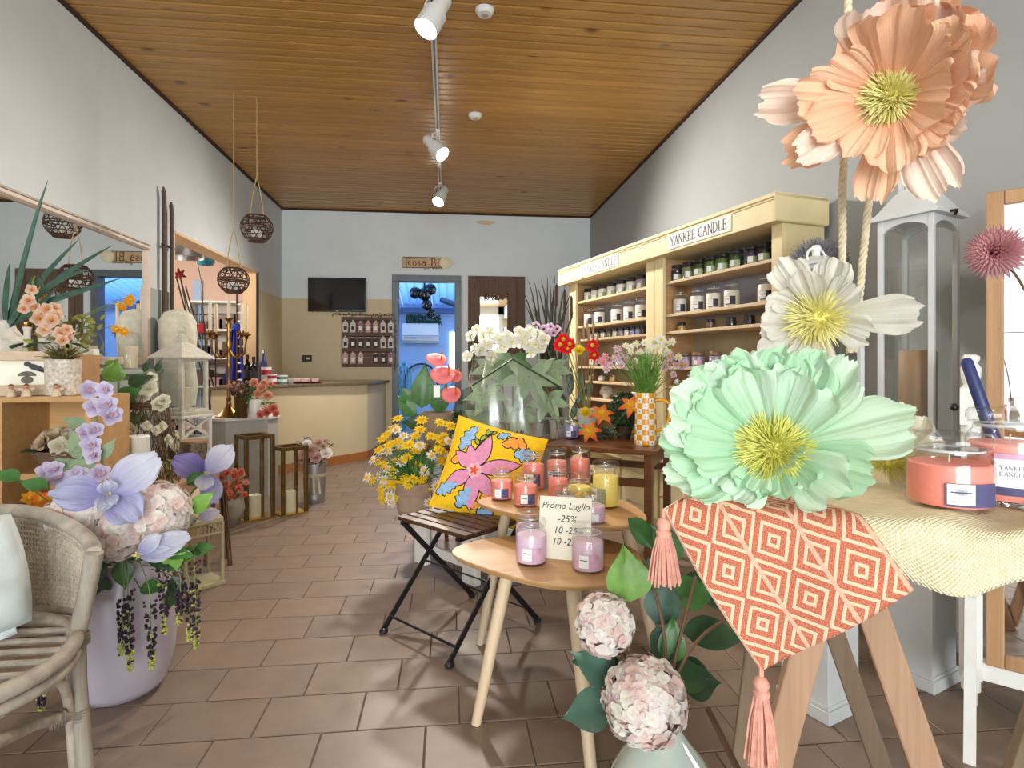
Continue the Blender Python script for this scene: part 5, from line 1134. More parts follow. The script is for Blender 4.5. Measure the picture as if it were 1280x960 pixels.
for px, py, dx, dz, L, W in ((527, 510, 0.1, 1.0, 0.30, 0.15), (520, 520, -0.5, 0.6, 0.20, 0.11), (545, 515, 0.2, 0.5, 0.2, 0.12), (565, 520, 0.9, 0.4, 0.2, 0.12), (535, 530, -0.7, 0.1, 0.18, 0.11), (555, 530, 0.3, -0.1, 0.16, 0.11), (515, 505, -0.2, 0.4, 0.14, 0.09), (575, 505, 0.6, 0.9, 0.16, 0.09), (540, 500, -0.1, 0.5, 0.18, 0.1), (572, 530, 0.8, -0.2, 0.15, 0.1)):
    p = at(px, py, 3.74 + rnd(-.08, .06)); s = MB(); leaf(s, p - ap, CR * dx + UP * dz - CF * 0.15, L, W, tocam(p, 0, 0.3), -0.4, 0, 'leaf', 8, 6); s.build('leaf', random.choice(['leaf_dark', 'leaf_mid', 'leaf_dark']), an)
tagp = at(546, 489, 3.6); MB().box((0, 0, 0), (0.04, 0.003, 0.075), T(tagp - ap) @ RZ(facecam(tagp))).build('plant_tag', 'label_white', an, smooth=False)
# large plant in cellophane
cp = at(642, 560, 3.32); cp.z = 0.30
pw = thing('wrapped_plant', 'large umbrella-leaved plant wrapped in clear cellophane', 'plant', cp)
MB().lathe([(0.10, 0), (0.11, 0.005), (0.14, 0.22), (0.145, 0.23), (0.13, 0.23), (0.12, 0.05), (0, 0.05)], 24).build('pot', 'taupe_fabric', pw)
for (px, py, t_, k, L, W, dn) in ((662, 470, 3.18, 6, 0.25, 0.07, 0.1), (608, 492, 3.2, 6, 0.17, 0.06, 0.5), (640, 452, 3.3, 6, 0.16, 0.06, 0.6), (685, 500, 3.25, 6, 0.17, 0.06, 0.4), (615, 460, 3.35, 6, 0.17, 0.06, 0.6), (650, 520, 3.25, 6, 0.15, 0.055, 0.3), (600, 525, 3.3, 6, 0.16, 0.06, 0.3), (690, 460, 3.38, 6, 0.16, 0.06, 0.6)):
    p = at(px, py, t_) - cp; n = tocam(at(px, py, t_), 0, dn).normalized(); wm_ = 'leaf_sage' if px == 662 else random.choice(['leaf_mid', 'leaf_sage', 'leaf_sage'])
    for i in range(k):
        s = MB()
        q = R(-90 + (i - (k - 1) / 2) * (300 / k)); xx = UP.cross(n).normalized(); yy = n.cross(xx); rd = xx * math.cos(q) + yy * math.sin(q)
        leaf(s, p, rd + n * 0.05, L * (1 - 0.3 * abs(i - (k - 1) / 2) / k * 2), W, n, -0.3, 0, 'leaf', 6, 4, 0.15); s.build('leaflet', wm_, pw)
    MB().tube(bez([(0, 0, 0.22), (0, 0, 0.4), p], 8), 0.005, 6).build('stalk', 'stem_green', pw)
def cello(u, v):
    a_ = 2 * PI * u; f = v; r0 = 0.16 + 0.13 * math.sin(PI * min(1, 0.15 + f * 0.75)); cr = 1 + 0.05 * math.sin(a_ * 9 + 3 * f) + 0.03 * math.sin(a_ * 17 + f * 9)
    q = CR * math.cos(a_) * r0 * cr + CF * math.sin(a_) * r0 * 0.75 * cr; q.z = 0.02 + 0.80 * f + 0.06 * math.cos(a_) * f * (-1) + 0.03 * f * math.sin(a_ * 3); return q
MB().grid(cello, 72, 14).build('cellophane', 'cellophane', pw)
a_, b_, c_ = at(590, 482, 3.02) - cp, at(641, 449, 3.06) - cp, at(700, 484, 3.02) - cp
MB().tube([a_, b_.lerp(a_, 0.4), b_, b_.lerp(c_, 0.5), c_], 0.006, 7).build('wrap_fold', 'leaf_dark', pw)
# orchids behind
ob = MB(); floret(ob, (0, 0, 0), (0, 0, 1), 0.044, 5, 0, 'round', 0.15, 0.2, 1.05, 4, 4, 0.1); ob.ball((0, 0, 0.006), 0.009, 8, 6, 1); ome = ob.mesh('blossom', ['white_petal', 'lemon_core'])
ob = MB(); floret(ob, (0, 0, 0), (0, 0, 1), 0.028, 5, 0, 'round', 0.15, 0.2, 1.05, 4, 4, 0.1); ob.ball((0, 0, 0.006), 0.008, 8, 6, 1); omm = ob.mesh('blossom', ['mauve_petal', 'red_core'])
def orchid(label, pts, base, me, t_):
    b = Vector(base); o = thing('orchid_spray', label, 'flower', b)
    for px, py in pts:
        p = at(px, py, t_ + rnd(-.05, .05)); q = put('blossom', me, o); q.matrix_local = T(-b) @ face(p, tocam(p, rnd(-.4, .4), rnd(-.3, .3))) @ Matrix.Scale(rnd(0.85, 1.15), 4)
    l = [at(px, py, t_ + 0.03) - b for px, py in pts]
    MB().tube(bez([(0, 0, 0.0), (0, 0, 0.35), l[0] + UP * 0.12, l[0]], 8) + l[1:], 0.003, 5).build('stem', 'stem_green', o)
    for k in range(4): s = MB(); leaf(s, (0, 0, 0.0), (math.cos(k * 1.6), math.sin(k * 1.6), 0.5), 0.18, 0.06, (0, 0, 1), -0.9, 0, 'leaf', 6, 4); s.build('leaf', 'leaf_dark', o)
    return o
pk = [([(596, 412), (588, 420), (594, 436), (584, 445), (601, 437)], 'white orchid spray drooping nearest the blue doorway'), ([(604, 420), (612, 415), (618, 422), (608, 430)], 'white orchid spray rising in front of the rustic mirror'), ([(625, 424), (634, 419), (630, 432), (640, 427)], 'white orchid spray rising above the wrapped leaves'), ([(648, 414), (655, 420), (662, 414), (652, 428), (660, 431)], 'full white orchid spray beneath the tall reeds'), ([(672, 418), (668, 430), (676, 434), (664, 440), (680, 424)], 'white orchid spray beside the red anemones'), ([(614, 445), (624, 441), (630, 447), (620, 452)], 'low white orchid spray peeping over the cellophane')]
orb = at(640, 470, 3.75); ostl = thing('plant_stand', 'dark wooden plant stand hidden behind the wrapped plant', 'stand', (orb.x, orb.y, 0))
MB().lo((-0.34, -0.12, 0.60), (0.36, 0.12, 0.63)).build('top', 'walnut', ostl, smooth=False)
for x in (-0.3, 0.32):
    for y in (-0.09, 0.09): MB().lo((x - 0.015, y - 0.015, 0), (x + 0.015, y + 0.015, 0.6)).build('leg', 'walnut', ostl, smooth=False)
for i, (pts, lab) in enumerate(pk):
    bx = orb + Vector((-0.27 + i * 0.11, (-1) ** i * 0.05, 0)); bx.z = 0.745
    tag(MB().lathe([(0.035, -0.115), (0.048, 0.0), (0.05, 0.004), (0.044, 0.004), (0.038, -0.02), (0, -0.02)], 16).build('orchid_pot', 'white_ceramic'), 'white pot of the ' + lab, 'pot', 'orchid pots').location = bx
    orchid(lab, pts, bx - UP * 0.015, ome, 3.62)
bx = orb + Vector((0.34, 0.0, 0)); bx.z = 0.745
tag(MB().lathe([(0.035, -0.115), (0.048, 0.0), (0.05, 0.004), (0.044, 0.004), (0.038, -0.02), (0, -0.02)], 16).build('orchid_pot', 'white_ceramic'), 'white pot of the mauve orchid spray', 'pot', 'orchid pots').location = bx
orchid('mauve orchid spray standing behind the white ones', [(662, 409), (670, 406), (680, 411), (688, 408), (692, 416), (684, 418), (696, 411)], bx - UP * 0.015, omm, 3.75)
# reeds
rp = at(690, 470, 4.35); rp.z = 0
tag(MB().lathe([(0.12, 0), (0.13, 0.01), (0.16, 0.55), (0.17, 0.57), (0.15, 0.57), (0.13, 0.1), (0, 0.1)], 24).build('floor_planter', 'grey_ceramic'), 'grey floor planter of tall dark reeds', 'planter').location = rp
rd_ = thing('reed_plant', 'tall dark reed grass rising behind the orchids', 'plant', rp)
for i, (px, py) in enumerate([(652, 362), (660, 350), (664, 372), (668, 352), (672, 358), (676, 348), (680, 362), (665, 385), (684, 346), (688, 356), (694, 344), (698, 352), (702, 372), (706, 358), (711, 380), (714, 365), (655, 378), (690, 376), (718, 388), (700, 392)]):
    p = at(px, py, 4.35 + rnd(-.1, .1)) - rp; s = MB(); b = Vector((rnd(-.08, .08), rnd(-.08, .08), 0.5)); q = bez([b, b + Vector((0, 0, 0.6)), p + Vector((-(p.x) * 0.3, 0, -0.1)), p], 10)
    vs_ = []
    for k, c0 in enumerate(q): w_ = 0.011 * (1 - (k / 10) ** 2) + 0.001; vs_ += [c0 - CR * w_, c0 + CF * w_ * 0.3, c0 + CR * w_]
    s.add(vs_, [f for k in range(10) for f in ((k * 3, k * 3 + 1, k * 3 + 4, k * 3 + 3), (k * 3 + 1, k * 3 + 2, k * 3 + 5, k * 3 + 4))]); s.build('blade', 'grass_dark', rd_)
for px, py in ((706, 392), (714, 400), (695, 385)):
    p = at(px, py, 4.3) - rp; MB().tube([Vector((0, 0, 0.5)), p, p + UP * 0.02, p + UP * 0.16, p + UP * 0.18], [0.003, 0.003, 0.012, 0.012, 0.004], 8).build('bulrush', 'wicker_dark', rd_)
# ================================================================== WALNUT BENCH BEFORE THE SHELVING
ZB = 0.68; bn = Vector((0.995, 2.75, 0)); bx_ = Vector((-0.86, 0.51, 0)).normalized(); brz = math.atan2(bx_.y, bx_.x)
wbn = thing('walnut_bench', 'dark walnut side table holding the checked pitcher', 'table', bn, brz)       # x to the back-left, y towards the viewer's left-front => use -y for the depth
MB().lo((-0.03, -0.60, ZB - 0.025), (0.56, 0.02, ZB)).build('tabletop', 'walnut', wbn, smooth=False, bev=0.004)
for x in (0.02, 0.51):
    for y in (-0.02, -0.56): MB().lo((x - 0.02, y - 0.02, 0), (x + 0.02, y + 0.02, ZB - 0.025)).build('leg', 'walnut', wbn, smooth=False, bev=0.003)
for a0, a1 in (((0.04, -0.035, ZB - 0.19), (0.49, -0.012, ZB - 0.15)), ((0.04, -0.57, ZB - 0.19), (0.49, -0.55, ZB - 0.15)), ((0.01, -0.54, ZB - 0.10), (0.03, -0.04, ZB - 0.025)), ((0.50, -0.54, ZB - 0.10), (0.52, -0.04, ZB - 0.025))): MB().lo(a0, a1).build('rail', 'walnut', wbn, smooth=False, bev=0.002)
def onb(px, py): return atz(px, py, ZB)
# checked pitcher
m = NT('checks'); tc = m.node('ShaderNodeTexCoord'); sp = m.node('ShaderNodeSeparateXYZ'); m.L(tc.outputs['UV'], sp.inputs[0])
ck = m.node('ShaderNodeTexChecker'); ck.inputs['Scale'].default_value = 1; mp_ = m.node('ShaderNodeMapping'); mp_.inputs['Scale'].default_value = (10, 10, 1); m.L(tc.outputs['UV'], mp_.inputs[0]); m.L(mp_.outputs[0], ck.inputs['Vector'])
fu = m.math('FRACT', m.math('MULTIPLY', sp.outputs[0], 10)); fv = m.math('FRACT', m.math('MULTIPLY', sp.outputs[1], 10))
dot = m.math('LESS_THAN', m.math('ADD', m.math('POWER', m.math('SUBTRACT', fu, 0.5), 2.0), m.math('POWER', m.math('SUBTRACT', fv, 0.5), 2.0)), 0.010)
base = m.mix(ck.outputs['Fac'], srgb('#f4efdf'), srgb('#ee9d12')); m.color(m.mix(dot, base, m.mix(ck.outputs['Fac'], srgb('#5a4a30'), srgb('#f2c84a')))); m.set(rough=0.2)
plain('pitcher_yellow', '#f0a818', 0.2, 0.03)
p = onb(807, 556); pt = thing('checked_pitcher', 'yellow and white checked pitcher holding pink and white wildflowers', 'pitcher', p, facecam(p, 0))
def pf(u, v):
    a_ = 2 * PI * u; r_ = 0.058 - 0.006 * v; lip = 0.0
    if v > 0.9: lip = 0.022 * ((v - 0.9) / 0.1) * max(0, math.cos(a_ - PI)) ** 6
    return ((r_ + lip) * math.cos(a_), (r_ + lip) * math.sin(a_), 0.275 * v)
s = MB(); s.grid(pf, 36, 24); s.build('body', 'checks', pt, thick=0.004, off=-1)
MB().lathe([(0, 0.001), (0.057, 0.001), (0.057, 0.004), (0, 0.006)], 24).build('base', 'pitcher_yellow', pt)
MB().tube(bez([(0.05, 0, 0.235), (0.12, 0, 0.245), (0.125, 0, 0.20)], 6) + bez([(0.122, 0, 0.18), (0.12, 0, 0.12), (0.11, 0, 0.09), (0.052, 0, 0.075)], 6), 0.0085, 10).build('handle', 'pitcher_yellow', pt)
wf = thing('wildflower_bunch', 'airy bunch of white and pink cosmos in the checked pitcher', 'flowers', p + UP * 0.02)
o0 = p + UP * 0.02; s = MB()
for i in range(520):
    f = rnd(0, 1); c = Vector((rnd(-1, 1), rnd(-1, 1), 0)); c = c.normalized() * rnd(0, 0.11) * (0.4 + f * 0.8); b = Vector((0, 0, 0.25)); q = b + c + UP * (0.20 * f)
    s.tube([b + c * 0.3, q, q + Vector((rnd(-.02, .02), rnd(-.02, .02), 0.03))], [0.0012, 0.001, 0.0005], 3, cap=False); leaf(s, q, (rnd(-1, 1), rnd(-1, 1), rnd(0, 1)), 0.035, 0.006, (0.2, -0.8, 0.5), -0.2, 0, 'blade', 2, 2)
s.build('feathery_leaves', 'leaf_light', wf, kind='stuff')
def head(k, mats, r=0.03, n=9, wide=0.5):
    s = MB(); daisy(s, (0, 0, 0), (0, 0, 1), r, n, 0, 1, wide); return s.mesh('bloom', mats)
hw, hp_, hm, hr = head(0, ['white_petal', 'lemon_core']), head(0, ['pink_petal', 'yellow_core']), head(0, ['mauve_petal', 'yellow_core']), head(0, ['red_petal', 'yellow_core'], 0.05, 8, 0.75)
s = MB()
for px, py, me in [(832, 430, hw), (826, 424, hw), (840, 427, hw), (834, 440, hw), (822, 434, hw), (810, 436, hw), (800, 440, hw), (815, 444, hw), (828, 446, hw), (838, 446, hm), (845, 456, hm), (852, 455, hm), (832, 458, hm), (842, 468, hm), (855, 456, hm), (848, 446, hw), (799, 461, hp_), (794, 452, hw), (788, 440, hw), (784, 450, hm), (776, 444, hm), (772, 436, hm), (768, 448, hm), (777, 456, hm), (763, 456, hm), (782, 432, hw), (795, 430, hw), (806, 428, hw), (757, 446, hp_), (753, 452, hp_), (866, 471, hm), (758, 462, hm), (786, 460, hw), (818, 428, hw), (788, 434, hw)]:
    q = at(px, py, 3.02 + rnd(-.06, .08)); b = put('bloom', me, wf); b.matrix_local = T(-o0) @ face(q, tocam(q, rnd(-.4, .4), rnd(-.1, .7))) @ Matrix.Scale(rnd(0.8, 1.2), 4)
    s.tube(bez([(0, 0, 0.1), (0, 0, 0.3), (q - o0) * 0.9, q - o0], 6), 0.0014, 4)
s.build('stems', 'stem_green', wf, kind='stuff')
# lilac jar, flame lilies, anemones, wheat, boxwood ball
tj(714, 548, ZB, 'lilac candle jar on the walnut table beside the flame lilies', 0.046, 0.095, 'blue', 0, 'label_dusk')
def lily(label, px, py, t_, base, n_up=0.6):
    q = at(px, py, t_); b = Vector(base); o = thing('flame_lily', label, 'flower', b); n = tocam(q, rnd(-.3, .3), n_up).normalized(); a_ = n.orthogonal().normalized(); bb = n.cross(a_)
    for i in range(6):
        an_ = i * PI / 3 + 0.3; rd = a_ * math.cos(an_) + bb * math.sin(an_); s = MB(); petal(s, pframe(q - b, n, rd, 0.75), 0.085, 0.034, 'leaf', -1.7, 0.2, 0.003, 0, 5, 6, 3); s.build('petal', 'flame_petal', o)
    s = MB(); stamens(s, q - b, n, 0.035, 8, 0, 0.0012); s.build('stamens', 'stamen_yellow', o, kind='stuff'); MB().tube(bez([(0, 0, 0), (0, 0, 0.05), (q - b) * 0.7, q - b], 6), 0.0025, 5).build('stem', 'stem_green', o); return o
lp = onb(740, 546)
mb_ = thing('foliage_wreath', 'low wreath of dark leaves on the walnut table', 'wreath', lp); s = MB()
for i in range(170):
    a_ = rnd(0, 6.28); r_ = rnd(0.06, 0.17); q = Vector((math.cos(a_) * r_, math.sin(a_) * r_ * 0.6, rnd(0.008, 0.05))); leaf(s, q, (math.cos(a_ + rnd(-1, 1)), math.sin(a_ + rnd(-1, 1)), rnd(0.1, 0.5)), rnd(0.04, 0.08), 0.022, (0, 0, 1), -0.6, 0, 'leaf', 3, 2)
s.build('leaves', 'leaf_blue', mb_, kind='stuff'); MB().tube([(0.12 * math.cos(q), 0.07 * math.sin(q), 0.012) for q in [i * PI / 8 for i in range(16)]], 0.010, 6, closed=True).build('ring', 'twig', mb_)
lily('orange and yellow flame lily lying low on the leaf wreath', 737, 540, 3.16, lp + UP * 0.012); lily('orange flame lily standing higher over the leaf wreath', 752, 518, 3.2, lp + UP * 0.012); lily('small flame lily leaning against the checked pitcher', 789, 508, 3.08, lp + Vector((0.1, -0.02, 0.012)))
yv = onb(722, 538); yv = at(734, 532, 3.5); yv.z = ZB
tag(MB().lathe([(0.045, 0), (0.048, 0.004), (0.06, 0.15), (0.062, 0.155), (0.055, 0.155), (0.05, 0.02), (0, 0.02)], 20).build('white_bucket', 'white_ceramic'), 'small white bucket of wheat and red anemones', 'bucket').location = yv
wt = thing('wheat_bunch', 'bunch of dried wheat and reeds in the white bucket', 'dried flowers', yv)
for px, py in ((724, 432), (730, 425), (736, 430), (741, 420), (719, 440), (727, 445), (734, 418), (745, 436)):
    q = at(px, py, 3.5 + rnd(-.05, .05)) - yv; d = (q - Vector((0, 0, 0.1))).normalized(); MB().tube([Vector((0, 0, 0.03)), q * 0.8, q, q + d * 0.03, q + d * 0.07, q + d * 0.10], [0.002, 0.0018, 0.002, 0.008, 0.007, 0.001], 7).build('wheat_ear', 'dry_petal', wt)
for lab, pts in (('pair of red anemones nearest the white orchids', [(700, 431), (704, 424)]), ('large red anemone pair among the wheat ears', [(741, 432), (743, 444)]), ('orange-red anemone pair behind the wheat', [(712, 430), (709, 436)])):
    o = thing('anemone_stem', lab, 'flower', yv)
    for px, py in pts:
        q = at(px, py, 3.42); b = put('bloom', hr, o); b.matrix_local = T(-yv) @ face(q, tocam(q, rnd(-.3, .3), 0.2)) @ Matrix.Scale(rnd(0.9, 1.15), 4); MB().tube(bez([(0, 0, 0.03), (0, 0, 0.2), (q - yv) * 0.9, q - yv], 6), 0.0022, 5).build('stem', 'stem_green', o)
for lab, px, py, mt in (('yellow iris bloom beside the wheat', 724, 437, 'yellow_petal'), ('yellow tulip leaning over the white bucket', 732, 515, 'yellow_petal')):
    q = at(px, py, 3.40); o = thing('tulip_stem', lab, 'flower', yv); s = MB(); rose(s, q - yv, tocam(q, 0, 0.6), 0.035, 0, 2); s.build('bloom', mt, o); MB().tube(bez([(0, 0, 0.03), (0, 0, 0.15), q - yv], 6), 0.0025, 5).build('stem', 'stem_green', o)
gp = at(716, 500, 3.48); gl_ = thing('leafy_stem', 'tall dark leafy stems beside the wrapped plant', 'foliage', yv)
for px, py, dx, dz, L in ((712, 470, 0.1, 1, 0.16), (706, 480, -0.4, 0.8, 0.12), (722, 480, 0.4, 0.8, 0.13), (715, 500, 0.2, 0.9, 0.14), (710, 455, 0.2, 1.0, 0.12), (735, 470, 0.2, 0.9, 0.13), (728, 460, -0.1, 1, 0.12)):
    q = at(px, py + 25, 3.5); s = MB(); leaf(s, q - yv, CR * dx + UP * dz, L, 0.04, tocam(q), -0.3, 0, 'leaf', 6, 4); s.tube([Vector((0, 0, 0.05)), q - yv], 0.002, 4); s.build('leaf', 'leaf_dark', gl_)
bb0 = onb(782, 541); bb0 = at(780, 530, 3.32); bb0.z = ZB
bo = thing('boxwood_ball', 'dark round boxwood bush behind the checked pitcher', 'plant', bb0); s = MB()
for d in sphere_dirs(650):
    q = Vector((0, 0, 0.15)) + Vector((d.x * 0.075, d.y * 0.075, d.z * 0.10)) * rnd(0.85, 1.05); leaf(s, q, d + Vector((rnd(-.8, .8), rnd(-.8, .8), rnd(-.8, .8))), 0.028, 0.013, d, -0.3, 0, 'leaf', 2, 2)
s.build('leaves', 'leaf_dark', bo, kind='stuff'); MB().ball((0, 0, 0.15), (0.065, 0.065, 0.09), 12, 8).build('core', 'leaf_dark', bo); MB().lathe([(0.035, 0), (0.05, 0.07), (0, 0.07)], 16).build('pot', 'wicker_dark', bo)
tn = thing('dark_leaf_plant', 'low glossy dark-leaved plant at the foot of the checked pitcher', 'plant', onb(786, 548))
for i in range(9):
    a_ = i * 0.7; s = MB(); leaf(s, (0, 0, 0.01), (math.cos(a_), math.sin(a_), 0.7), 0.085, 0.035, (0, 0, 1), -0.8, 0, 'leaf', 6, 4); s.build('leaf', 'leaf_mid' if i % 2 else 'leaf_dark', tn)

# ================================================================== BACK WALL
p = atY(422.5, 369, YB)
tv = thing('television', 'black flat television on the back wall', 'television', (p.x, YB, p.z))
MB().lo((-0.37, -0.055, -0.222), (0.37, -0.02, 0.222)).build('casing', 'tv_black', tv, smooth=False, bev=0.004); MB().lo((-0.352, -0.057, -0.198), (0.352, -0.054, 0.206)).build('screen', 'tv_screen', tv, smooth=False); MB().lo((-0.15, -0.03, -0.1), (0.15, 0.0, 0.1)).build('wall_bracket', 'black_metal', tv, smooth=False); MB().lo((-0.016, -0.058, -0.214), (0.016, -0.056, -0.206)).build('maker_mark', 'white_plastic', tv, smooth=False)
p = atY(384, 448, YB); ol = thing('socket_plate', 'dark wall socket plate with a pale insert', 'socket', (p.x, YB, p.z))
MB().lo((-0.06, -0.012, -0.042), (0.06, 0, 0.042)).build('plate', 'black_plastic', ol, smooth=False, bev=0.004); MB().lo((-0.01, -0.015, -0.012), (0.04, -0.012, 0.012)).build('insert', 'candle_cream', ol, smooth=False)
# rustic board of hanging tags
p0, p1 = atY(427, 396, YB), atY(494, 459, YB); bw, bh = p1.x - p0.x, p0.z - p1.z
rb = thing('tag_board', 'rustic board with three rows of hanging scented pouches', 'board', ((p0.x + p1.x) / 2, YB, (p0.z + p1.z) / 2))
for i in range(5): MB().lo((-bw / 2, -0.018, -bh / 2 + i * bh / 5 + 0.002), (bw / 2, 0, -bh / 2 + (i + 1) * bh / 5 - 0.002)).build('plank', 'rustic', rb, smooth=False, bev=0.002)
for k in range(3): MB().tube([(-bw / 2 + 0.02, -0.025, bh / 2 - 0.05 - k * bh * 0.31), (bw / 2 - 0.02, -0.025, bh / 2 - 0.05 - k * bh * 0.31)], 0.004, 6).build('peg_rail', 'black_metal', rb)
plain('pouch_white', '#d9d2cc', 0.8, 0.15, 40); plain('pouch_pink', '#cfa9a4', 0.8, 0.15, 40); plain('pouch_mauve', '#9c8088', 0.8, 0.2, 40); plain('pouch_dark', '#4a3c3c', 0.8, 0.2, 40)
pmats = [['pouch_white', 'pouch_white', 'pouch_mauve', 'pouch_pink', 'pouch_pink', 'pouch_white', 'pouch_white'], ['pouch_white', 'pouch_dark', 'pouch_dark', 'pouch_dark', 'pouch_dark', 'pouch_white', 'pouch_white'], ['pouch_pink', 'pouch_pink', 'pouch_pink', None, 'pouch_dark', 'pouch_dark', 'pouch_mauve']]
pm_ = {}
for k in range(3):
    for i in range(7):
        mt = pmats[k][i]
        if not mt: continue
        if mt not in pm_:
            s = MB(); s.prism([(-0.008, 0.03), (-0.012, 0.01), (-0.036, -0.015), (-0.033, -0.13), (0.033, -0.13), (0.036, -0.015), (0.012, 0.01), (0.008, 0.03)], 0, 0.014, 0, RX(R(90))); s.prism([(-0.02, -0.05), (-0.02, -0.1), (0.02, -0.1), (0.02, -0.05)], 0.014, 0.0155, 1, RX(R(90))); s.box((0, -0.008, 0.006), (0.03, 0.016, 0.008), None, 1); pm_[mt] = s.mesh('scent_pouch', [mt, 'label_white' if mt != 'pouch_white' else 'label_dark'], False)
        o = put('scent_pouch', pm_[mt]); o.location = (rb.location.x - bw / 2 + 0.055 + i * (bw - 0.11) / 6, YB - 0.030, rb.location.z + bh / 2 - 0.075 - k * bh * 0.31)
        tag(o, '%s scented pouch, %s on the %s rail of the rustic board' % ({'pouch_white': 'white', 'pouch_pink': 'pink', 'pouch_mauve': 'mauve', 'pouch_dark': 'dark'}[mt], ORD[i], ['top', 'middle', 'lower'][k]), 'pouch', 'pouches on the rustic board')
gv = thing('twig_garland', 'thin leafy twig garland along the rustic board edge', 'garland', (p1.x, YB - 0.04, p1.z)); s = MB()
s.tube([(-bw - 0.1, 0, bh + 0.03), (-bw * 0.5, 0, bh + 0.02), (-0.02, 0, bh + 0.02), (0.01, 0, bh * 0.5), (0.0, 0, -0.05)], 0.004, 5)
for i in range(110):
    t = i / 110; q = Vector((-bw - 0.1 + (bw + 0.1) * min(1, t * 1.8), 0, bh + 0.025)) if t < 0.55 else Vector((0.0, 0, bh - (t - 0.55) / 0.45 * (bh + 0.05)))
    leaf(s, q, (rnd(-1, 1), rnd(-.8, 0), rnd(-1, 1)), rnd(0.02, 0.05), 0.018, (0, -1, 0), -0.3, 0, 'leaf', 2, 2)
s.build('twigs', 'twig', gv, kind='stuff')
# shop sign
p0, p1 = atY(503, 321, YB), atY(559, 336, YB); w_, h_ = p1.x - p0.x, p0.z - p1.z
sg = thing('shop_sign', 'small tan wooden sign with brown lettering above the doorway', 'sign', ((p0.x + p1.x) / 2, YB, (p0.z + p1.z) / 2))
plain('sign_tan', '#cdb089', 0.7, 0.1, 20); plain('sign_brown', '#6e3f22', 0.7); plain('sign_green', '#4a5032', 0.7); plain('disc_cream', '#efe6c4', 0.7, 0.05)
MB().lo((-w_ / 2, -0.018, -h_ / 2), (w_ / 2, 0, h_ / 2)).build('board', 'sign_tan', sg, smooth=False, bev=0.003)
MB().tube([(-w_ / 2 + 0.006, -0.019, -h_ / 2 + 0.006), (w_ / 2 - 0.006, -0.019, -h_ / 2 + 0.006), (w_ / 2 - 0.006, -0.019, h_ / 2 - 0.006), (-w_ / 2 + 0.006, -0.019, h_ / 2 - 0.006)], 0.004, 4, closed=True).build('border', 'sign_brown', sg)
for wd, xo, ww in (('Rosa', -0.20, 0.46), ('Bl', 0.235, 0.19)): s = MB(); letters(s, wd, h_ * 0.72, T(w_ * xo, -0.018, 0.004) @ RX(R(90)), 0.003, width=w_ * ww); s.build('lettering', 'sign_brown', sg, smooth=False)
o = put('lettering_garden', text_mesh('garden', 'garden', 0.085, 'sign_green', 0.3, 0.001, -0.001), sg); o.matrix_local = T(0.10, -0.021, -h_ / 2 - 0.012) @ RX(R(90))
MB().lathe([(0, 0), (0.075, 0), (0.08, 0.006), (0.07, 0.014), (0, 0.016)], 18, T(w_ / 2 - 0.02, -0.018, 0.0) @ RX(R(90))).build('cream_disc', 'disc_cream', sg)  # cream disc covering the right end of the sign board
# rustic plank mirror
p0, p1 = atY(585, 345, YB), atY(656, 452, YB); g0, g1 = atY(600, 371, YB), atY(634, 440, YB); X0, X1, Za, Zb = p0.x, p1.x, p1.z - 0.25, p0.z
rm = thing('plank_mirror', 'mirror framed with rough brown planks on the back wall', 'mirror', ((X0 + X1) / 2, YB, (Za + Zb) / 2)); cx_, cz_ = (X0 + X1) / 2, (Za + Zb) / 2
def pk_(a, b): MB().lo((a[0] - cx_, -0.03, a[1] - cz_), (b[0] - cx_, 0.0, b[1] - cz_)).build('plank', 'rustic', rm, smooth=False, bev=0.003)
pk_((X0, Za), ((X0 + g0.x) / 2 - 0.002, Zb)); pk_(((X0 + g0.x) / 2 + 0.002, Za), (g0.x, Zb)); pk_((g1.x, Za), ((g1.x + X1) / 2 - 0.002, Zb)); pk_(((g1.x + X1) / 2 + 0.002, Za), (X1, Zb))
for i in range(3): a0 = g0.x + (g1.x - g0.x) * i / 3; a1 = g0.x + (g1.x - g0.x) * (i + 1) / 3; pk_((a0 + 0.002, g0.z), (a1 - 0.002, Zb)); pk_((a0 + 0.002, Za), (a1 - 0.002, g1.z))
MB().lo((g0.x - cx_, -0.012, g1.z - cz_), (g1.x - cx_, -0.006, g0.z - cz_)).build('mirror_glass', 'mirror', rm, smooth=False)
s = MB()
for i in range(60): q = Vector((rnd(-0.18, 0.2), -0.035, g0.z - cz_ + rnd(-0.03, 0.03))); leaf(s, q, (rnd(-1, 1), -0.4, rnd(-1, 1)), 0.05, 0.018, (0, -1, 0), -0.3, 0, 'leaf', 2, 2)
s.build('dried_garland', 'twig', rm, kind='stuff')
# turquoise cage beyond the doorway
plain('turquoise', '#3fa9b4', 0.3, 0.15, 10)
q = at(505, 500, 8.9); tq = thing('bird_cage', 'turquoise wire bird cage standing beyond the doorway', 'cage', (q.x, q.y, 0))
MB().lathe([(0.12, 0), (0.13, 0.02), (0.12, 0.04)], 16).build('base', 'turquoise', tq); MB().lathe([(0.11, 0.55), (0.12, 0.57), (0.11, 0.59)], 16).build('tray', 'turquoise', tq); MB().tube([(0, 0, 0.03), (0, 0, 0.57)], 0.03, 8).build('stand', 'turquoise', tq)
for k in range(12): a_ = k * PI / 6; MB().tube([(0.11 * math.cos(a_), 0.11 * math.sin(a_), 0.58), (0.11 * math.cos(a_), 0.11 * math.sin(a_), 0.95), (0.06 * math.cos(a_), 0.06 * math.sin(a_), 1.06), (0, 0, 1.1)], 0.006, 5).build('wire', 'turquoise', tq)
MB().lathe([(0.02, 1.09), (0.03, 1.12), (0.0, 1.16)], 10).build('finial', 'turquoise', tq)

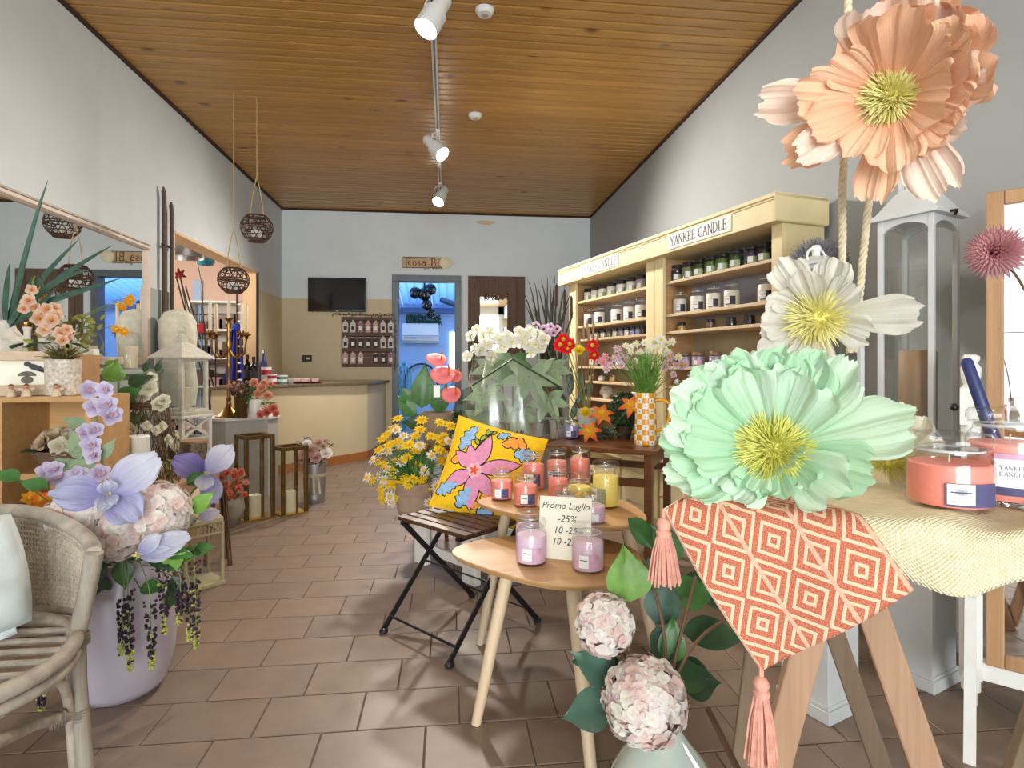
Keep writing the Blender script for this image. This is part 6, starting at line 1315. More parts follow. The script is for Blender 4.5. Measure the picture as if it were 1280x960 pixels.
# ================================================================== COUNTER
c0 = atz(459, 574, 0); XK, YK, HK = c0.x, c0.y, 0.90
ct = thing('shop_counter', 'beige shop counter with a brown granite top', 'counter', (0, 0, 0)); L0 = (XL + 0.01, 0)
fl_ = atz(345, 594, 0); dirc = (Vector((fl_.x, fl_.y)) - Vector((XK, YK))).normalized(); Pk = Vector((XK, YK)); Pl = Pk + dirc * ((XL + 0.02 - XK) / dirc.x)
s = MB(); s.prism([(Pl.x, Pl.y), (Pk.x, Pk.y), (XK + 0.12, YB - 0.02), (XL + 0.02, YB - 0.02)], 0.095, HK - 0.03); s.build('body', 'wall_beige', ct, smooth=False)
nr = Vector((-dirc.y, dirc.x)); nr = nr if nr.y < 0 else -nr
s = MB(); k1 = Pk + nr * 0.008 ; s.prism([(Pl.x, Pl.y + nr.y * 0.008), (Pk.x + 0.004, Pk.y + nr.y * 0.008), (XK + 0.124, YB - 0.02), (XL + 0.02, YB - 0.02)], 0, 0.095); s.build('skirting', 'skirting_orange', ct, smooth=False)
s = MB(); s.prism([(XL + 0.02, Pl.y - 0.04), (Pk.x + 0.04, Pk.y - 0.04), (XK + 0.17, YB - 0.02), (XL + 0.02, YB - 0.02)], HK - 0.03, HK); s.build('granite_top', 'granite', ct, smooth=False, bev=0.004)
def onc(px, py): return atz(px, py, HK)
def bottle(label, px, t_, h, r, mat, cap):
    q = at(px, 480, t_); q.z = HK; o = thing('bottle', label, 'bottle', q, 0, 'bottles on the counter')
    MB().lathe([(r * 0.9, 0), (r, 0.006), (r, h * 0.6), (r * 0.8, h * 0.7), (r * 0.36, h * 0.8), (r * 0.34, h * 0.97), (r * 0.4, h), (0, h)], 18).build('glass', mat, o); MB().lathe([(r * 0.42, h * 0.9), (r * 0.42, h + 0.004), (0, h + 0.004)], 14).build('cap', cap, o); MB().lathe([(r * 1.01, h * 0.2), (r * 1.01, h * 0.5)], 18, cap=False).build('label', 'label_dark', o)
bottle('black wine bottle at the wall end of the counter', 309, 6.0, 0.30, 0.042, 'tv_black', 'black_plastic'); bottle('second black bottle on the counter, beside the wine bottle', 317, 6.0, 0.28, 0.042, 'tv_black', 'black_plastic'); bottle('tall blue-black bottle with silver cap on the counter', 329, 6.3, 0.36, 0.04, 'navy_wax', 'steel')
plain('red_tin', '#a8202c', 0.35, 0.1, 20); plain('green_tin', '#5f8a74', 0.4, 0.1, 20)
for px, t_, r, h, mt, lab in ((333, 6.1, 0.05, 0.17, 'red_tin', 'tall red tin with white band on the counter'), (340, 6.05, 0.045, 0.10, 'red_tin', 'small red tin with white band on the counter'), (352, 6.15, 0.062, 0.085, 'green_tin', 'green tin with white lid on the counter')):
    q = at(px, 480, t_); q.z = HK; o = thing('tin', lab, 'tin', q); MB().lathe([(r, 0), (r, h), (r * 0.96, h + 0.003), (0, h + 0.003)], 20).build('can', mt, o); MB().lathe([(r * 1.01, h * 0.25), (r * 1.01, h * 0.55)], 20, cap=False).build('band', 'label_white', o); MB().lathe([(r * 1.02, h * 0.88), (r * 1.02, h + 0.006), (0, h + 0.006)], 20).build('lid', 'white_plastic', o)
q = at(382, 480, 6.35); q.z = HK; tag(MB().lathe([(0.13, 0), (0.19, 0.012), (0.20, 0.016), (0.19, 0.016), (0.13, 0.006), (0, 0.006)], 28).build('serving_tray', 'red_tin'), 'dark red round tray of small cups on the counter', 'tray').location = q
for i in range(8):
    a_ = i * 0.8; r_ = 0.11 if i < 7 else 0; o = MB().lathe([(0.018, 0), (0.026, 0.01), (0.032, 0.045), (0.028, 0.045), (0.02, 0.01), (0, 0.008)], 14).build('small_cup', 'white_ceramic'); o.location = q + Vector((r_ * math.cos(a_), r_ * math.sin(a_), 0.007)); tag(o, 'small white cup on the dark red tray', 'cup', 'cups on the red tray')
q = at(364, 478, 6.2); q.z = HK; tag(MB().lathe([(0.03, 0), (0.05, 0.02), (0.06, 0.06), (0.055, 0.06), (0.04, 0.015), (0, 0.01)], 18).build('sugar_bowl', 'white_ceramic'), 'white sugar bowl between the green tin and the tray', 'bowl').location = q

# ================================================================== CEILING TRACK AND SPOTS
RXp = -0.088
tk = thing('light_track', 'white lighting track along the wooden ceiling', 'track', (RXp, 4.2, ZC))
MB().lo((-0.018, -4.2 + 0.4, -0.03), (0.018, 2.55, 0)).build('rail', 'white_plastic', tk, smooth=False, bev=0.003); MB().lo((-0.006, -4.2 + 0.4, -0.034), (0.006, 2.5, -0.03)).build('slot', 'dark_frame', tk, smooth=False)
emit('lamp_face', (1, 0.93, 0.8), 60)
def spot(y, aim, label, pw, hang=0.14):
    o = thing('track_spotlight', label, 'spotlight', (RXp, y, ZC - 0.034), 0, 'spotlights on the ceiling track'); d = Vector(aim).normalized(); c = Vector((0, 0, -hang - 0.02))
    MB().lo((-0.016, -0.05, -0.02), (0.016, 0.05, 0.0)).build('adapter', 'white_plastic', o, smooth=False, bev=0.003)
    side = d.cross(UP).normalized() * 0.078
    MB().tube([Vector((0, 0, -0.01)), side * 0.4 + UP * -0.02, side + UP * -0.05, side + c], 0.005, 6).build('yoke', 'white_plastic', o)
    M = face(c, d)
    MB().lathe([(0.0, -0.17), (0.038, -0.17), (0.046, -0.155), (0.046, -0.06), (0.064, -0.05), (0.068, 0.07), (0.062, 0.07), (0.062, 0.052)], 20, M, cap=False).build('housing', 'white_plastic', o)
    MB().lathe([(0.0, 0.05), (0.062, 0.05)], 20, M, cap=False).build('lamp', 'lamp_face', o)
    MB().tube([c - d * 0.12, c - d * 0.16 + UP * 0.03, Vector((0, 0.02, -0.02)) - side * 0.6, Vector((0, 0.02, -0.01))], 0.003, 5).build('cable', 'white_plastic', o)
    q = Vector((RXp, y, ZC - 0.034)) + c + d * 0.09; l = light('spotlight_beam', 'SPOT', q, pw, (1, 0.93, 0.84), q + d, spot_size=R(135), spot_blend=0.9, shadow_soft_size=0.10); return o
spot(3.12, (-0.42, -0.25, -0.85), 'white track spotlight hanging level with the nearer smoke detector', 55)
spot(5.0, (0.62, -0.45, -0.75), 'white track spotlight in the middle of the track, aimed at shelving', 190)
spot(6.45, (-0.32, -0.55, -0.78), 'white track spotlight at the far end of the track', 170)
spot(1.3, (0.5, 0.1, -0.8), 'added white track spotlight above the trestle table', 15)  # extra head added out of view to even out the room light
for px, py, lab in ((606, 12, 'round white smoke detector nearer the shop front'), (594, 143, 'round white smoke detector towards the back wall')):
    q = atz(px, py, ZC); o = thing('smoke_detector', lab, 'detector', q); MB().lathe([(0.055, 0), (0.055, -0.012), (0.04, -0.03), (0.0, -0.032)], 22).build('cover', 'white_plastic', o); MB().lathe([(0.02, -0.031), (0.018, -0.036), (0, -0.036)], 14).build('sensor', 'grey_ceramic', o)

# ------------------------------------------------------------------ hanging wicker lantern balls
def wicker(label, px, py, t_, r):
    c = at(px, py, t_); o = thing('wicker_lantern', label, 'lantern', c); s = MB()
    for sg_ in (1, -1):
        for k in range(12):
            s.tube([(r * math.cos(b) * math.cos(a0), r * math.cos(b) * math.sin(a0), r * 0.95 * math.sin(b)) for a0, b in [(k * PI / 6 + sg_ * j * 0.09, -1.15 + 2.2 * j / 14) for j in range(15)]], 0.0035, 4)
    for b, rr in ((-0.95, 0.007), (-0.1, 0.006), (0.05, 0.006), (0.9, 0.007), (0.6, 0.004), (-0.6, 0.004)): s.tube([(r * math.cos(b) * math.cos(a0), r * math.cos(b) * math.sin(a0), r * 0.95 * math.sin(b)) for a0 in [i * PI / 14 for i in range(28)]], rr, 5, closed=True)
    s.build('woven_shell', 'wicker_dark', o, kind='stuff'); MB().lathe([(0, -r * 0.93), (r * 0.55, -r * 0.9), (r * 0.58, -r * 0.8), (0, -r * 0.8)], 18).build('bottom', 'wicker_dark', o)
    MB().lathe([(0, -r * 0.8), (0.04, -r * 0.8), (0.04, -r * 0.2), (0, -r * 0.2)], 16).build('candle', 'candle_white', o)
    z = ZC - c.z; lp = 0.28
    for sx in (-1, 1): MB().tube([(sx * 0.05, 0, r * 0.85), (sx * 0.03, 0, r + lp * 0.5), (0, 0, r + lp)], 0.0035, 5).build('hanging_cord', 'twine', o)
    MB().tube([(0, 0, r + lp), (0, 0, z)], 0.0035, 5).build('hanging_cord', 'twine', o)
wicker('brown wicker lantern ball hanging high near the back corner', 321, 285, 4.42, 0.116); wicker('brown wicker lantern ball hanging low before the side room opening', 292, 350, 4.32, 0.108)
# ================================================================== LEFT WALL: MIRROR, LEDGE, CUBE SHELVES
plain('pink_wash', '#d8c4b4', 0.55, 0.06, 14, 0.1)
my0, my1, mz0, mz1 = 1.7, atX(183, 305, XL).y, 1.10, 1.965
wm = thing('long_mirror', 'long wall mirror in a moulded pinkish white frame', 'mirror', (XL, (my0 + my1) / 2, (mz0 + mz1) / 2)); hy, hz = (my1 - my0) / 2, (mz1 - mz0) / 2
MB().lo((0.004, -hy + 0.03, -hz + 0.03), (0.010, hy - 0.03, hz - 0.03)).build('mirror_glass', 'mirror', wm, smooth=False)
for a0, a1 in (((0, -hy, hz - 0.05), (0.03, hy, hz)), ((0, -hy, -hz), (0.03, hy, -hz + 0.05)), ((0, hy - 0.045, -hz + 0.05), (0.03, hy, hz - 0.05)), ((0, -hy, -hz + 0.05), (0.03, -hy + 0.045, hz - 0.05))):
    b = MB().lo(a0, a1).build('frame_bar', 'pink_wash', wm, smooth=False, bev=0.006)
for a0, a1 in (((0.03, -hy + 0.01, hz - 0.018), (0.038, hy - 0.01, hz - 0.006)), ((0.03, -hy + 0.03, hz - 0.045), (0.036, hy - 0.03, hz - 0.036))): MB().lo(a0, a1).build('frame_bead', 'rattan_mix', wm, smooth=False, bev=0.003)
lg = thing('console_table', 'sage grey console below the wall mirror', 'console', (XL + 0.012, 3.9, 0))
MB().lo((0, -0.7, 1.045), (0.24, 0.22, 1.07)).build('top', 'wall_sage', lg, smooth=False, bev=0.004); MB().lo((0, -0.66, 0), (0.20, 0.18, 1.045)).build('body', 'wall_sage', lg, smooth=False, bev=0.003)
for k in range(2): d = MB().lo((0.20, -0.63 + k * 0.38, 0.08), (0.212, -0.28 + k * 0.38, 1.0)).build('door', 'wall_sage', lg, smooth=False, bev=0.003); MB().ball((0.222, -0.31 + k * 0.38, 0.55), 0.012, 10, 8).build('knob', 'white_ceramic', d)
def cube_tower(label, x0, x1, y0, y1, zs):
    o = thing('cube_shelf', label, 'shelf', ((x0 + x1) / 2, (y0 + y1) / 2, 0)); hx, hy = (x1 - x0) / 2, (y1 - y0) / 2; t = 0.024; H = zs[-1]
    for s_ in (-1, 1): MB().lo((s_ * hx - (t if s_ > 0 else 0), -hy, 0), (s_ * hx + (t if s_ < 0 else 0), hy, H)).build('side_board', 'oak_cube', o, smooth=False, bev=0.002)
    for z in zs: MB().lo((-hx + t, -hy, z - t), (hx - t, hy - 0.012, z)).build('shelf_board', 'oak_cube', o, smooth=False, bev=0.002)
    MB().lo((-hx + t, hy - 0.012, 0), (hx - t, hy, H)).build('back_board', 'oak_cube', o, smooth=False); return o
CT = 0.972
cube_tower('pale oak cube shelf with bird picture on top', -1.80, -1.445, 2.53, 2.82, [0.03, 0.34, 0.66, CT])
cube_tower('taller pale oak shelf behind the bird picture', -2.13, -1.76, 2.86, 3.16, [0.03, 0.40, 0.78, 1.15])
# bird picture
q = Vector((-1.70, 2.61, CT)); bp_ = thing('bird_picture', 'washed wooden picture frame with a bird on a mushroom', 'picture', q, facecam(q, 4))
Mt = RX(R(-9)); fw_, fh_ = 0.20, 0.185
for a0, a1 in (((-fw_, -0.012, 0), (fw_ * 0.62, 0.008, 0.045)), ((-fw_, -0.012, fh_ - 0.04), (fw_ * 0.62, 0.008, fh_)), ((fw_ * 0.62 - 0.06, -0.012, 0.045), (fw_ * 0.62, 0.008, fh_ - 0.04)), ((-fw_, -0.012, 0.045), (-fw_ + 0.06, 0.008, fh_ - 0.04))): MB().lo(a0, a1, 0, Mt).build('frame_bar', 'frame_wash', bp_, smooth=False, bev=0.003)
pc_ = MB().lo((-fw_ + 0.05, -0.002, 0.04), (fw_ * 0.62 - 0.055, 0.004, fh_ - 0.035), 0, Mt).build('print', 'print_paper', bp_, smooth=False)
Mp = Mt @ T(-0.03, -0.0035, 0) @ RX(R(90))
plain('bird_grey', '#4a4a50', 0.8, 0.3, 60); plain('mushroom_ink', '#6d655c', 0.8, 0.3, 60)
s = MB(); s.prism([(0.025 + 0.028 * math.cos(a_) * (1 + 0.2 * math.cos(a_)), 0.118 + 0.013 * math.sin(a_) - 0.010 * math.cos(a_)) for a_ in [i * PI / 10 for i in range(20)]], 0, 0.001, 0, Mp); s.prism([(0.045, 0.110), (0.085, 0.088), (0.083, 0.084), (0.035, 0.103)], 0, 0.001, 0, Mp); s.prism([(0.002 + 0.012 * math.cos(a_), 0.132 + 0.011 * math.sin(a_)) for a_ in [i * PI / 8 for i in range(16)]], 0, 0.0012, 0, Mp); s.build('bird_print', 'bird_grey', pc_, smooth=False)
s = MB(); s.prism([(0.030 * math.cos(a_), 0.082 + 0.02 * math.sin(a_)) for a_ in [i * PI / 12 for i in range(13)]] , 0, 0.001, 0, Mp); s.prism([(0.02 * math.cos(a_), 0.066 + 0.016 * math.sin(a_)) for a_ in [i * PI / 10 for i in range(20)]], 0, 0.0011, 0, Mp); s.build('mushroom_print', 'mushroom_ink', pc_, smooth=False)
def angel(label, px, py, z, t_):
    q = at(px, py, t_); q.z = z; o = thing('angel_figurine', label, 'figurine', q, facecam(q))
    MB().lathe([(0.016, 0), (0.018, 0.004), (0.013, 0.02), (0.009, 0.03), (0, 0.034)], 14).build('robe', 'frame_wash', o); MB().ball((0, 0, 0.04), 0.009, 10, 8).build('head', 'orchid_peach', o); MB().ball((0, 0.002, 0.043), (0.0095, 0.0095, 0.009), 10, 8).build('hair', 'stem_brown', o)
    for sx in (-1, 1): s = MB(); leaf(s, (sx * 0.006, 0.006, 0.024), (sx, 0.2, 0.5), 0.026, 0.014, (0, -1, 0), 0, 0, 'leaf', 4, 2); s.build('wing', 'frame_wash', o)
angel('tiny angel figurine in front of the picture, facing out', 14, 496, CT, 2.30); angel('tiny angel figurine beside the picture corner', 33, 496, CT, 2.32); angel('tiny angel figurine before the textured pot', 70, 494, CT, 2.33)
plain('relief_ceramic', '#cfc4b4', 0.6, 0.35, 70, 1.0)
q = at(79, 490, 2.42); q.z = CT
tag(MB().lathe([(0.055, 0), (0.06, 0.004), (0.064, 0.145), (0.064, 0.15), (0.058, 0.15), (0.055, 0.02), (0, 0.02)], 28).build('textured_pot', 'relief_ceramic'), 'cream pot with pebbled relief beside the bird picture', 'pot').location = q
mg = thing('mossy_bunch', 'dark mossy dried bunch in the pebbled cream pot', 'dried flowers', q); s = MB()
for i in range(160): a_ = rnd(0, 6.28); d = Vector((math.cos(a_), math.sin(a_), rnd(0.5, 2))).normalized(); leaf(s, Vector((0, 0, 0.13)) + d * rnd(0.01, 0.05), d + Vector((rnd(-.5, .5), rnd(-.5, .5), 0)), rnd(0.03, 0.08), 0.015, (0, 0, 1), -0.4, random.choice((0, 0, 1)), 'leaf', 3, 2)
s.build('leaves', ['moss', 'stem_brown'], mg, kind='stuff')
# grass vase, candle stick, peach orchid on the taller shelf
q = at(7, 438, 2.68); q.z = 1.15; gv_ = q
tag(MB().lathe([(0.055, 0), (0.075, 0.01), (0.08, 0.06), (0.04, 0.12), (0.03, 0.15), (0.034, 0.155), (0.026, 0.15), (0.03, 0.1), (0, 0.02)], 24).build('grass_vase', 'white_wash'), 'white washed bottle vase of long green blades', 'vase').location = q
gb = thing('blade_grass', 'long arching green blades in the white washed vase', 'plant', q)
for i, (pts) in enumerate([[(15, 395), (30, 310), (60, 225)], [(20, 390), (50, 345), (98, 300)], [(25, 385), (70, 345), (140, 307)], [(25, 385), (65, 345), (112, 337)], [(28, 380), (80, 372), (150, 348)], [(5, 390), (8, 350), (12, 330)], [(15, 400), (30, 380), (40, 345)], [(20, 400), (45, 390), (70, 360)]]):
    c_ = [Vector((0, 0, 0.12))] + [at(px, py, 2.62 - 0.03 * k) - q for k, (px, py) in enumerate(pts)]; l = bez(c_, 12); s = MB(); vs_ = []
    for k, c0 in enumerate(l): w_ = 0.014 * math.sin(PI * min(1, (k + 1.5) / 13.5)) ** 0.7 + 0.001; tt_ = (l[min(k + 1, 12)] - l[max(k - 1, 0)]).normalized(); sd = tt_.cross(CF).normalized(); vs_ += [c0 - sd * w_, c0 + CF * w_ * 0.4, c0 + sd * w_]
    s.add(vs_, [f for k in range(12) for f in ((k * 3, k * 3 + 1, k * 3 + 4, k * 3 + 3), (k * 3 + 1, k * 3 + 2, k * 3 + 5, k * 3 + 4))]); s.build('blade', 'leaf_blue', gb)
q = at(34, 440, 2.62); q.z = 1.15; o = thing('candle_stick', 'small white candlestick beside the grass vase', 'candlestick', q)
MB().lathe([(0.03, 0), (0.032, 0.008), (0.012, 0.02), (0.013, 0.1), (0.018, 0.12), (0.012, 0.125), (0, 0.125)], 18).build('stick', 'white_wash', o); MB().lathe([(0.016, 0.12), (0.02, 0.13), (0.02, 0.14), (0, 0.14)], 16).build('cup', 'brass', o)
q = at(62, 445, 2.66); q.z = 1.15
tag(MB().lathe([(0.03, 0), (0.034, 0.004), (0.042, 0.07), (0.036, 0.07), (0.03, 0.01), (0, 0.01)], 20).build('orchid_pot', 'white_wash'), 'small white washed pot of peach orchids', 'pot').location = q
ob = MB(); floret(ob, (0, 0, 0), (0, 0, 1), 0.030, 5, 0, 'round', 0.2, 0.2, 0.95, 4, 3, 0.15); ob.ball((0, 0, 0.006), 0.006, 8, 6, 1); opm = ob.mesh('blossom', ['orchid_peach', 'gold_petal'])
orchid('peach orchid spray arching over the bird picture', [(40, 362), (36, 376), (44, 384), (52, 392), (58, 386), (64, 400), (70, 394), (72, 408), (60, 405), (76, 416), (82, 420), (48, 398), (78, 425), (68, 386), (84, 412), (30, 386), (56, 412)], q + UP * 0.03, opm, 2.5)
yo = thing('gold_flower_bunch', 'golden flowers and olive leaves behind the peach orchids', 'flowers', q + UP * 0.01)
hg = head(0, ['gold_petal', 'yellow_core'], 0.028, 9, 0.6); s = MB()
for px, py in ((45, 362), (52, 368), (60, 382), (56, 378), (63, 390), (160, 378), (152, 384), (145, 412), (155, 415), (163, 374)):
    b_ = at(px, py, 2.66); o = put('bloom', hg, yo); o.matrix_local = T(-(q + UP * 0.01)) @ face(b_, tocam(b_, rnd(-.4, .4), rnd(0, .5))); s.tube(bez([(0, 0, 0.02), (0, 0, 0.12), (b_ - q) * 0.8 + UP * 0.04, b_ - q], 6), 0.0015, 4)
for i in range(90): b_ = at(rnd(40, 130), rnd(400, 440), 2.66 + rnd(-.06, .05)) - q; leaf(s, b_, (rnd(-1, 1), rnd(-1, 0.3), rnd(-.3, 1)), 0.045, 0.02, (0.2, -0.7, 0.5), -0.3, 1, 'leaf', 3, 2)
s.build('foliage', ['stem_green', 'moss'], yo, kind='stuff')
# objects on the console: white teapot stand, pair of crosses, pillar
q = at(112, 455, 3.75); q = Vector((XL + 0.12, 3.55, 1.07)); o = thing('cake_stand', 'small white footed stand with a white block on the console', 'stand', q)
MB().lathe([(0.045, 0), (0.05, 0.006), (0.015, 0.02), (0.014, 0.05), (0.09, 0.058), (0.095, 0.066), (0, 0.064)], 24).build('dish', 'white_ceramic', o); MB().lo((-0.03, -0.03, 0.066), (0.03, 0.03, 0.12)).build('block', 'white_paint', o, smooth=False, bev=0.003)
q = Vector((XL + 0.13, 3.95, 1.07)); o = thing('glass_dome', 'cream textured candle under a clear dome on the console', 'candle', q)
MB().lathe([(0.07, 0), (0.075, 0.01), (0, 0.012)], 24).build('base', 'white_wash', o); MB().lathe([(0.068, 0.01), (0.068, 0.18), (0.05, 0.225), (0, 0.245)], 24, cap=False).build('dome', 'jar_glass', o); MB().lathe([(0.04, 0.01), (0.04, 0.15), (0, 0.15)], 20).build('candle', 'candle_cream', o)
# dried rose basket inside the cube
q = Vector((-1.63, 2.66, 0.66)); bk = thing('rose_basket', 'round basket of dried cream roses inside the cube shelf', 'basket', q); s = MB()
for k in range(7): s.tube([(0.085 * (0.8 + 0.05 * k) * math.cos(a_), 0.085 * (0.8 + 0.05 * k) * math.sin(a_), 0.008 + 0.011 * k) for a_ in [i * PI / 12 for i in range(24)]], 0.007, 5, closed=True)
s.lathe([(0, 0.004), (0.065, 0.004)], 20); s.build('weave', 'twig', bk, kind='stuff'); s = MB()
for d in sphere_dirs(26):
    if d.z > -0.15: rose(s, Vector((0, 0, 0.09)) + Vector((d.x * 0.09, d.y * 0.09, d.z * 0.07)), d, 0.042, random.choice((0, 1)), 3)
s.build('roses', ['dry_petal', 'cream_petal'], bk, kind='stuff'); s = MB()
for i in range(5): leaf(s, (-0.07, -0.06, 0.09), (-0.5 + 0.25 * i, -1, 0.1), 0.06, 0.035, (0, 0, 1), -0.4); 
s.build('leaves', 'leaf_dark', bk)
q = Vector((-1.6, 2.67, 0.34)); bk2 = thing('berry_pot', 'dark planted pot in the lower cube of the oak shelf', 'pot', q); MB().lathe([(0.06, 0), (0.08, 0.1), (0.07, 0.1), (0, 0.02)], 20).build('pot', 'wicker_dark', bk2); s = MB()
for i in range(60): a_ = rnd(0, 6.28); leaf(s, (0.03 * math.cos(a_), 0.03 * math.sin(a_), 0.09), (math.cos(a_), math.sin(a_), rnd(.3, 1.5)), 0.1, 0.03, (0, 0, 1), -0.6, 0, 'leaf', 4, 2)
s.build('leaves', 'leaf_dark', bk2, kind='stuff')

# ================================================================== TWIG CONE, WHITE ROSES, WHITE LANTERN
bxz = 0.50; wbx = thing('display_box', 'old wooden display box under the twig cone', 'box', (-1.61, 3.25, 0))
for x0 in (-0.26, -0.085, 0.09): MB().lo((x0, -0.38, bxz - 0.02), (x0 + 0.17, 0.36, bxz)).build('top_plank', 'weathered', wbx, smooth=False, bev=0.003)
for x0 in (-0.26, -0.085, 0.09): MB().lo((x0, -0.38, 0), (x0 + 0.17, -0.36, bxz - 0.02)).build('front_plank', 'weathered', wbx, smooth=False, bev=0.003)
MB().lo((0.24, -0.36, 0), (0.26, 0.36, bxz - 0.02)).lo((-0.26, -0.36, 0), (-0.24, 0.36, bxz - 0.02)).lo((-0.24, 0.34, 0), (0.24, 0.36, bxz - 0.02)).build('side_board', 'weathered', wbx, smooth=False)
q = at(180, 600, 2.93); q.z = bxz; tw = thing('twig_cone', 'tall cone of tangled twigs bound by a twig ring', 'basket', q); s = MB()
for i in range(120):
    a_ = rnd(0, 6.28); a2 = a_ + rnd(-1.2, 1.2); r0 = rnd(0.12, 0.17); r1 = rnd(0.07, 0.12); s.tube([(r0 * math.cos(a_), r0 * math.sin(a_), 0), (r0 * 0.95 * math.cos((a_ + a2) / 2), r0 * 0.95 * math.sin((a_ + a2) / 2), 0.2), (r1 * math.cos(a2), r1 * math.sin(a2), rnd(0.36, 0.48))], [0.0024, 0.002, 0.001], 4, cap=False)
s.build('twigs', 'twig', tw, kind='stuff'); s = MB()
for k in range(5): s.tube([((0.10 + rnd(-.008, .008)) * math.cos(a_), (0.10 + rnd(-.008, .008)) * math.sin(a_), 0.385 + 0.006 * k + rnd(-.004, .004)) for a_ in [i * PI / 12 for i in range(24)]], 0.005, 5, closed=True)
s.build('twig_ring', 'stem_brown', tw); s = MB()
for i in range(110): a_ = rnd(-2.6, -0.2); leaf(s, (0.15 * math.cos(a_), 0.15 * math.sin(a_), rnd(0, 0.14)), (rnd(-1, 1), rnd(-1, 0), rnd(-.3, 1)), 0.05, 0.012, (0, -0.5, 1), -0.3, 0, 'leaf', 2, 2)
s.build('moss', 'moss', tw, kind='stuff')
s = MB()
for i in range(16): a_ = rnd(-2.2, 0.2); rose(s, Vector((0.15 * math.cos(a_), 0.15 * math.sin(a_), rnd(0.18, 0.34))), (math.cos(a_), math.sin(a_), 0.2), 0.026, 0, 2)
s.build('dried_roses', 'cream_petal', tw, kind='stuff')
pc0 = at(172, 560, 2.72); o = thing('pillar_candle', 'white pillar candle standing before the twig cone', 'candle', (pc0.x, pc0.y, bxz)); 
MB().lathe([(0.0, 0), (0.048, 0), (0.05, 0.004), (0.05, 0.262), (0.045, 0.268), (0, 0.262)], 26).build('wax', 'candle_white', o); MB().tube([(0, 0, 0.26), (0.002, 0, 0.28)], 0.0015, 5).build('wick', 'ink', o)
wr = thing('white_rose_bunch', 'bunch of cream white roses and green leaves in the twig cone', 'flowers', q + UP * 0.30); rq = q + UP * 0.30
for px, py, r_ in ((185, 485, 0.045), (172, 488, 0.04), (165, 497, 0.04), (189, 472, 0.03), (200, 505, 0.04), (205, 500, 0.032), (178, 495, 0.035), (160, 490, 0.03)):
    b_ = at(px, py, 2.84) - rq; s = MB(); rose(s, b_, tocam(b_ + rq, rnd(-.3, .3), 0.3), r_, 0, 4); s.build('rose', 'cream_petal', wr); MB().tube([(0, 0, 0), b_ * 0.96], 0.0025, 5).build('stem', 'stem_green', wr)
for px, py, dx, dz, L, W, mt in ((140, 478, 0.3, 0.9, 0.12, 0.10, 'leaf_light'), (150, 500, 0.9, 0.5, 0.13, 0.09, 'leaf_mid'), (145, 495, -0.4, -0.7, 0.09, 0.07, 'leaf_light'), (160, 480, 0.9, 0.3, 0.14, 0.07, 'leaf_dark'), (165, 515, 0.1, -0.9, 0.09, 0.07, 'leaf_mid'), (180, 465, 0.4, 0.7, 0.08, 0.03, 'leaf_dark'), (135, 462, 0.6, 0.5, 0.08, 0.06, 'leaf_light'), (195, 465, 0.5, 0.9, 0.08, 0.03, 'leaf_dark')):
    b_ = at(px, py, 2.82); s = MB(); leaf(s, b_ - rq, CR * dx + UP * dz - CF * 0.2, L, W, tocam(b_, 0, 0.2), -0.3, 0, 'leaf', 8, 6); s.build('leaf', mt, wr)

# white lantern on the lattice stand
lq = at(227, 518, 3.95); rot = math.atan2(-lq.x, lq.y) + R(45)
SZL = lq.z
ls = thing('lattice_stand', 'white wooden plant stand with crossed lattice sides', 'stand', (lq.x, lq.y, 0), rot); hw_ = 0.13
MB().lo((-hw_ - 0.01, -hw_ - 0.01, SZL - 0.02), (hw_ + 0.01, hw_ + 0.01, SZL)).build('top', 'white_paint', ls, smooth=False, bev=0.003)
for x in (-1, 1):
    for y in (-1, 1): MB().box((x * (hw_ - 0.012), y * (hw_ - 0.012), (SZL - 0.02) / 2), (0.026, 0.026, SZL - 0.02)).build('post', 'white_paint', ls, smooth=False, bev=0.002)
for f in range(4):
    M = RZ(f * PI / 2); y = -hw_ + 0.012
    for z0, z1 in ((SZL - 0.15, SZL - 0.03), (SZL - 0.55, SZL - 0.24)):
        MB().bar((-hw_ + 0.02, y, z0), (hw_ - 0.02, y, z1), 0.008, 0.016, 0, (0, 0, 1), M).build('lattice_bar', 'white_paint', ls, smooth=False); MB().bar((-hw_ + 0.02, y, z1), (hw_ - 0.02, y, z0), 0.008, 0.016, 0, (0, 0, 1), M).build('lattice_bar', 'white_paint', ls, smooth=False)
    for z in (SZL - 0.16, SZL - 0.22, 0.12): MB().bar((-hw_ + 0.02, y, z), (hw_ - 0.02, y, z), 0.012, 0.016, 0, (0, 0, 1), M).build('cross_rail', 'white_paint', ls, smooth=False)
    s = MB(); 
    for k in range(5): s.tube([(-hw_ + 0.045 + k * 0.043 + 0.018 * math.cos(a_), y, SZL - 0.19 + 0.018 * math.sin(a_)) for a_ in [i * PI / 5 for i in range(10)]], 0.004, 5, 0, M, closed=True)
    s.build('scallop_trim', 'white_paint', ls)
wl_ = thing('glass_lantern', 'white metal lantern with pitched roof on the lattice stand', 'lantern', (lq.x, lq.y, SZL), rot); h2, H2 = 0.115, 0.34
MB().lo((-h2 - 0.02, -h2 - 0.02, 0), (h2 + 0.02, h2 + 0.02, 0.025)).lo((-h2, -h2, 0.025), (h2, h2, 0.04)).build('base', 'white_wash', wl_, smooth=False, bev=0.003)
for x in (-1, 1):
    for y in (-1, 1): MB().box((x * (h2 - 0.012), y * (h2 - 0.012), 0.04 + H2 / 2), (0.024, 0.024, H2)).build('post', 'white_wash', wl_, smooth=False, bev=0.002)
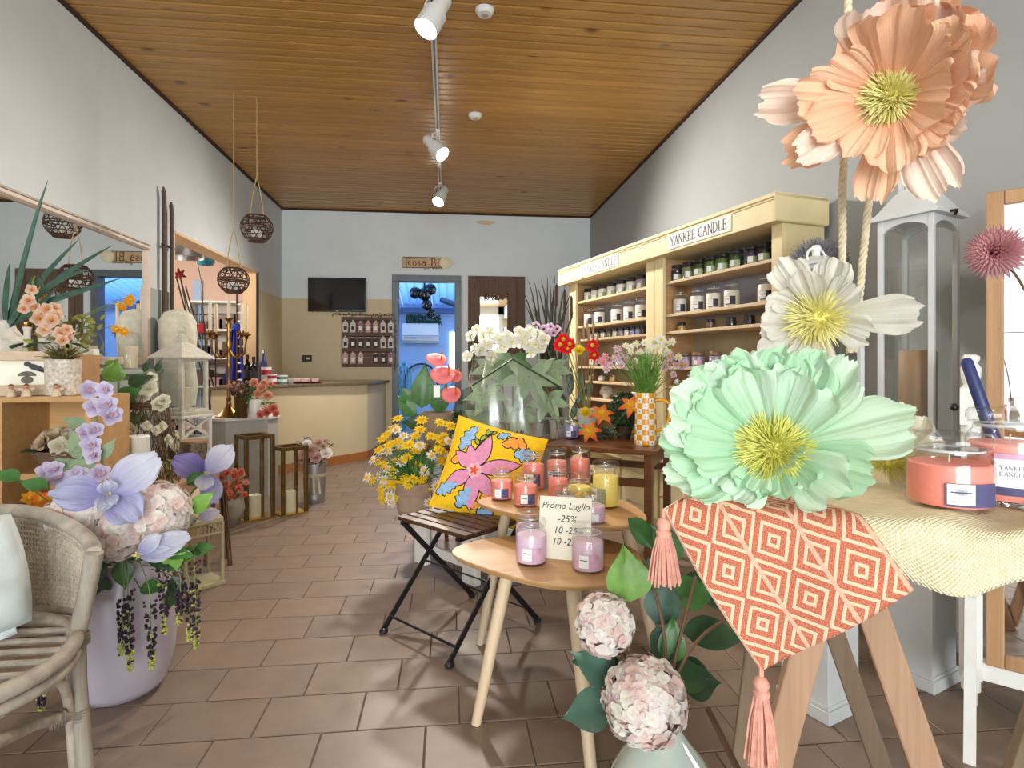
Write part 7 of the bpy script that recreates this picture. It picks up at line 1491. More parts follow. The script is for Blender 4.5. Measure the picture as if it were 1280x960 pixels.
for f in range(4):
    M = RZ(f * PI / 2); MB().lo((-h2 + 0.024, -h2 + 0.008, 0.04), (h2 - 0.024, -h2 + 0.010, 0.04 + H2), 0, M).build('pane', 'pane_glass', wl_, smooth=False); MB().lo((-h2 + 0.024, -h2 + 0.004, 0.02 + H2), (h2 - 0.024, -h2 + 0.02, 0.04 + H2), 0, M).build('head_rail', 'white_wash', wl_, smooth=False)
zt = 0.04 + H2; e_ = h2 + 0.025; k_ = 0.035
s = MB(); s.lo((-e_, -e_, zt), (e_, e_, zt + 0.012)); s.add([(-e_, -e_, zt + .012), (e_, -e_, zt + .012), (e_, e_, zt + .012), (-e_, e_, zt + .012), (-k_, -k_, zt + 0.11), (k_, -k_, zt + 0.11), (k_, k_, zt + 0.11), (-k_, k_, zt + 0.11)], [(0, 1, 5, 4), (1, 2, 6, 5), (2, 3, 7, 6), (3, 0, 4, 7), (4, 5, 6, 7)]); s.build('roof', 'white_wash', wl_, smooth=False)
MB().lo((-0.028, -0.028, zt + 0.11), (0.028, 0.028, zt + 0.15)).build('chimney', 'white_wash', wl_, smooth=False, bev=0.003); MB().lathe([(0.03, zt + 0.15), (0.012, zt + 0.17), (0.02, zt + 0.185), (0, zt + 0.2)], 14).build('finial', 'white_wash', wl_); MB().tube([(0.035 * math.cos(a_), 0, zt + 0.19 + 0.035 * math.sin(a_)) for a_ in [i * PI / 9 for i in range(18)]], 0.003, 5, closed=True).build('ring', 'white_wash', wl_)
tag(MB().lathe([(0.03, 0), (0.03, 0.14), (0.026, 0.145), (0, 0.14)], 20).build('pillar_candle', 'candle_cream'), 'cream pillar candle inside the white metal lantern', 'candle').location = (lq.x + 0.03, lq.y - 0.02, SZL + 0.04)
plain('mercury', '#8d8474', 0.35, 0.6, 60, metal=0.6)
q = at(251, 580, 3.3); q.z = bxz; q.x = min(q.x, -1.44); o = thing('mercury_votive', 'crackled silver votive glass with a wooden rim', 'votive', q); MB().lathe([(0.05, 0), (0.062, 0.01), (0.07, 0.09), (0.072, 0.16), (0.066, 0.16), (0.06, 0.02), (0, 0.02)], 24).build('glass', 'mercury', o); MB().lathe([(0.066, 0.155), (0.075, 0.158), (0.075, 0.172), (0.066, 0.172)], 24).build('rim', 'weathered', o)

# cream mesh lantern on the floor
q = at(247, 735, 2.9); q.z = 0; ml = thing('mesh_lantern', 'cream metal floor lantern with pierced band and pagoda top', 'lantern', q, facecam(q, 20)); plain('cream_metal', '#b9b08c', 0.6, 0.12, 20); hh = 0.085
MB().lo((-hh - 0.012, -hh - 0.012, 0), (hh + 0.012, hh + 0.012, 0.02)).build('base', 'cream_metal', ml, smooth=False, bev=0.003); MB().lo((-hh - 0.005, -hh - 0.005, 0.315), (hh + 0.005, hh + 0.005, 0.335)).build('cornice', 'cream_metal', ml, smooth=False, bev=0.003)
for x in (-1, 1):
    for y in (-1, 1): MB().box((x * hh, y * hh, 0.165), (0.014, 0.014, 0.3)).build('post', 'cream_metal', ml, smooth=False)
for f in range(4):
    M = RZ(f * PI / 2); MB().lo((-hh, -hh + 0.002, 0.02), (hh, -hh + 0.004, 0.26), 0, M).build('pane', 'pane_glass', ml, smooth=False); s = MB()
    for i in range(9): s.tube([(-hh + 0.012 + i * 0.018, -hh, 0.265), (-hh + 0.02 + i * 0.018, -hh, 0.29), (-hh + 0.012 + i * 0.018, -hh, 0.315)], 0.003, 4, 0, M)
    s.lo((-hh, -hh - 0.003, 0.258), (hh, -hh + 0.003, 0.266), 0, M); s.build('pierced_band', 'cream_metal', ml)
s = MB(); e2 = hh + 0.005; s.add([(-e2, -e2, .335), (e2, -e2, .335), (e2, e2, .335), (-e2, e2, .335), (-0.05, -0.05, .385), (0.05, -0.05, .385), (0.05, 0.05, .385), (-0.05, 0.05, .385)], [(0, 1, 5, 4), (1, 2, 6, 5), (2, 3, 7, 6), (3, 0, 4, 7), (4, 5, 6, 7)]); s.build('roof', 'cream_metal', ml, smooth=False)
s = MB(); s.lo((-0.045, -0.045, 0.385), (0.045, 0.045, 0.43)); s.add([(-0.07, -0.07, .43), (0.07, -0.07, .43), (0.07, 0.07, .43), (-0.07, 0.07, .43), (0, 0, .49)], [(0, 1, 4), (1, 2, 4), (2, 3, 4), (3, 0, 4), (3, 2, 1, 0)]); s.build('pagoda_top', 'frame_wash', ml, smooth=False)

# tripod stand, grey pot with orange roses
q = Vector((-1.262, 3.37, 0)); tp_ = thing('tripod_stand', 'slim brown metal tripod bowl stand on the floor', 'stand', q)
for k in range(3):
    a_ = R(-30) + k * 2 * PI / 3
    for dx in (0, 0.014): MB().tube([(0.03 * math.cos(a_) + dx, 0.03 * math.sin(a_), 0.40), (0.075 * math.cos(a_) + dx, 0.075 * math.sin(a_), 0.0)], 0.006, 8).build('leg', 'copper_leg', tp_)
MB().lathe([(0, 0.39), (0.03, 0.392), (0.045, 0.41), (0.042, 0.41), (0.028, 0.396), (0, 0.395)], 20).build('bowl', 'copper_leg', tp_)
q = at(283, 652, 3.98); q.z = 0; gq = q
tag(MB().lathe([(0.07, 0), (0.075, 0.012), (0.066, 0.02), (0.10, 0.05), (0.118, 0.11), (0.11, 0.18), (0.10, 0.2), (0.092, 0.2), (0.10, 0.12), (0, 0.06)], 28).build('round_pot', 'grey_ceramic'), 'round grey ceramic pot of small orange roses on the floor', 'pot').location = q
ors = thing('orange_rose_bunch', 'bunch of small orange roses in the round grey pot', 'flowers', q); s = MB(); s2 = MB()
rm_ = MB(); rose(rm_, (0, 0, 0), (0, 0, 1), 0.03, 0, 3); rme = rm_.mesh('rose', 'peach_petal'); rm2 = rm_.mesh('rose', 'coral_petal')
for i in range(34):
    px, py = rnd(266, 308), rnd(588, 622); b_ = at(px, py, 3.9 + rnd(-.08, .08)); o = put('rose', random.choice((rme, rme, rm2)), ors); o.matrix_local = T(-q) @ face(b_, tocam(b_, rnd(-.4, .4), 0.6)) @ Matrix.Scale(rnd(0.7, 1.0), 4); s2.tube([(0, 0, 0.15), b_ - q], 0.0015, 4)
for i in range(60): a_ = rnd(0, 6.28); leaf(s2, (0.07 * math.cos(a_), 0.07 * math.sin(a_), 0.2), (math.cos(a_), math.sin(a_), rnd(0, 1)), 0.06, 0.025, (0, 0, 1), -0.4, 1, 'leaf', 3, 2)
s2.build('foliage', ['stem_green', 'leaf_mid'], ors, kind='stuff')

# bronze candle lanterns
def bronze(label, px, py, w_, h, turn, cl, lean=0):
    q = atz(px, py, 0); o = thing('bronze_lantern', label, 'lantern', q, facecam(q, turn)); t = 0.026; a = w_ / 2
    MB().lo((-a, -a, 0), (a, a, 0.012)).build('base_plate', 'bright_brass', o, smooth=False, bev=0.002)
    for x in (-1, 1):
        for y in (-1, 1): MB().box((x * (a - t / 2), y * (a - t / 2), h / 2 + 0.006), (t, t, h - 0.012)).build('post', 'bronze', o, smooth=False, bev=0.003)
    for y in (-1, 1): MB().lo((-a + t, y * (a - t / 2) - t / 2, h - t), (a - t, y * (a - t / 2) + t / 2, h)).build('top_rail', 'bronze', o, smooth=False, bev=0.003); MB().lo((y * (a - t / 2) - t / 2, -a + t, h - t), (y * (a - t / 2) + t / 2, a - t, h)).build('top_rail', 'bronze', o, smooth=False, bev=0.003)
    for f in range(3): MB().lo((-a + t, a - t / 2 - 0.001, 0.012), (a - t, a - t / 2 + 0.001, h - t), 0, RZ(f * PI / 2)).build('pane', 'pane_glass', o, smooth=False)
    c = thing('pillar_candle', cl, 'candle', q + Vector((0, 0, 0.0125))); s = MB()
    s.lathe([(0.0, 0), (0.042, 0), (0.044, 0.004), (0.044, 0.15), (0.04, 0.154), (0, 0.15)], 22, RX(R(lean * 0))); s.build('wax', 'candle_cream', c); MB().tube([(0, 0, 0.15), (0.001, 0, 0.165)], 0.0015, 5).build('wick', 'ink', c)
bronze('taller open bronze lantern with gilt base plate', 318, 647, 0.21, 0.60, 22, 'cream pillar candle in the taller bronze lantern'); bronze('shorter open bronze lantern with gilt base plate', 362, 641, 0.20, 0.50, 24, 'cream pillar candle in the shorter bronze lantern')
# zinc bucket of peonies
q = atz(393, 627, 0); zb = q
bkt = thing('zinc_bucket', 'zinc bucket tied with a pale ribbon', 'bucket', q); MB().lathe([(0.075, 0), (0.078, 0.006), (0.095, 0.30), (0.10, 0.305), (0.10, 0.315), (0.092, 0.31), (0.08, 0.03), (0, 0.03)], 28).build('pail', 'zinc', bkt); MB().lathe([(0.0925, 0.21), (0.094, 0.235)], 28, cap=False).build('ribbon_band', 'cream_petal', bkt)
s = MB()
for dx in (-0.02, 0.012, 0.04): s.bar(Vector((dx * 1.2, -0.095, 0.22)), Vector((dx * 1.6, -0.092, 0.08)), 0.016, 0.002, 0, (0, -1, 0))
s.build('ribbon_tail', 'cream_petal', bkt)
pe = thing('peony_bunch', 'bunch of blush peonies with dark foliage in the zinc bucket', 'flowers', q); s2 = MB()
for px, py, r_, mt in ((389, 562, 0.06, 'blush_petal'), (381, 568, 0.05, 'blush_petal'), (395, 571, 0.055, 'blush_petal'), (408, 566, 0.05, 'hyd_pale'), (384, 555, 0.04, 'hyd_pale'), (398, 553, 0.045, 'blush_petal'), (376, 574, 0.04, 'blush_petal'), (404, 557, 0.035, 'dry_petal')):
    b_ = at(px, py, 4.5) - q; s = MB(); rose(s, b_, tocam(b_ + q, rnd(-.4, .4), 0.5), r_, 0, 4); s.build('peony', mt, pe); s2.tube([(0, 0, 0.2), b_], 0.003, 4)
for i in range(60): b_ = at(rnd(374, 412), rnd(550, 580), 4.55) - q; leaf(s2, b_, (rnd(-1, 1), rnd(-1, .2), rnd(0, 1)), 0.06, 0.025, (0, -.5, 1), -0.3, 1, 'leaf', 3, 2)
s2.build('foliage', ['stem_brown', 'wicker_dark'], pe, kind='stuff')

# grey plinth with candelabra
q = at(302, 520, 4.9); pz = q.z; q.z = 0; gp0 = q; prz = facecam(q, 12)
pl_ = thing('grey_plinth', 'grey painted display plinth carrying the brass candelabra', 'plinth', q, prz)
s = MB(); s.prism([(-0.27, -0.10), (-0.16, -0.2), (0.16, -0.2), (0.27, -0.10), (0.27, 0.2), (-0.27, 0.2)], 0, pz - 0.02); s.build('body', 'grey_plinth', pl_, smooth=False); s = MB(); s.prism([(-0.285, -0.11), (-0.17, -0.215), (0.17, -0.215), (0.285, -0.11), (0.285, 0.21), (-0.285, 0.21)], pz - 0.02, pz); s.build('top', 'white_paint', pl_, smooth=False)
q = at(286, 522, 4.78); q.z = pz; cb_ = thing('candelabra', 'tall brass five-armed candelabra with ivory tapers', 'candelabra', q, facecam(q, 15)); hc = 0.82
MB().lathe([(0.10, 0), (0.105, 0.01), (0.085, 0.02), (0.06, 0.05), (0.025, 0.09), (0.016, 0.13), (0.022, 0.15), (0.014, 0.17), (0.016, 0.4), (0.024, 0.43), (0.015, 0.46), (0.017, 0.56), (0.03, 0.6), (0.016, 0.64), (0.022, 0.68), (0.014, 0.72), (0.022, 0.76), (0.014, 0.79), (0.034, 0.815), (0.034, 0.822), (0, 0.822)], 22).build('column', 'brass', cb_)
tip = [(0, 0, hc)]
for k in range(4):
    a_ = k * PI / 2 + 0.35; c, s_ = math.cos(a_), math.sin(a_); arm = MB().tube([(x * c, x * s_, z) for x, z in ((0.01, 0.55), (0.05, 0.50), (0.10, 0.49), (0.145, 0.53), (0.155, 0.60), (0.165, 0.66))], [0.010, 0.009, 0.009, 0.009, 0.008, 0.008], 9).build('arm', 'brass', cb_)
    MB().lathe([(0.008, 0.65), (0.022, 0.66), (0.012, 0.672), (0.036, 0.685), (0.038, 0.69), (0.018, 0.695), (0.018, 0.71), (0, 0.71)], 16, T(0.165 * c, 0.165 * s_, 0)).build('drip_cup', 'brass', arm); tip.append((0.165 * c, 0.165 * s_, 0.70))
for i, t_ in enumerate(tip):
    w2 = cb_.matrix_basis @ Vector(t_) if False else (Matrix.Translation(q) @ RZ(facecam(q, 15))) @ Vector(t_)
    o = thing('taper_candle', 'ivory taper candle in the %s of the brass candelabra' % ('central socket' if i == 0 else 'outer sockets'), 'candle', w2, 0, 'tapers in the candelabra'); MB().tube([(0, 0, 0), (0, 0, 0.12), (0, 0, 0.235), (0, 0, 0.245)], [0.0125, 0.012, 0.011, 0.005], 12).build('wax', 'candle_cream', o); MB().tube([(0, 0, 0.24), (0, 0, 0.258)], 0.0015, 5).build('wick', 'ink', o)
q = at(302, 522, 4.72); q.z = pz; tag(MB().lathe([(0.05, 0), (0.052, 0.004), (0.055, 0.17), (0.057, 0.175), (0.052, 0.17), (0.048, 0.02), (0, 0.02)], 22).build('rustic_can', 'bronze'), 'rusty ribbed can of dried mauve flowers on the plinth', 'can').location = q
dm = thing('dried_bunch', 'dried brown and mauve flower bunch in the rusty can', 'dried flowers', q); s = MB()
for i in range(120): a_ = rnd(0, 6.28); d = Vector((math.cos(a_), math.sin(a_), rnd(0.6, 2.2))).normalized(); p1_ = Vector((0, 0, 0.15)) + d * rnd(0.05, 0.17); s.tube([(0, 0, 0.1), p1_], 0.0015, 3, 0, cap=False); s.ball(p1_, rnd(0.008, 0.018), 6, 4, random.choice((0, 1, 2)))
s.build('stalks', ['stem_brown', 'blush_petal', 'wicker_dark'], dm, kind='stuff')
q = at(319, 523, 4.7); q.z = pz; tag(MB().lathe([(0.04, 0), (0.046, 0.01), (0.05, 0.08), (0.044, 0.14), (0.036, 0.155), (0.03, 0.15), (0.036, 0.1), (0, 0.03)], 22).build('ceramic_vase', 'white_ceramic'), 'small white relief vase of coral roses on the plinth', 'vase').location = q
cr = thing('coral_rose_bunch', 'bunch of coral roses in the small white vase', 'flowers', q); s2 = MB()
for px, py, r_ in ((317, 478, 0.04), (327, 484, 0.042), (335, 494, 0.04), (322, 492, 0.035), (330, 478, 0.03), (338, 480, 0.028), (333, 515, 0.045), (341, 510, 0.04), (345, 517, 0.03), (326, 518, 0.035)):
    b_ = at(px, py, 4.66) - q; s = MB(); rose(s, b_, tocam(b_ + q, rnd(-.4, .4), 0.4), r_, 0, 4); s.build('rose', 'peach_petal' if py < 500 else 'coral_petal', cr); s2.tube([(0, 0, 0.14), b_], 0.002, 4)
for i in range(50): b_ = at(rnd(310, 340), rnd(485, 510), 4.7) - q; leaf(s2, b_, (rnd(-1, 1), rnd(-1, .2), rnd(-.2, 1)), 0.06, 0.03, (0, -.5, 1), -0.3, 1, 'leaf', 3, 2)
s2.build('foliage', ['stem_green', 'leaf_mid'], cr, kind='stuff')

# ================================================================== BY THE OPENING AND IN THE SIDE ROOM
po = thing('slim_poles', 'pair of tall slim dark poles fixed to the wall by the opening', 'poles', atX(207, 360, XL + 0.03))
zc_ = po.location.z
for dy_, top_, r_ in ((-0.02, 2.40, 0.016), (0.10, 2.32, 0.016)):
    MB().tube([(0, dy_, -zc_ + 0.0), (0, dy_, top_ - zc_ - 0.05), (0, dy_ - 0.012, top_ - zc_), (0, dy_ - 0.016, top_ - zc_ + 0.03)], [r_, r_, r_, r_ * 0.5], 8).build('pole', 'wicker_dark', po)
for z in (2.0, 1.3): MB().tube([(0, -0.05, z - zc_), (0, 0.13, z - zc_)], 0.01, 8).build('clamp', 'black_metal', po)
plain('quilted', '#e0dbc8', 0.95, 0.12, 18, 1.0)
q = at(222, 430, 4.3); bo_ = thing('padded_mannequin', 'white padded dress form with rounded top beside the opening', 'dress form', (q.x, q.y, 0)); s = MB()
s.lathe([(0.02, 0.78), (0.12, 0.80), (0.135, 0.95), (0.115, 1.12), (0.13, 1.30), (0.125, 1.42), (0.09, 1.485), (0.03, 1.51), (0, 1.51)], 22); s.build('body', 'quilted', bo_); MB().tube([(0, 0, 0.02), (0, 0, 0.8)], 0.015, 8).build('pole', 'black_metal', bo_); MB().lathe([(0.12, 0), (0.12, 0.015), (0.03, 0.03), (0, 0.03)], 20).build('foot', 'black_metal', bo_)
# things in the side room
q = at(231, 312, 5.6); hl = thing('pendant_shade', 'grey metal pendant shade hanging in the side room', 'lamp', q); MB().lathe([(0.17, -0.08), (0.165, 0.02), (0.12, 0.09), (0.03, 0.12), (0, 0.12)], 24, cap=False).build('shade', 'steel', hl); MB().tube([(0, 0, 0.1), (0, 0, SZ - q.z)], 0.006, 6).build('cord', 'black_metal', hl)
q = at(257, 326, 6.3); tb_ = thing('teal_float', 'teal glass bowl hanging in the side room', 'ornament', q); plain('teal_glass', '#1f6f80', 0.12, 0.1); MB().lathe([(0, -0.06), (0.07, -0.05), (0.095, -0.01), (0.085, 0.02), (0.078, 0.02), (0.085, -0.01), (0, -0.05)], 22).build('bowl', 'teal_glass', tb_)
for k in range(3): a_ = k * 2.1; MB().tube([(0.08 * math.cos(a_), 0.08 * math.sin(a_), 0.02), (0, 0, 0.2)], 0.003, 5).build('cord', 'black_metal', tb_)
MB().tube([(0, 0, 0.2), (0, 0, SZ - q.z)], 0.003, 5).build('hanging_cord', 'black_metal', tb_)
for px, py, lab in ((224, 343, 'dark red dried star flower at the tip of a side room pole'), (244, 316, 'dark dried star flower beside the teal bowl')):
    q = at(px, py, 6.0); o = thing('dried_star', lab, 'dried flower', q); s = MB(); floret(s, (0, 0, 0), tocam(q), 0.08, 6, 0, 'leaf', 0.1, 0.1, 0.4, 4, 2); s.build('petals', 'red_core', o, thick=0.004); MB().tube([(0, 0, 0), (0.04, 0.05, -0.3), (0.12, 0.15, -q.z)], 0.006, 6).build('stalk', 'black_metal', o)
sp_ = thing('garden_rods', 'three dark metal rods leaning in the side room', 'rods', at(240, 470, 6.3) * 1.0)
b0 = sp_.location.copy(); sp_.location.z = 0; b0 = sp_.location.copy()
for (x0, y0, x1, y1) in ((220, 345, 268, 470), (226, 350, 258, 470), (232, 358, 276, 460)):
    a0 = at(x0, y0, 6.3) - b0; a1 = Vector((a0.x + 0.5, a0.y + 0.05, 0.008)); MB().tube([a0, a1], 0.008, 6).build('rod', 'black_metal', sp_)
q = at(250, 412, 6.2); wk = thing('wire_rack', 'dark wire rack with hanging shears and a red pouch', 'rack', (q.x, q.y, 0)); zq = q.z
for x in (-0.16, 0.16): MB().tube([(x, 0, 0), (x, 0, zq + 0.18)], 0.007, 6).build('upright', 'black_metal', wk)
for z in (zq + 0.16, zq + 0.05, zq - 0.1, zq - 0.3): MB().tube([(-0.16, 0, z), (0.16, 0, z)], 0.006, 6).build('rail', 'black_metal', wk)
for i in range(9): MB().tube([(-0.14 + i * 0.035, -0.02, zq + 0.16), (-0.14 + i * 0.035, -0.03, zq - 0.02 - 0.04 * (i % 3))], [0.004, 0.009], 6).build('hook_bar', 'dark_frame', wk)
MB().lo((0.0, -0.05, zq - 0.04), (0.07, -0.02, zq + 0.06)).build('red_pouch', 'red_tin', wk, smooth=False, bev=0.006)
for i in range(6): MB().tube([(-0.12 + i * 0.05, -0.03, zq - 0.1), (-0.12 + i * 0.05, -0.035, zq - 0.34)], 0.011, 6).build('handle', 'yard_blue' if i % 2 else 'dark_frame', wk)
# white shelf unit against the pink wall
p0, p1 = atY(246, 378, SY - 0.02), atY(304, 480, SY - 0.02)
su2 = thing('white_shelves', 'white shelves with dark boxes against the pink wall', 'shelving', ((p0.x + p1.x) / 2, SY - 0.13, 0)); hw2 = (p1.x - p0.x) / 2
for x in (-hw2, hw2): MB().lo((x - 0.012, -0.12, 0), (x + 0.012, 0.12, p0.z)).build('upright', 'white_paint', su2, smooth=False)
zs_ = [p0.z, p0.z - 0.36, p0.z - 0.72, p0.z - 1.08, 0.3]
for z in zs_: MB().lo((-hw2, -0.12, z - 0.025), (hw2, 0.12, z)).build('shelf_board', 'white_paint', su2, smooth=False)
MB().lo((-hw2, 0.11, 0), (hw2, 0.12, p0.z)).build('back_board', 'grey_plinth', su2, smooth=False)
kk = 0
for k, z in enumerate(zs_[1:4]):
    for i in range(3):
        q = Vector((su2.location.x - hw2 + 0.16 + i * (2 * hw2 - 0.3) / 2, SY - 0.16, z)); kk += 1; h = 0.10 + 0.05 * ((i + k) % 3); mt = ['wicker_dark', 'pouch_mauve', 'black_plastic', 'grey_plinth'][(i + 2 * k) % 4]
        o = MB().lo((-0.09, -0.06, 0), (0.09, 0.06, h)).lo((-0.094, -0.064, h - 0.02), (0.094, 0.064, h + 0.004)).build('storage_box', mt, smooth=False, bev=0.004); o.location = q; tag(o, '%s lidded box, %s on the %s of the white side room shelves' % (['brown', 'mauve', 'black', 'grey'][(i + 2 * k) % 4], ORD[i], ['second board', 'third board', 'fourth board'][k]), 'box', 'boxes on the side room shelves')
plain('royal_blue', '#16289a', 0.8, 0.15, 10)
q = at(296, 445, 6.9); dr = thing('blue_drape', 'royal blue cloth hanging in the side room opening', 'cloth', (q.x, q.y, q.z)); 
s = MB(); s.grid(lambda u, v: ((u - 0.5) * (0.12 + 0.18 * (1 - v)), 0.03 * math.sin(u * 14), (v - 0.5) * 0.64), 20, 10); s.build('cloth', 'royal_blue', dr, thick=0.003); MB().tube([(0, 0, 0.31), (0, 0, SZ - q.z)], 0.004, 5).build('cord', 'black_metal', dr); MB().ball((0, 0, 0.34), (0.05, 0.035, 0.05), 12, 8).build('knot', 'royal_blue', dr)
q = at(302, 400, 6.9); ld_ = thing('bead_ladder', 'narrow dark ladder with white rungs beside the jamb', 'ladder', (q.x, q.y, 0))
for x in (-0.05, 0.05): MB().tube([(x, 0, 0), (x, 0, 1.95)], 0.014, 6).build('rail', 'wicker_dark', ld_)
for i in range(18): MB().tube([(-0.05, 0, 0.12 + i * 0.1), (0.05, 0, 0.12 + i * 0.1)], 0.012, 6).build('rung', 'white_paint', ld_)
# ================================================================== LILAC FLOOR VASE AND ITS GIANT ARRANGEMENT
VX, VY_ = -1.10, 2.10; V = Vector((VX, VY_, 0))
tag(MB().lathe([(0.10, 0), (0.115, 0.004), (0.135, 0.03), (0.158, 0.12), (0.165, 0.22), (0.155, 0.33), (0.135, 0.41), (0.125, 0.44), (0.132, 0.455), (0.122, 0.455), (0.115, 0.43), (0.14, 0.3), (0.14, 0.1), (0, 0.03)], 44).build('floor_vase', 'lilac_ceramic'), 'large lilac grey floor vase with a giant flower arrangement', 'vase').location = V
def big_hyd(label, px, py, t_, R_, n=170, sq=(1, 1, 0.85)): return hyd_stem(label, at(px, py, t_), R_, [], int(n * 1.5), 0.021, ('hyd_pale', 'hyd_pink', 'hyd_cream'), V, sq, 0.40)
big_hyd('large pale pink hydrangea head on the mesh lantern side of lilac vase', 190, 642, 1.84, 0.115, 200); big_hyd('pale pink hydrangea head at the front of the lilac vase', 148, 668, 1.76, 0.085, 150); big_hyd('pale pink hydrangea head beside the rattan chair', 96, 648, 1.76, 0.088, 150, (1.1, 1, 0.75))
def iris(label, px, py, t_, petals, base):
    c = at(px, py, t_); b = Vector(base); o = thing('iris_stem', label, 'flower', b); n = tocam(c, 0, 0.15).normalized(); x = UP.cross(n).normalized(); y = n.cross(x); u = t_ / F
    for an_, L, W, el, bd, mt in petals:
        a_ = R(an_); s = MB(); petal(s, pframe(c - b, n, x * math.cos(a_) + y * math.sin(a_), R(el)), L * u, W * u, 'round', R(bd), 0.15, 0.05 * W * u, 0.018 * W * u, 4, 12, 18, 0, 0.03 * L * u); s.build('petal', mt, o)
    s = MB(); stamens(s, c - b, n, 0.014, 20); s.build('stamens', 'stamen_yellow', o, kind='stuff'); MB().tube(bez([(0, 0, 0.3), (0, 0, 0.5), (c - b) * 0.9 - n * 0.04, c - b], 8), 0.004, 6).build('stem', 'stem_green', o); return o
iris('big lavender blue iris lying over the pink hydrangeas', 135, 618, 1.66, [(172, 58, 44, 10, -10, 'iris_blue'), (38, 70, 48, 15, -8, 'iris_pale'), (-48, 48, 46, 14, -30, 'iris_blue'), (-110, 28, 20, 35, 0, 'iris_pale'), (95, 26, 22, 55, 0, 'iris_pale'), (-70, 24, 18, 45, 0, 'iris_pale')], V)
iris('lavender iris leaning behind the cream mesh lantern', 258, 592, 2.35, [(150, 42, 32, 10, -10, 'iris_deep'), (48, 44, 32, 15, -5, 'iris_pale'), (-75, 40, 26, 10, -15, 'iris_blue'), (-100, 26, 22, 30, 0, 'iris_pale'), (210, 26, 18, 20, 0, 'leaf_mid')], V)
iris('pale iris drooping below the pink hydrangeas', 172, 694, 1.68, [(14, 60, 30, 8, -10, 'iris_pale'), (-6, 40, 22, 10, -10, 'iris_pale'), (40, 34, 20, 25, -5, 'iris_pale')], V)
iris('pale iris petal tips above the mesh lantern', 246, 648, 2.30, [(12, 26, 16, 4, -5, 'iris_pale'), (190, 20, 14, 10, 0, 'iris_pale')], V)
lb2 = MB(); floret(lb2, (0, 0, 0), (0, 0, 1), 0.034, 5, 0, 'round', 0.4, 0.25, 1.0, 4, 4, 0.2); floret(lb2, (0, 0, 0.004), (0, 0, 1), 0.02, 4, 0, 'round', 0.9, 0.3, 1.0, 3, 3); lb2.ball((0, 0, 0.008), 0.006, 8, 5, 1); lme = lb2.mesh('blossom', ['lilac_petal', 'hyd_rose'])
dl_ = thing('delphinium_stem', 'tall stem of pale lilac blossoms rising from the lilac vase', 'flower', V)
for px, py in ((112, 488), (133, 487), (119, 509), (134, 507), (139, 520), (108, 541), (118, 538), (115, 557), (118, 569), (69, 588), (75, 598), (98, 594), (125, 592), (104, 604), (60, 590)):
    b_ = at(px, py, 1.92); o = put('blossom', lme, dl_); o.matrix_local = T(-V) @ face(b_, tocam(b_, rnd(-.5, .5), rnd(0, .6))) @ Matrix.Scale(rnd(0.9, 1.2), 4)
s = MB(); s.tube(bez([(0, 0, 0.35), (0, 0.05, 0.6), at(108, 590, 1.96) - V, at(118, 500, 1.95) - V, at(125, 485, 1.95) - V], 12), 0.004, 6); s.tube(bez([(0, 0, 0.4), at(95, 620, 1.96) - V, at(70, 592, 1.94) - V], 8), 0.003, 5); s.build('stem', 'stem_green', dl_)
for px, py, dx, dz, L, W in ((108, 535, -0.8, 0.4, 0.10, 0.045), (112, 560, -0.7, 0.1, 0.10, 0.05), (120, 590, -0.6, 0.3, 0.12, 0.055), (112, 610, -0.9, 0.0, 0.11, 0.05), (100, 575, -0.2, 0.7, 0.11, 0.05), (125, 575, 0.4, 0.6, 0.09, 0.04), (95, 590, -0.7, 0.5, 0.1, 0.05)):
    b_ = at(px, py, 1.94); s = MB(); leaf(s, b_ - V, CR * dx + UP * dz, L, W, tocam(b_, 0, 0.4), -0.3, 0, 'leaf', 6, 4); s.build('leaf', 'leaf_sage', dl_)
fg = thing('vase_foliage', 'dark green leaf collar round the lilac vase mouth', 'foliage', V)
for px, py, dx, dz, L, W, mt in ((120, 715, -0.2, -0.9, 0.09, 0.06, 'leaf_dark'), (135, 705, -0.6, -0.5, 0.10, 0.07, 'leaf_dark'), (150, 700, 0.2, -0.6, 0.10, 0.06, 'leaf_mid'), (185, 692, 0.8, -0.3, 0.13, 0.06, 'leaf_dark'), (200, 690, 0.9, 0.0, 0.12, 0.05, 'leaf_mid'), (175, 735, 0.9, 0.1, 0.09, 0.05, 'leaf_mid'), (215, 735, -0.1, -0.9, 0.08, 0.045, 'leaf_mid'), (240, 690, 0.9, 0.3, 0.08, 0.05, 'leaf_mid'), (130, 720, -0.1, -0.8, 0.09, 0.055, 'leaf_dark'), (205, 712, 0.4, 0.3, 0.1, 0.05, 'leaf_light'), (225, 700, 0.7, 0.6, 0.08, 0.045, 'leaf_light'), (60, 610, -0.8, 0.3, 0.1, 0.05, 'leaf_mid'), (40, 640, -0.9, 0.0, 0.1, 0.04, 'leaf_dark'), (25, 600, -0.6, 0.3, 0.09, 0.05, 'leaf_mid'), (240, 640, 0.7, 0.7, 0.1, 0.06, 'leaf_light'), (215, 720, 0.3, -0.7, 0.10, 0.05, 'leaf_dark')):
    b_ = at(px, py, 1.83 if px < 210 else 1.9); s = MB(); leaf(s, b_ - V, CR * dx + UP * dz - CF * 0.1, L, W, tocam(b_, 0, 0.5), -0.4, 0, 'leaf', 8, 6); s.tube(bez([(0, 0, 0.42), (b_ - V) * 0.7 + UP * 0.14, b_ - V], 6), 0.002, 4); s.build('leaf', mt, fg)
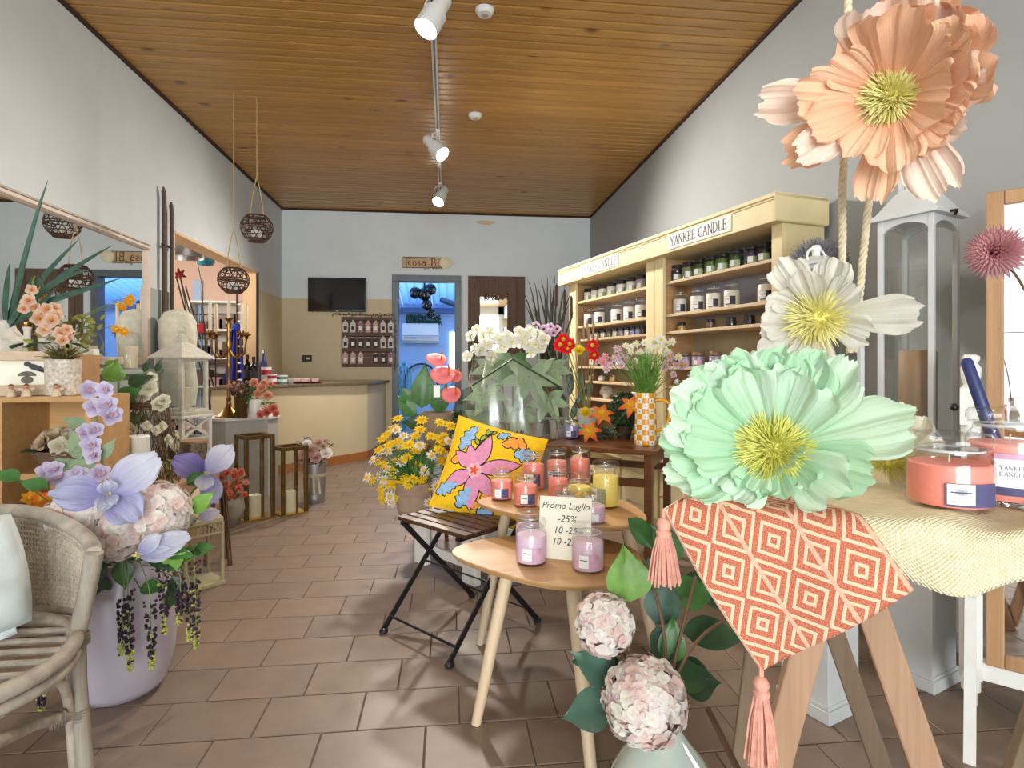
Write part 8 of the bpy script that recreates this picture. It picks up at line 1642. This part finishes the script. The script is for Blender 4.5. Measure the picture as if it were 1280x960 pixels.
for i, (x0, y0, x1, y1, t_) in enumerate([(160, 738, 163, 838, 1.76), (155, 745, 152, 818, 1.76), (188, 752, 190, 836, 1.78), (203, 700, 206, 792, 1.82), (226, 725, 224, 780, 1.86), (243, 690, 246, 812, 1.88), (238, 730, 237, 800, 1.88), (50, 830, 52, 896, 1.85)]):
    o = thing('berry_spray', ['dark berry spray hanging lowest over the lilac vase', 'short dark berry spray beside the lowest one', 'dark berry spray with a yellow-green tip on the vase flank', 'dark berry spray hanging near the vase rim', 'thin dark berry spray beside the mesh lantern', 'long dark berry spray hanging clear of the vase', 'green-tipped berry spray beside the long one', 'dark berry spray hanging below the rattan seat'][i], 'berries', V)
    a0, a1 = at(x0, y0, t_) - V, at(x1, y1, t_) - V; s = MB()
    for k in range(95):
        f = random.random() ** 0.9; c = a0.lerp(a1, f); r_ = 0.017 * (1 - 0.65 * f); a_ = rnd(0, 6.28); s.ball(c + CR * r_ * math.cos(a_) + CF * r_ * math.sin(a_), rnd(0.0038, 0.006), 6, 4, 1 if f > 0.78 and random.random() < 0.75 else (1 if random.random() < 0.12 else 0))
    s.build('berries', ['berry_dark', 'berry_green'], o, kind='stuff'); m_ = (Vector((0, 0, 0.46)) if i < 7 else Vector((-0.05, -0.1, 0.46)))
    MB().tube(bez([m_, m_ + UP * 0.08, a0 + UP * 0.10, a0], 8) + [a1], 0.0016, 5).build('stem', 'stem_green', o)
q = at(48, 650, 2.15); ogl = thing('orange_flower_stem', 'orange and yellow flowers behind the rattan chair back', 'flower', V); hf2 = head(0, ['flame_petal', 'yellow_core'], 0.04, 7, 0.55); hf3 = head(0, ['gold_petal', 'yellow_core'], 0.034, 7, 0.6); s = MB()
for px, py, me in ((52, 624, hf2), (66, 622, hf2), (46, 635, hf3), (74, 632, hf2), (58, 632, hf3), (38, 622, hf3)):
    b_ = at(px, py, 1.98); o = put('bloom', me, ogl); o.matrix_local = T(-V) @ face(b_, tocam(b_, rnd(-.3, .3), 0.4)); s.tube(bez([(0, 0, 0.42), (0, 0, 0.55), b_ - V], 6), 0.002, 4)
s.build('stems', 'stem_green', ogl)

# ================================================================== RATTAN ARMCHAIR
rc = thing('rattan_chair', 'grey-washed rattan tub chair with woven cane back', 'chair', (0, 0, 0)); CX, CY = -1.20, 1.47
P1 = [at(118, 690, 1.50), at(110, 735, 1.51), at(96, 795, 1.51), at(97, 855, 1.51), at(105, 950, 1.51)]; fp = P1[-1].copy(); fp.z = 0; fp.x += 0.002
post = P1 + [fp]
MB().tube(post, [0.021, 0.021, 0.0205, 0.021, 0.021, 0.02], 12).build('leg', 'rattan', rc)
for lx, ly in ((-0.99, 1.18), (-1.50, 1.20), (-1.55, 1.66)): MB().tube([(lx, ly, 0.62 if ly < 1.3 and lx > -1.2 else 0.66), (lx, ly, 0.4), (lx * 1.0, ly, 0.0)], 0.02, 12).build('leg', 'rattan', rc)
def back(u, v):                             # woven shell from the visible post round the back
    pl = bez([(P1[0].x, P1[0].y), (-1.02, 1.80), (-1.32, 1.92), (-1.58, 1.82), (-1.62, 1.60)] if False else [(P1[0].x, P1[0].y, 0), (-1.0, 1.80, 0), (-1.33, 1.95, 0), (-1.60, 1.84, 0), (-1.60, 1.55, 0)], 24)
    i = min(23, int(u * 24)); q = pl[i].lerp(pl[i + 1], u * 24 - i); zt_ = 0.598 + 0.066 * math.sin(PI * min(1, u * 1.05)) ** 2; zb = 0.445 - 0.05 * math.sin(PI * u); z_ = zb + (zt_ - zb) * v
    k0 = 0 if z_ > P1[1].z else 1; f_ = max(-0.3, min(1, (P1[k0].z - z_) / (P1[k0].z - P1[k0 + 1].z))); pp = P1[k0].lerp(P1[k0 + 1], f_) - P1[0]; bl = max(0, 1 - u * 5)
    return Vector((q.x + pp.x * bl, q.y + pp.y * bl, z_))
s = MB(); nu, nv = 100, 18
for j in range(nv + 1): s.tube([back(i / 100, j / nv) + Vector((0, 0, 0.0022 * (-1) ** (i + j))) for i in range(101)], 0.0032, 4)
for i in range(nu + 1): s.tube([back(i / nu, j / 6) for j in range(7)], 0.0030, 4)
s.build('woven_cane', 'cane', rc, kind='stuff')
MB().tube([back(i / 40, 1) + UP * 0.012 for i in range(41)], 0.019, 12).build('top_rail', 'rattan_mix', rc); MB().tube([back(i / 40, 0) - UP * 0.008 for i in range(41)], 0.011, 10).build('lower_rail', 'rattan_mix', rc)
for k in (1, 2): MB().tube([back(i / 40, 1) + UP * (0.012 - 0.02 * k) + Vector((0.004, -0.004, 0)) for i in range(41)], 0.005, 8).build('cane_bead', 'rattan_mix', rc)
zs = 0.40; ring = [(CX + 0.285 * math.cos(a_), CY + 0.27 * math.sin(a_), zs) for a_ in [i * PI / 20 for i in range(40)]]
MB().tube(ring, 0.019, 10, closed=True).build('seat_ring', 'rattan_mix', rc); MB().tube([(x, y, z - 0.036) for x, y, z in ring], 0.013, 10, closed=True).build('under_ring', 'rattan_mix', rc)
for k in range(9):
    y = CY - 0.23 + k * 0.0575; h = 0.285 * math.sqrt(max(0, 1 - ((y - CY) / 0.27) ** 2)) - 0.01; MB().tube([(CX - h, y, zs + 0.002), (CX + h, y, zs + 0.002)], 0.009, 8).build('seat_rod', 'rattan_mix', rc)
lp_ = P1[2]; MB().tube([lp_ + Vector((0, 0, 0.02)), Vector((-0.93, 1.55, zs - 0.01)), Vector((CX + 0.28, CY + 0.03, zs - 0.03))], 0.011, 8).build('seat_bracket', 'rattan_mix', rc)
MB().tube(bez([at(0, 892, 1.25), at(60, 850, 1.38), at(88, 815, 1.46), at(86, 880, 1.50), at(92, 960, 1.50)], 14), 0.011, 10).build('arch_brace', 'rattan_mix', rc)
e0 = at(0, 926, 1.22); MB().tube([at(92, 893, 1.50), at(45, 905, 1.38), e0, e0 + (e0 - at(45, 905, 1.38)) * 1.2], 0.014, 10).build('stretcher', 'rattan_mix', rc)
for px, py, t_ in ((98, 800, 1.51), (97, 893, 1.51)):
    c = at(px, py, t_); s = MB()
    for k in range(5): s.tube([c + Vector((0.0235 * math.cos(a_), 0.0235 * math.sin(a_), -0.012 + 0.006 * k + 0.004 * math.cos(a_))) for a_ in [i * PI / 8 for i in range(16)]], 0.0036, 5, closed=True)
    s.build('cane_binding', 'rattan_binding', rc)
c = at(80, 896, 1.46); s = MB()
for k in range(5): d = Vector((-0.7, -0.65, -0.05)).normalized(); M = face(c + d * 0.007 * k, d); s.tube([M @ Vector((0.017 * math.cos(a_), 0.017 * math.sin(a_), 0)) for a_ in [i * PI / 7 for i in range(14)]], 0.0035, 5, closed=True)
s.build('cane_binding', 'rattan_binding', rc)
# pale cushion on the chair
pq = Vector((-1.235, 1.52, zs + 0.155)); pw_ = thing('seat_cushion', 'crumpled pale blue grey cushion on the rattan chair', 'cushion', pq)
def pc2(u, v, sg_):
    a, b = u * 2 - 1, v * 2 - 1; k = max(0, (1 - abs(a) ** 2.4) * (1 - abs(b) ** 2.4)); t = 0.095 * k ** 0.4 * sg_ + (0.010 * math.sin(a * 9 + b * 5) + 0.006 * math.sin(a * 4 - b * 13)) * k; rr = 1 - 0.07 * (a * b) ** 2; return Vector((0.19 * a * rr, t, 0.15 * b * rr))
Mq = RZ(R(36)) @ RX(R(-18)) @ RY(R(-8)); s = MB(); s.grid(lambda u, v: pc2(u, v, 1), 22, 22, 0, Mq); s.grid(lambda u, v: pc2(1 - u, v, -1), 22, 22, 0, Mq); s.build('cover', 'pillow_cloth', pw_)
s = MB(); s.grid(lambda u, v: Mq @ (Vector((0.145 * (u * 2 - 1), -0.006, -0.138)) + Vector((0, 0.006 * math.sin(u * 40) * v, -0.022 * v))), 50, 2); s.build('ruffle', 'pillow_cloth', pw_, thick=0.001)
bpy.context.view_layer.update()
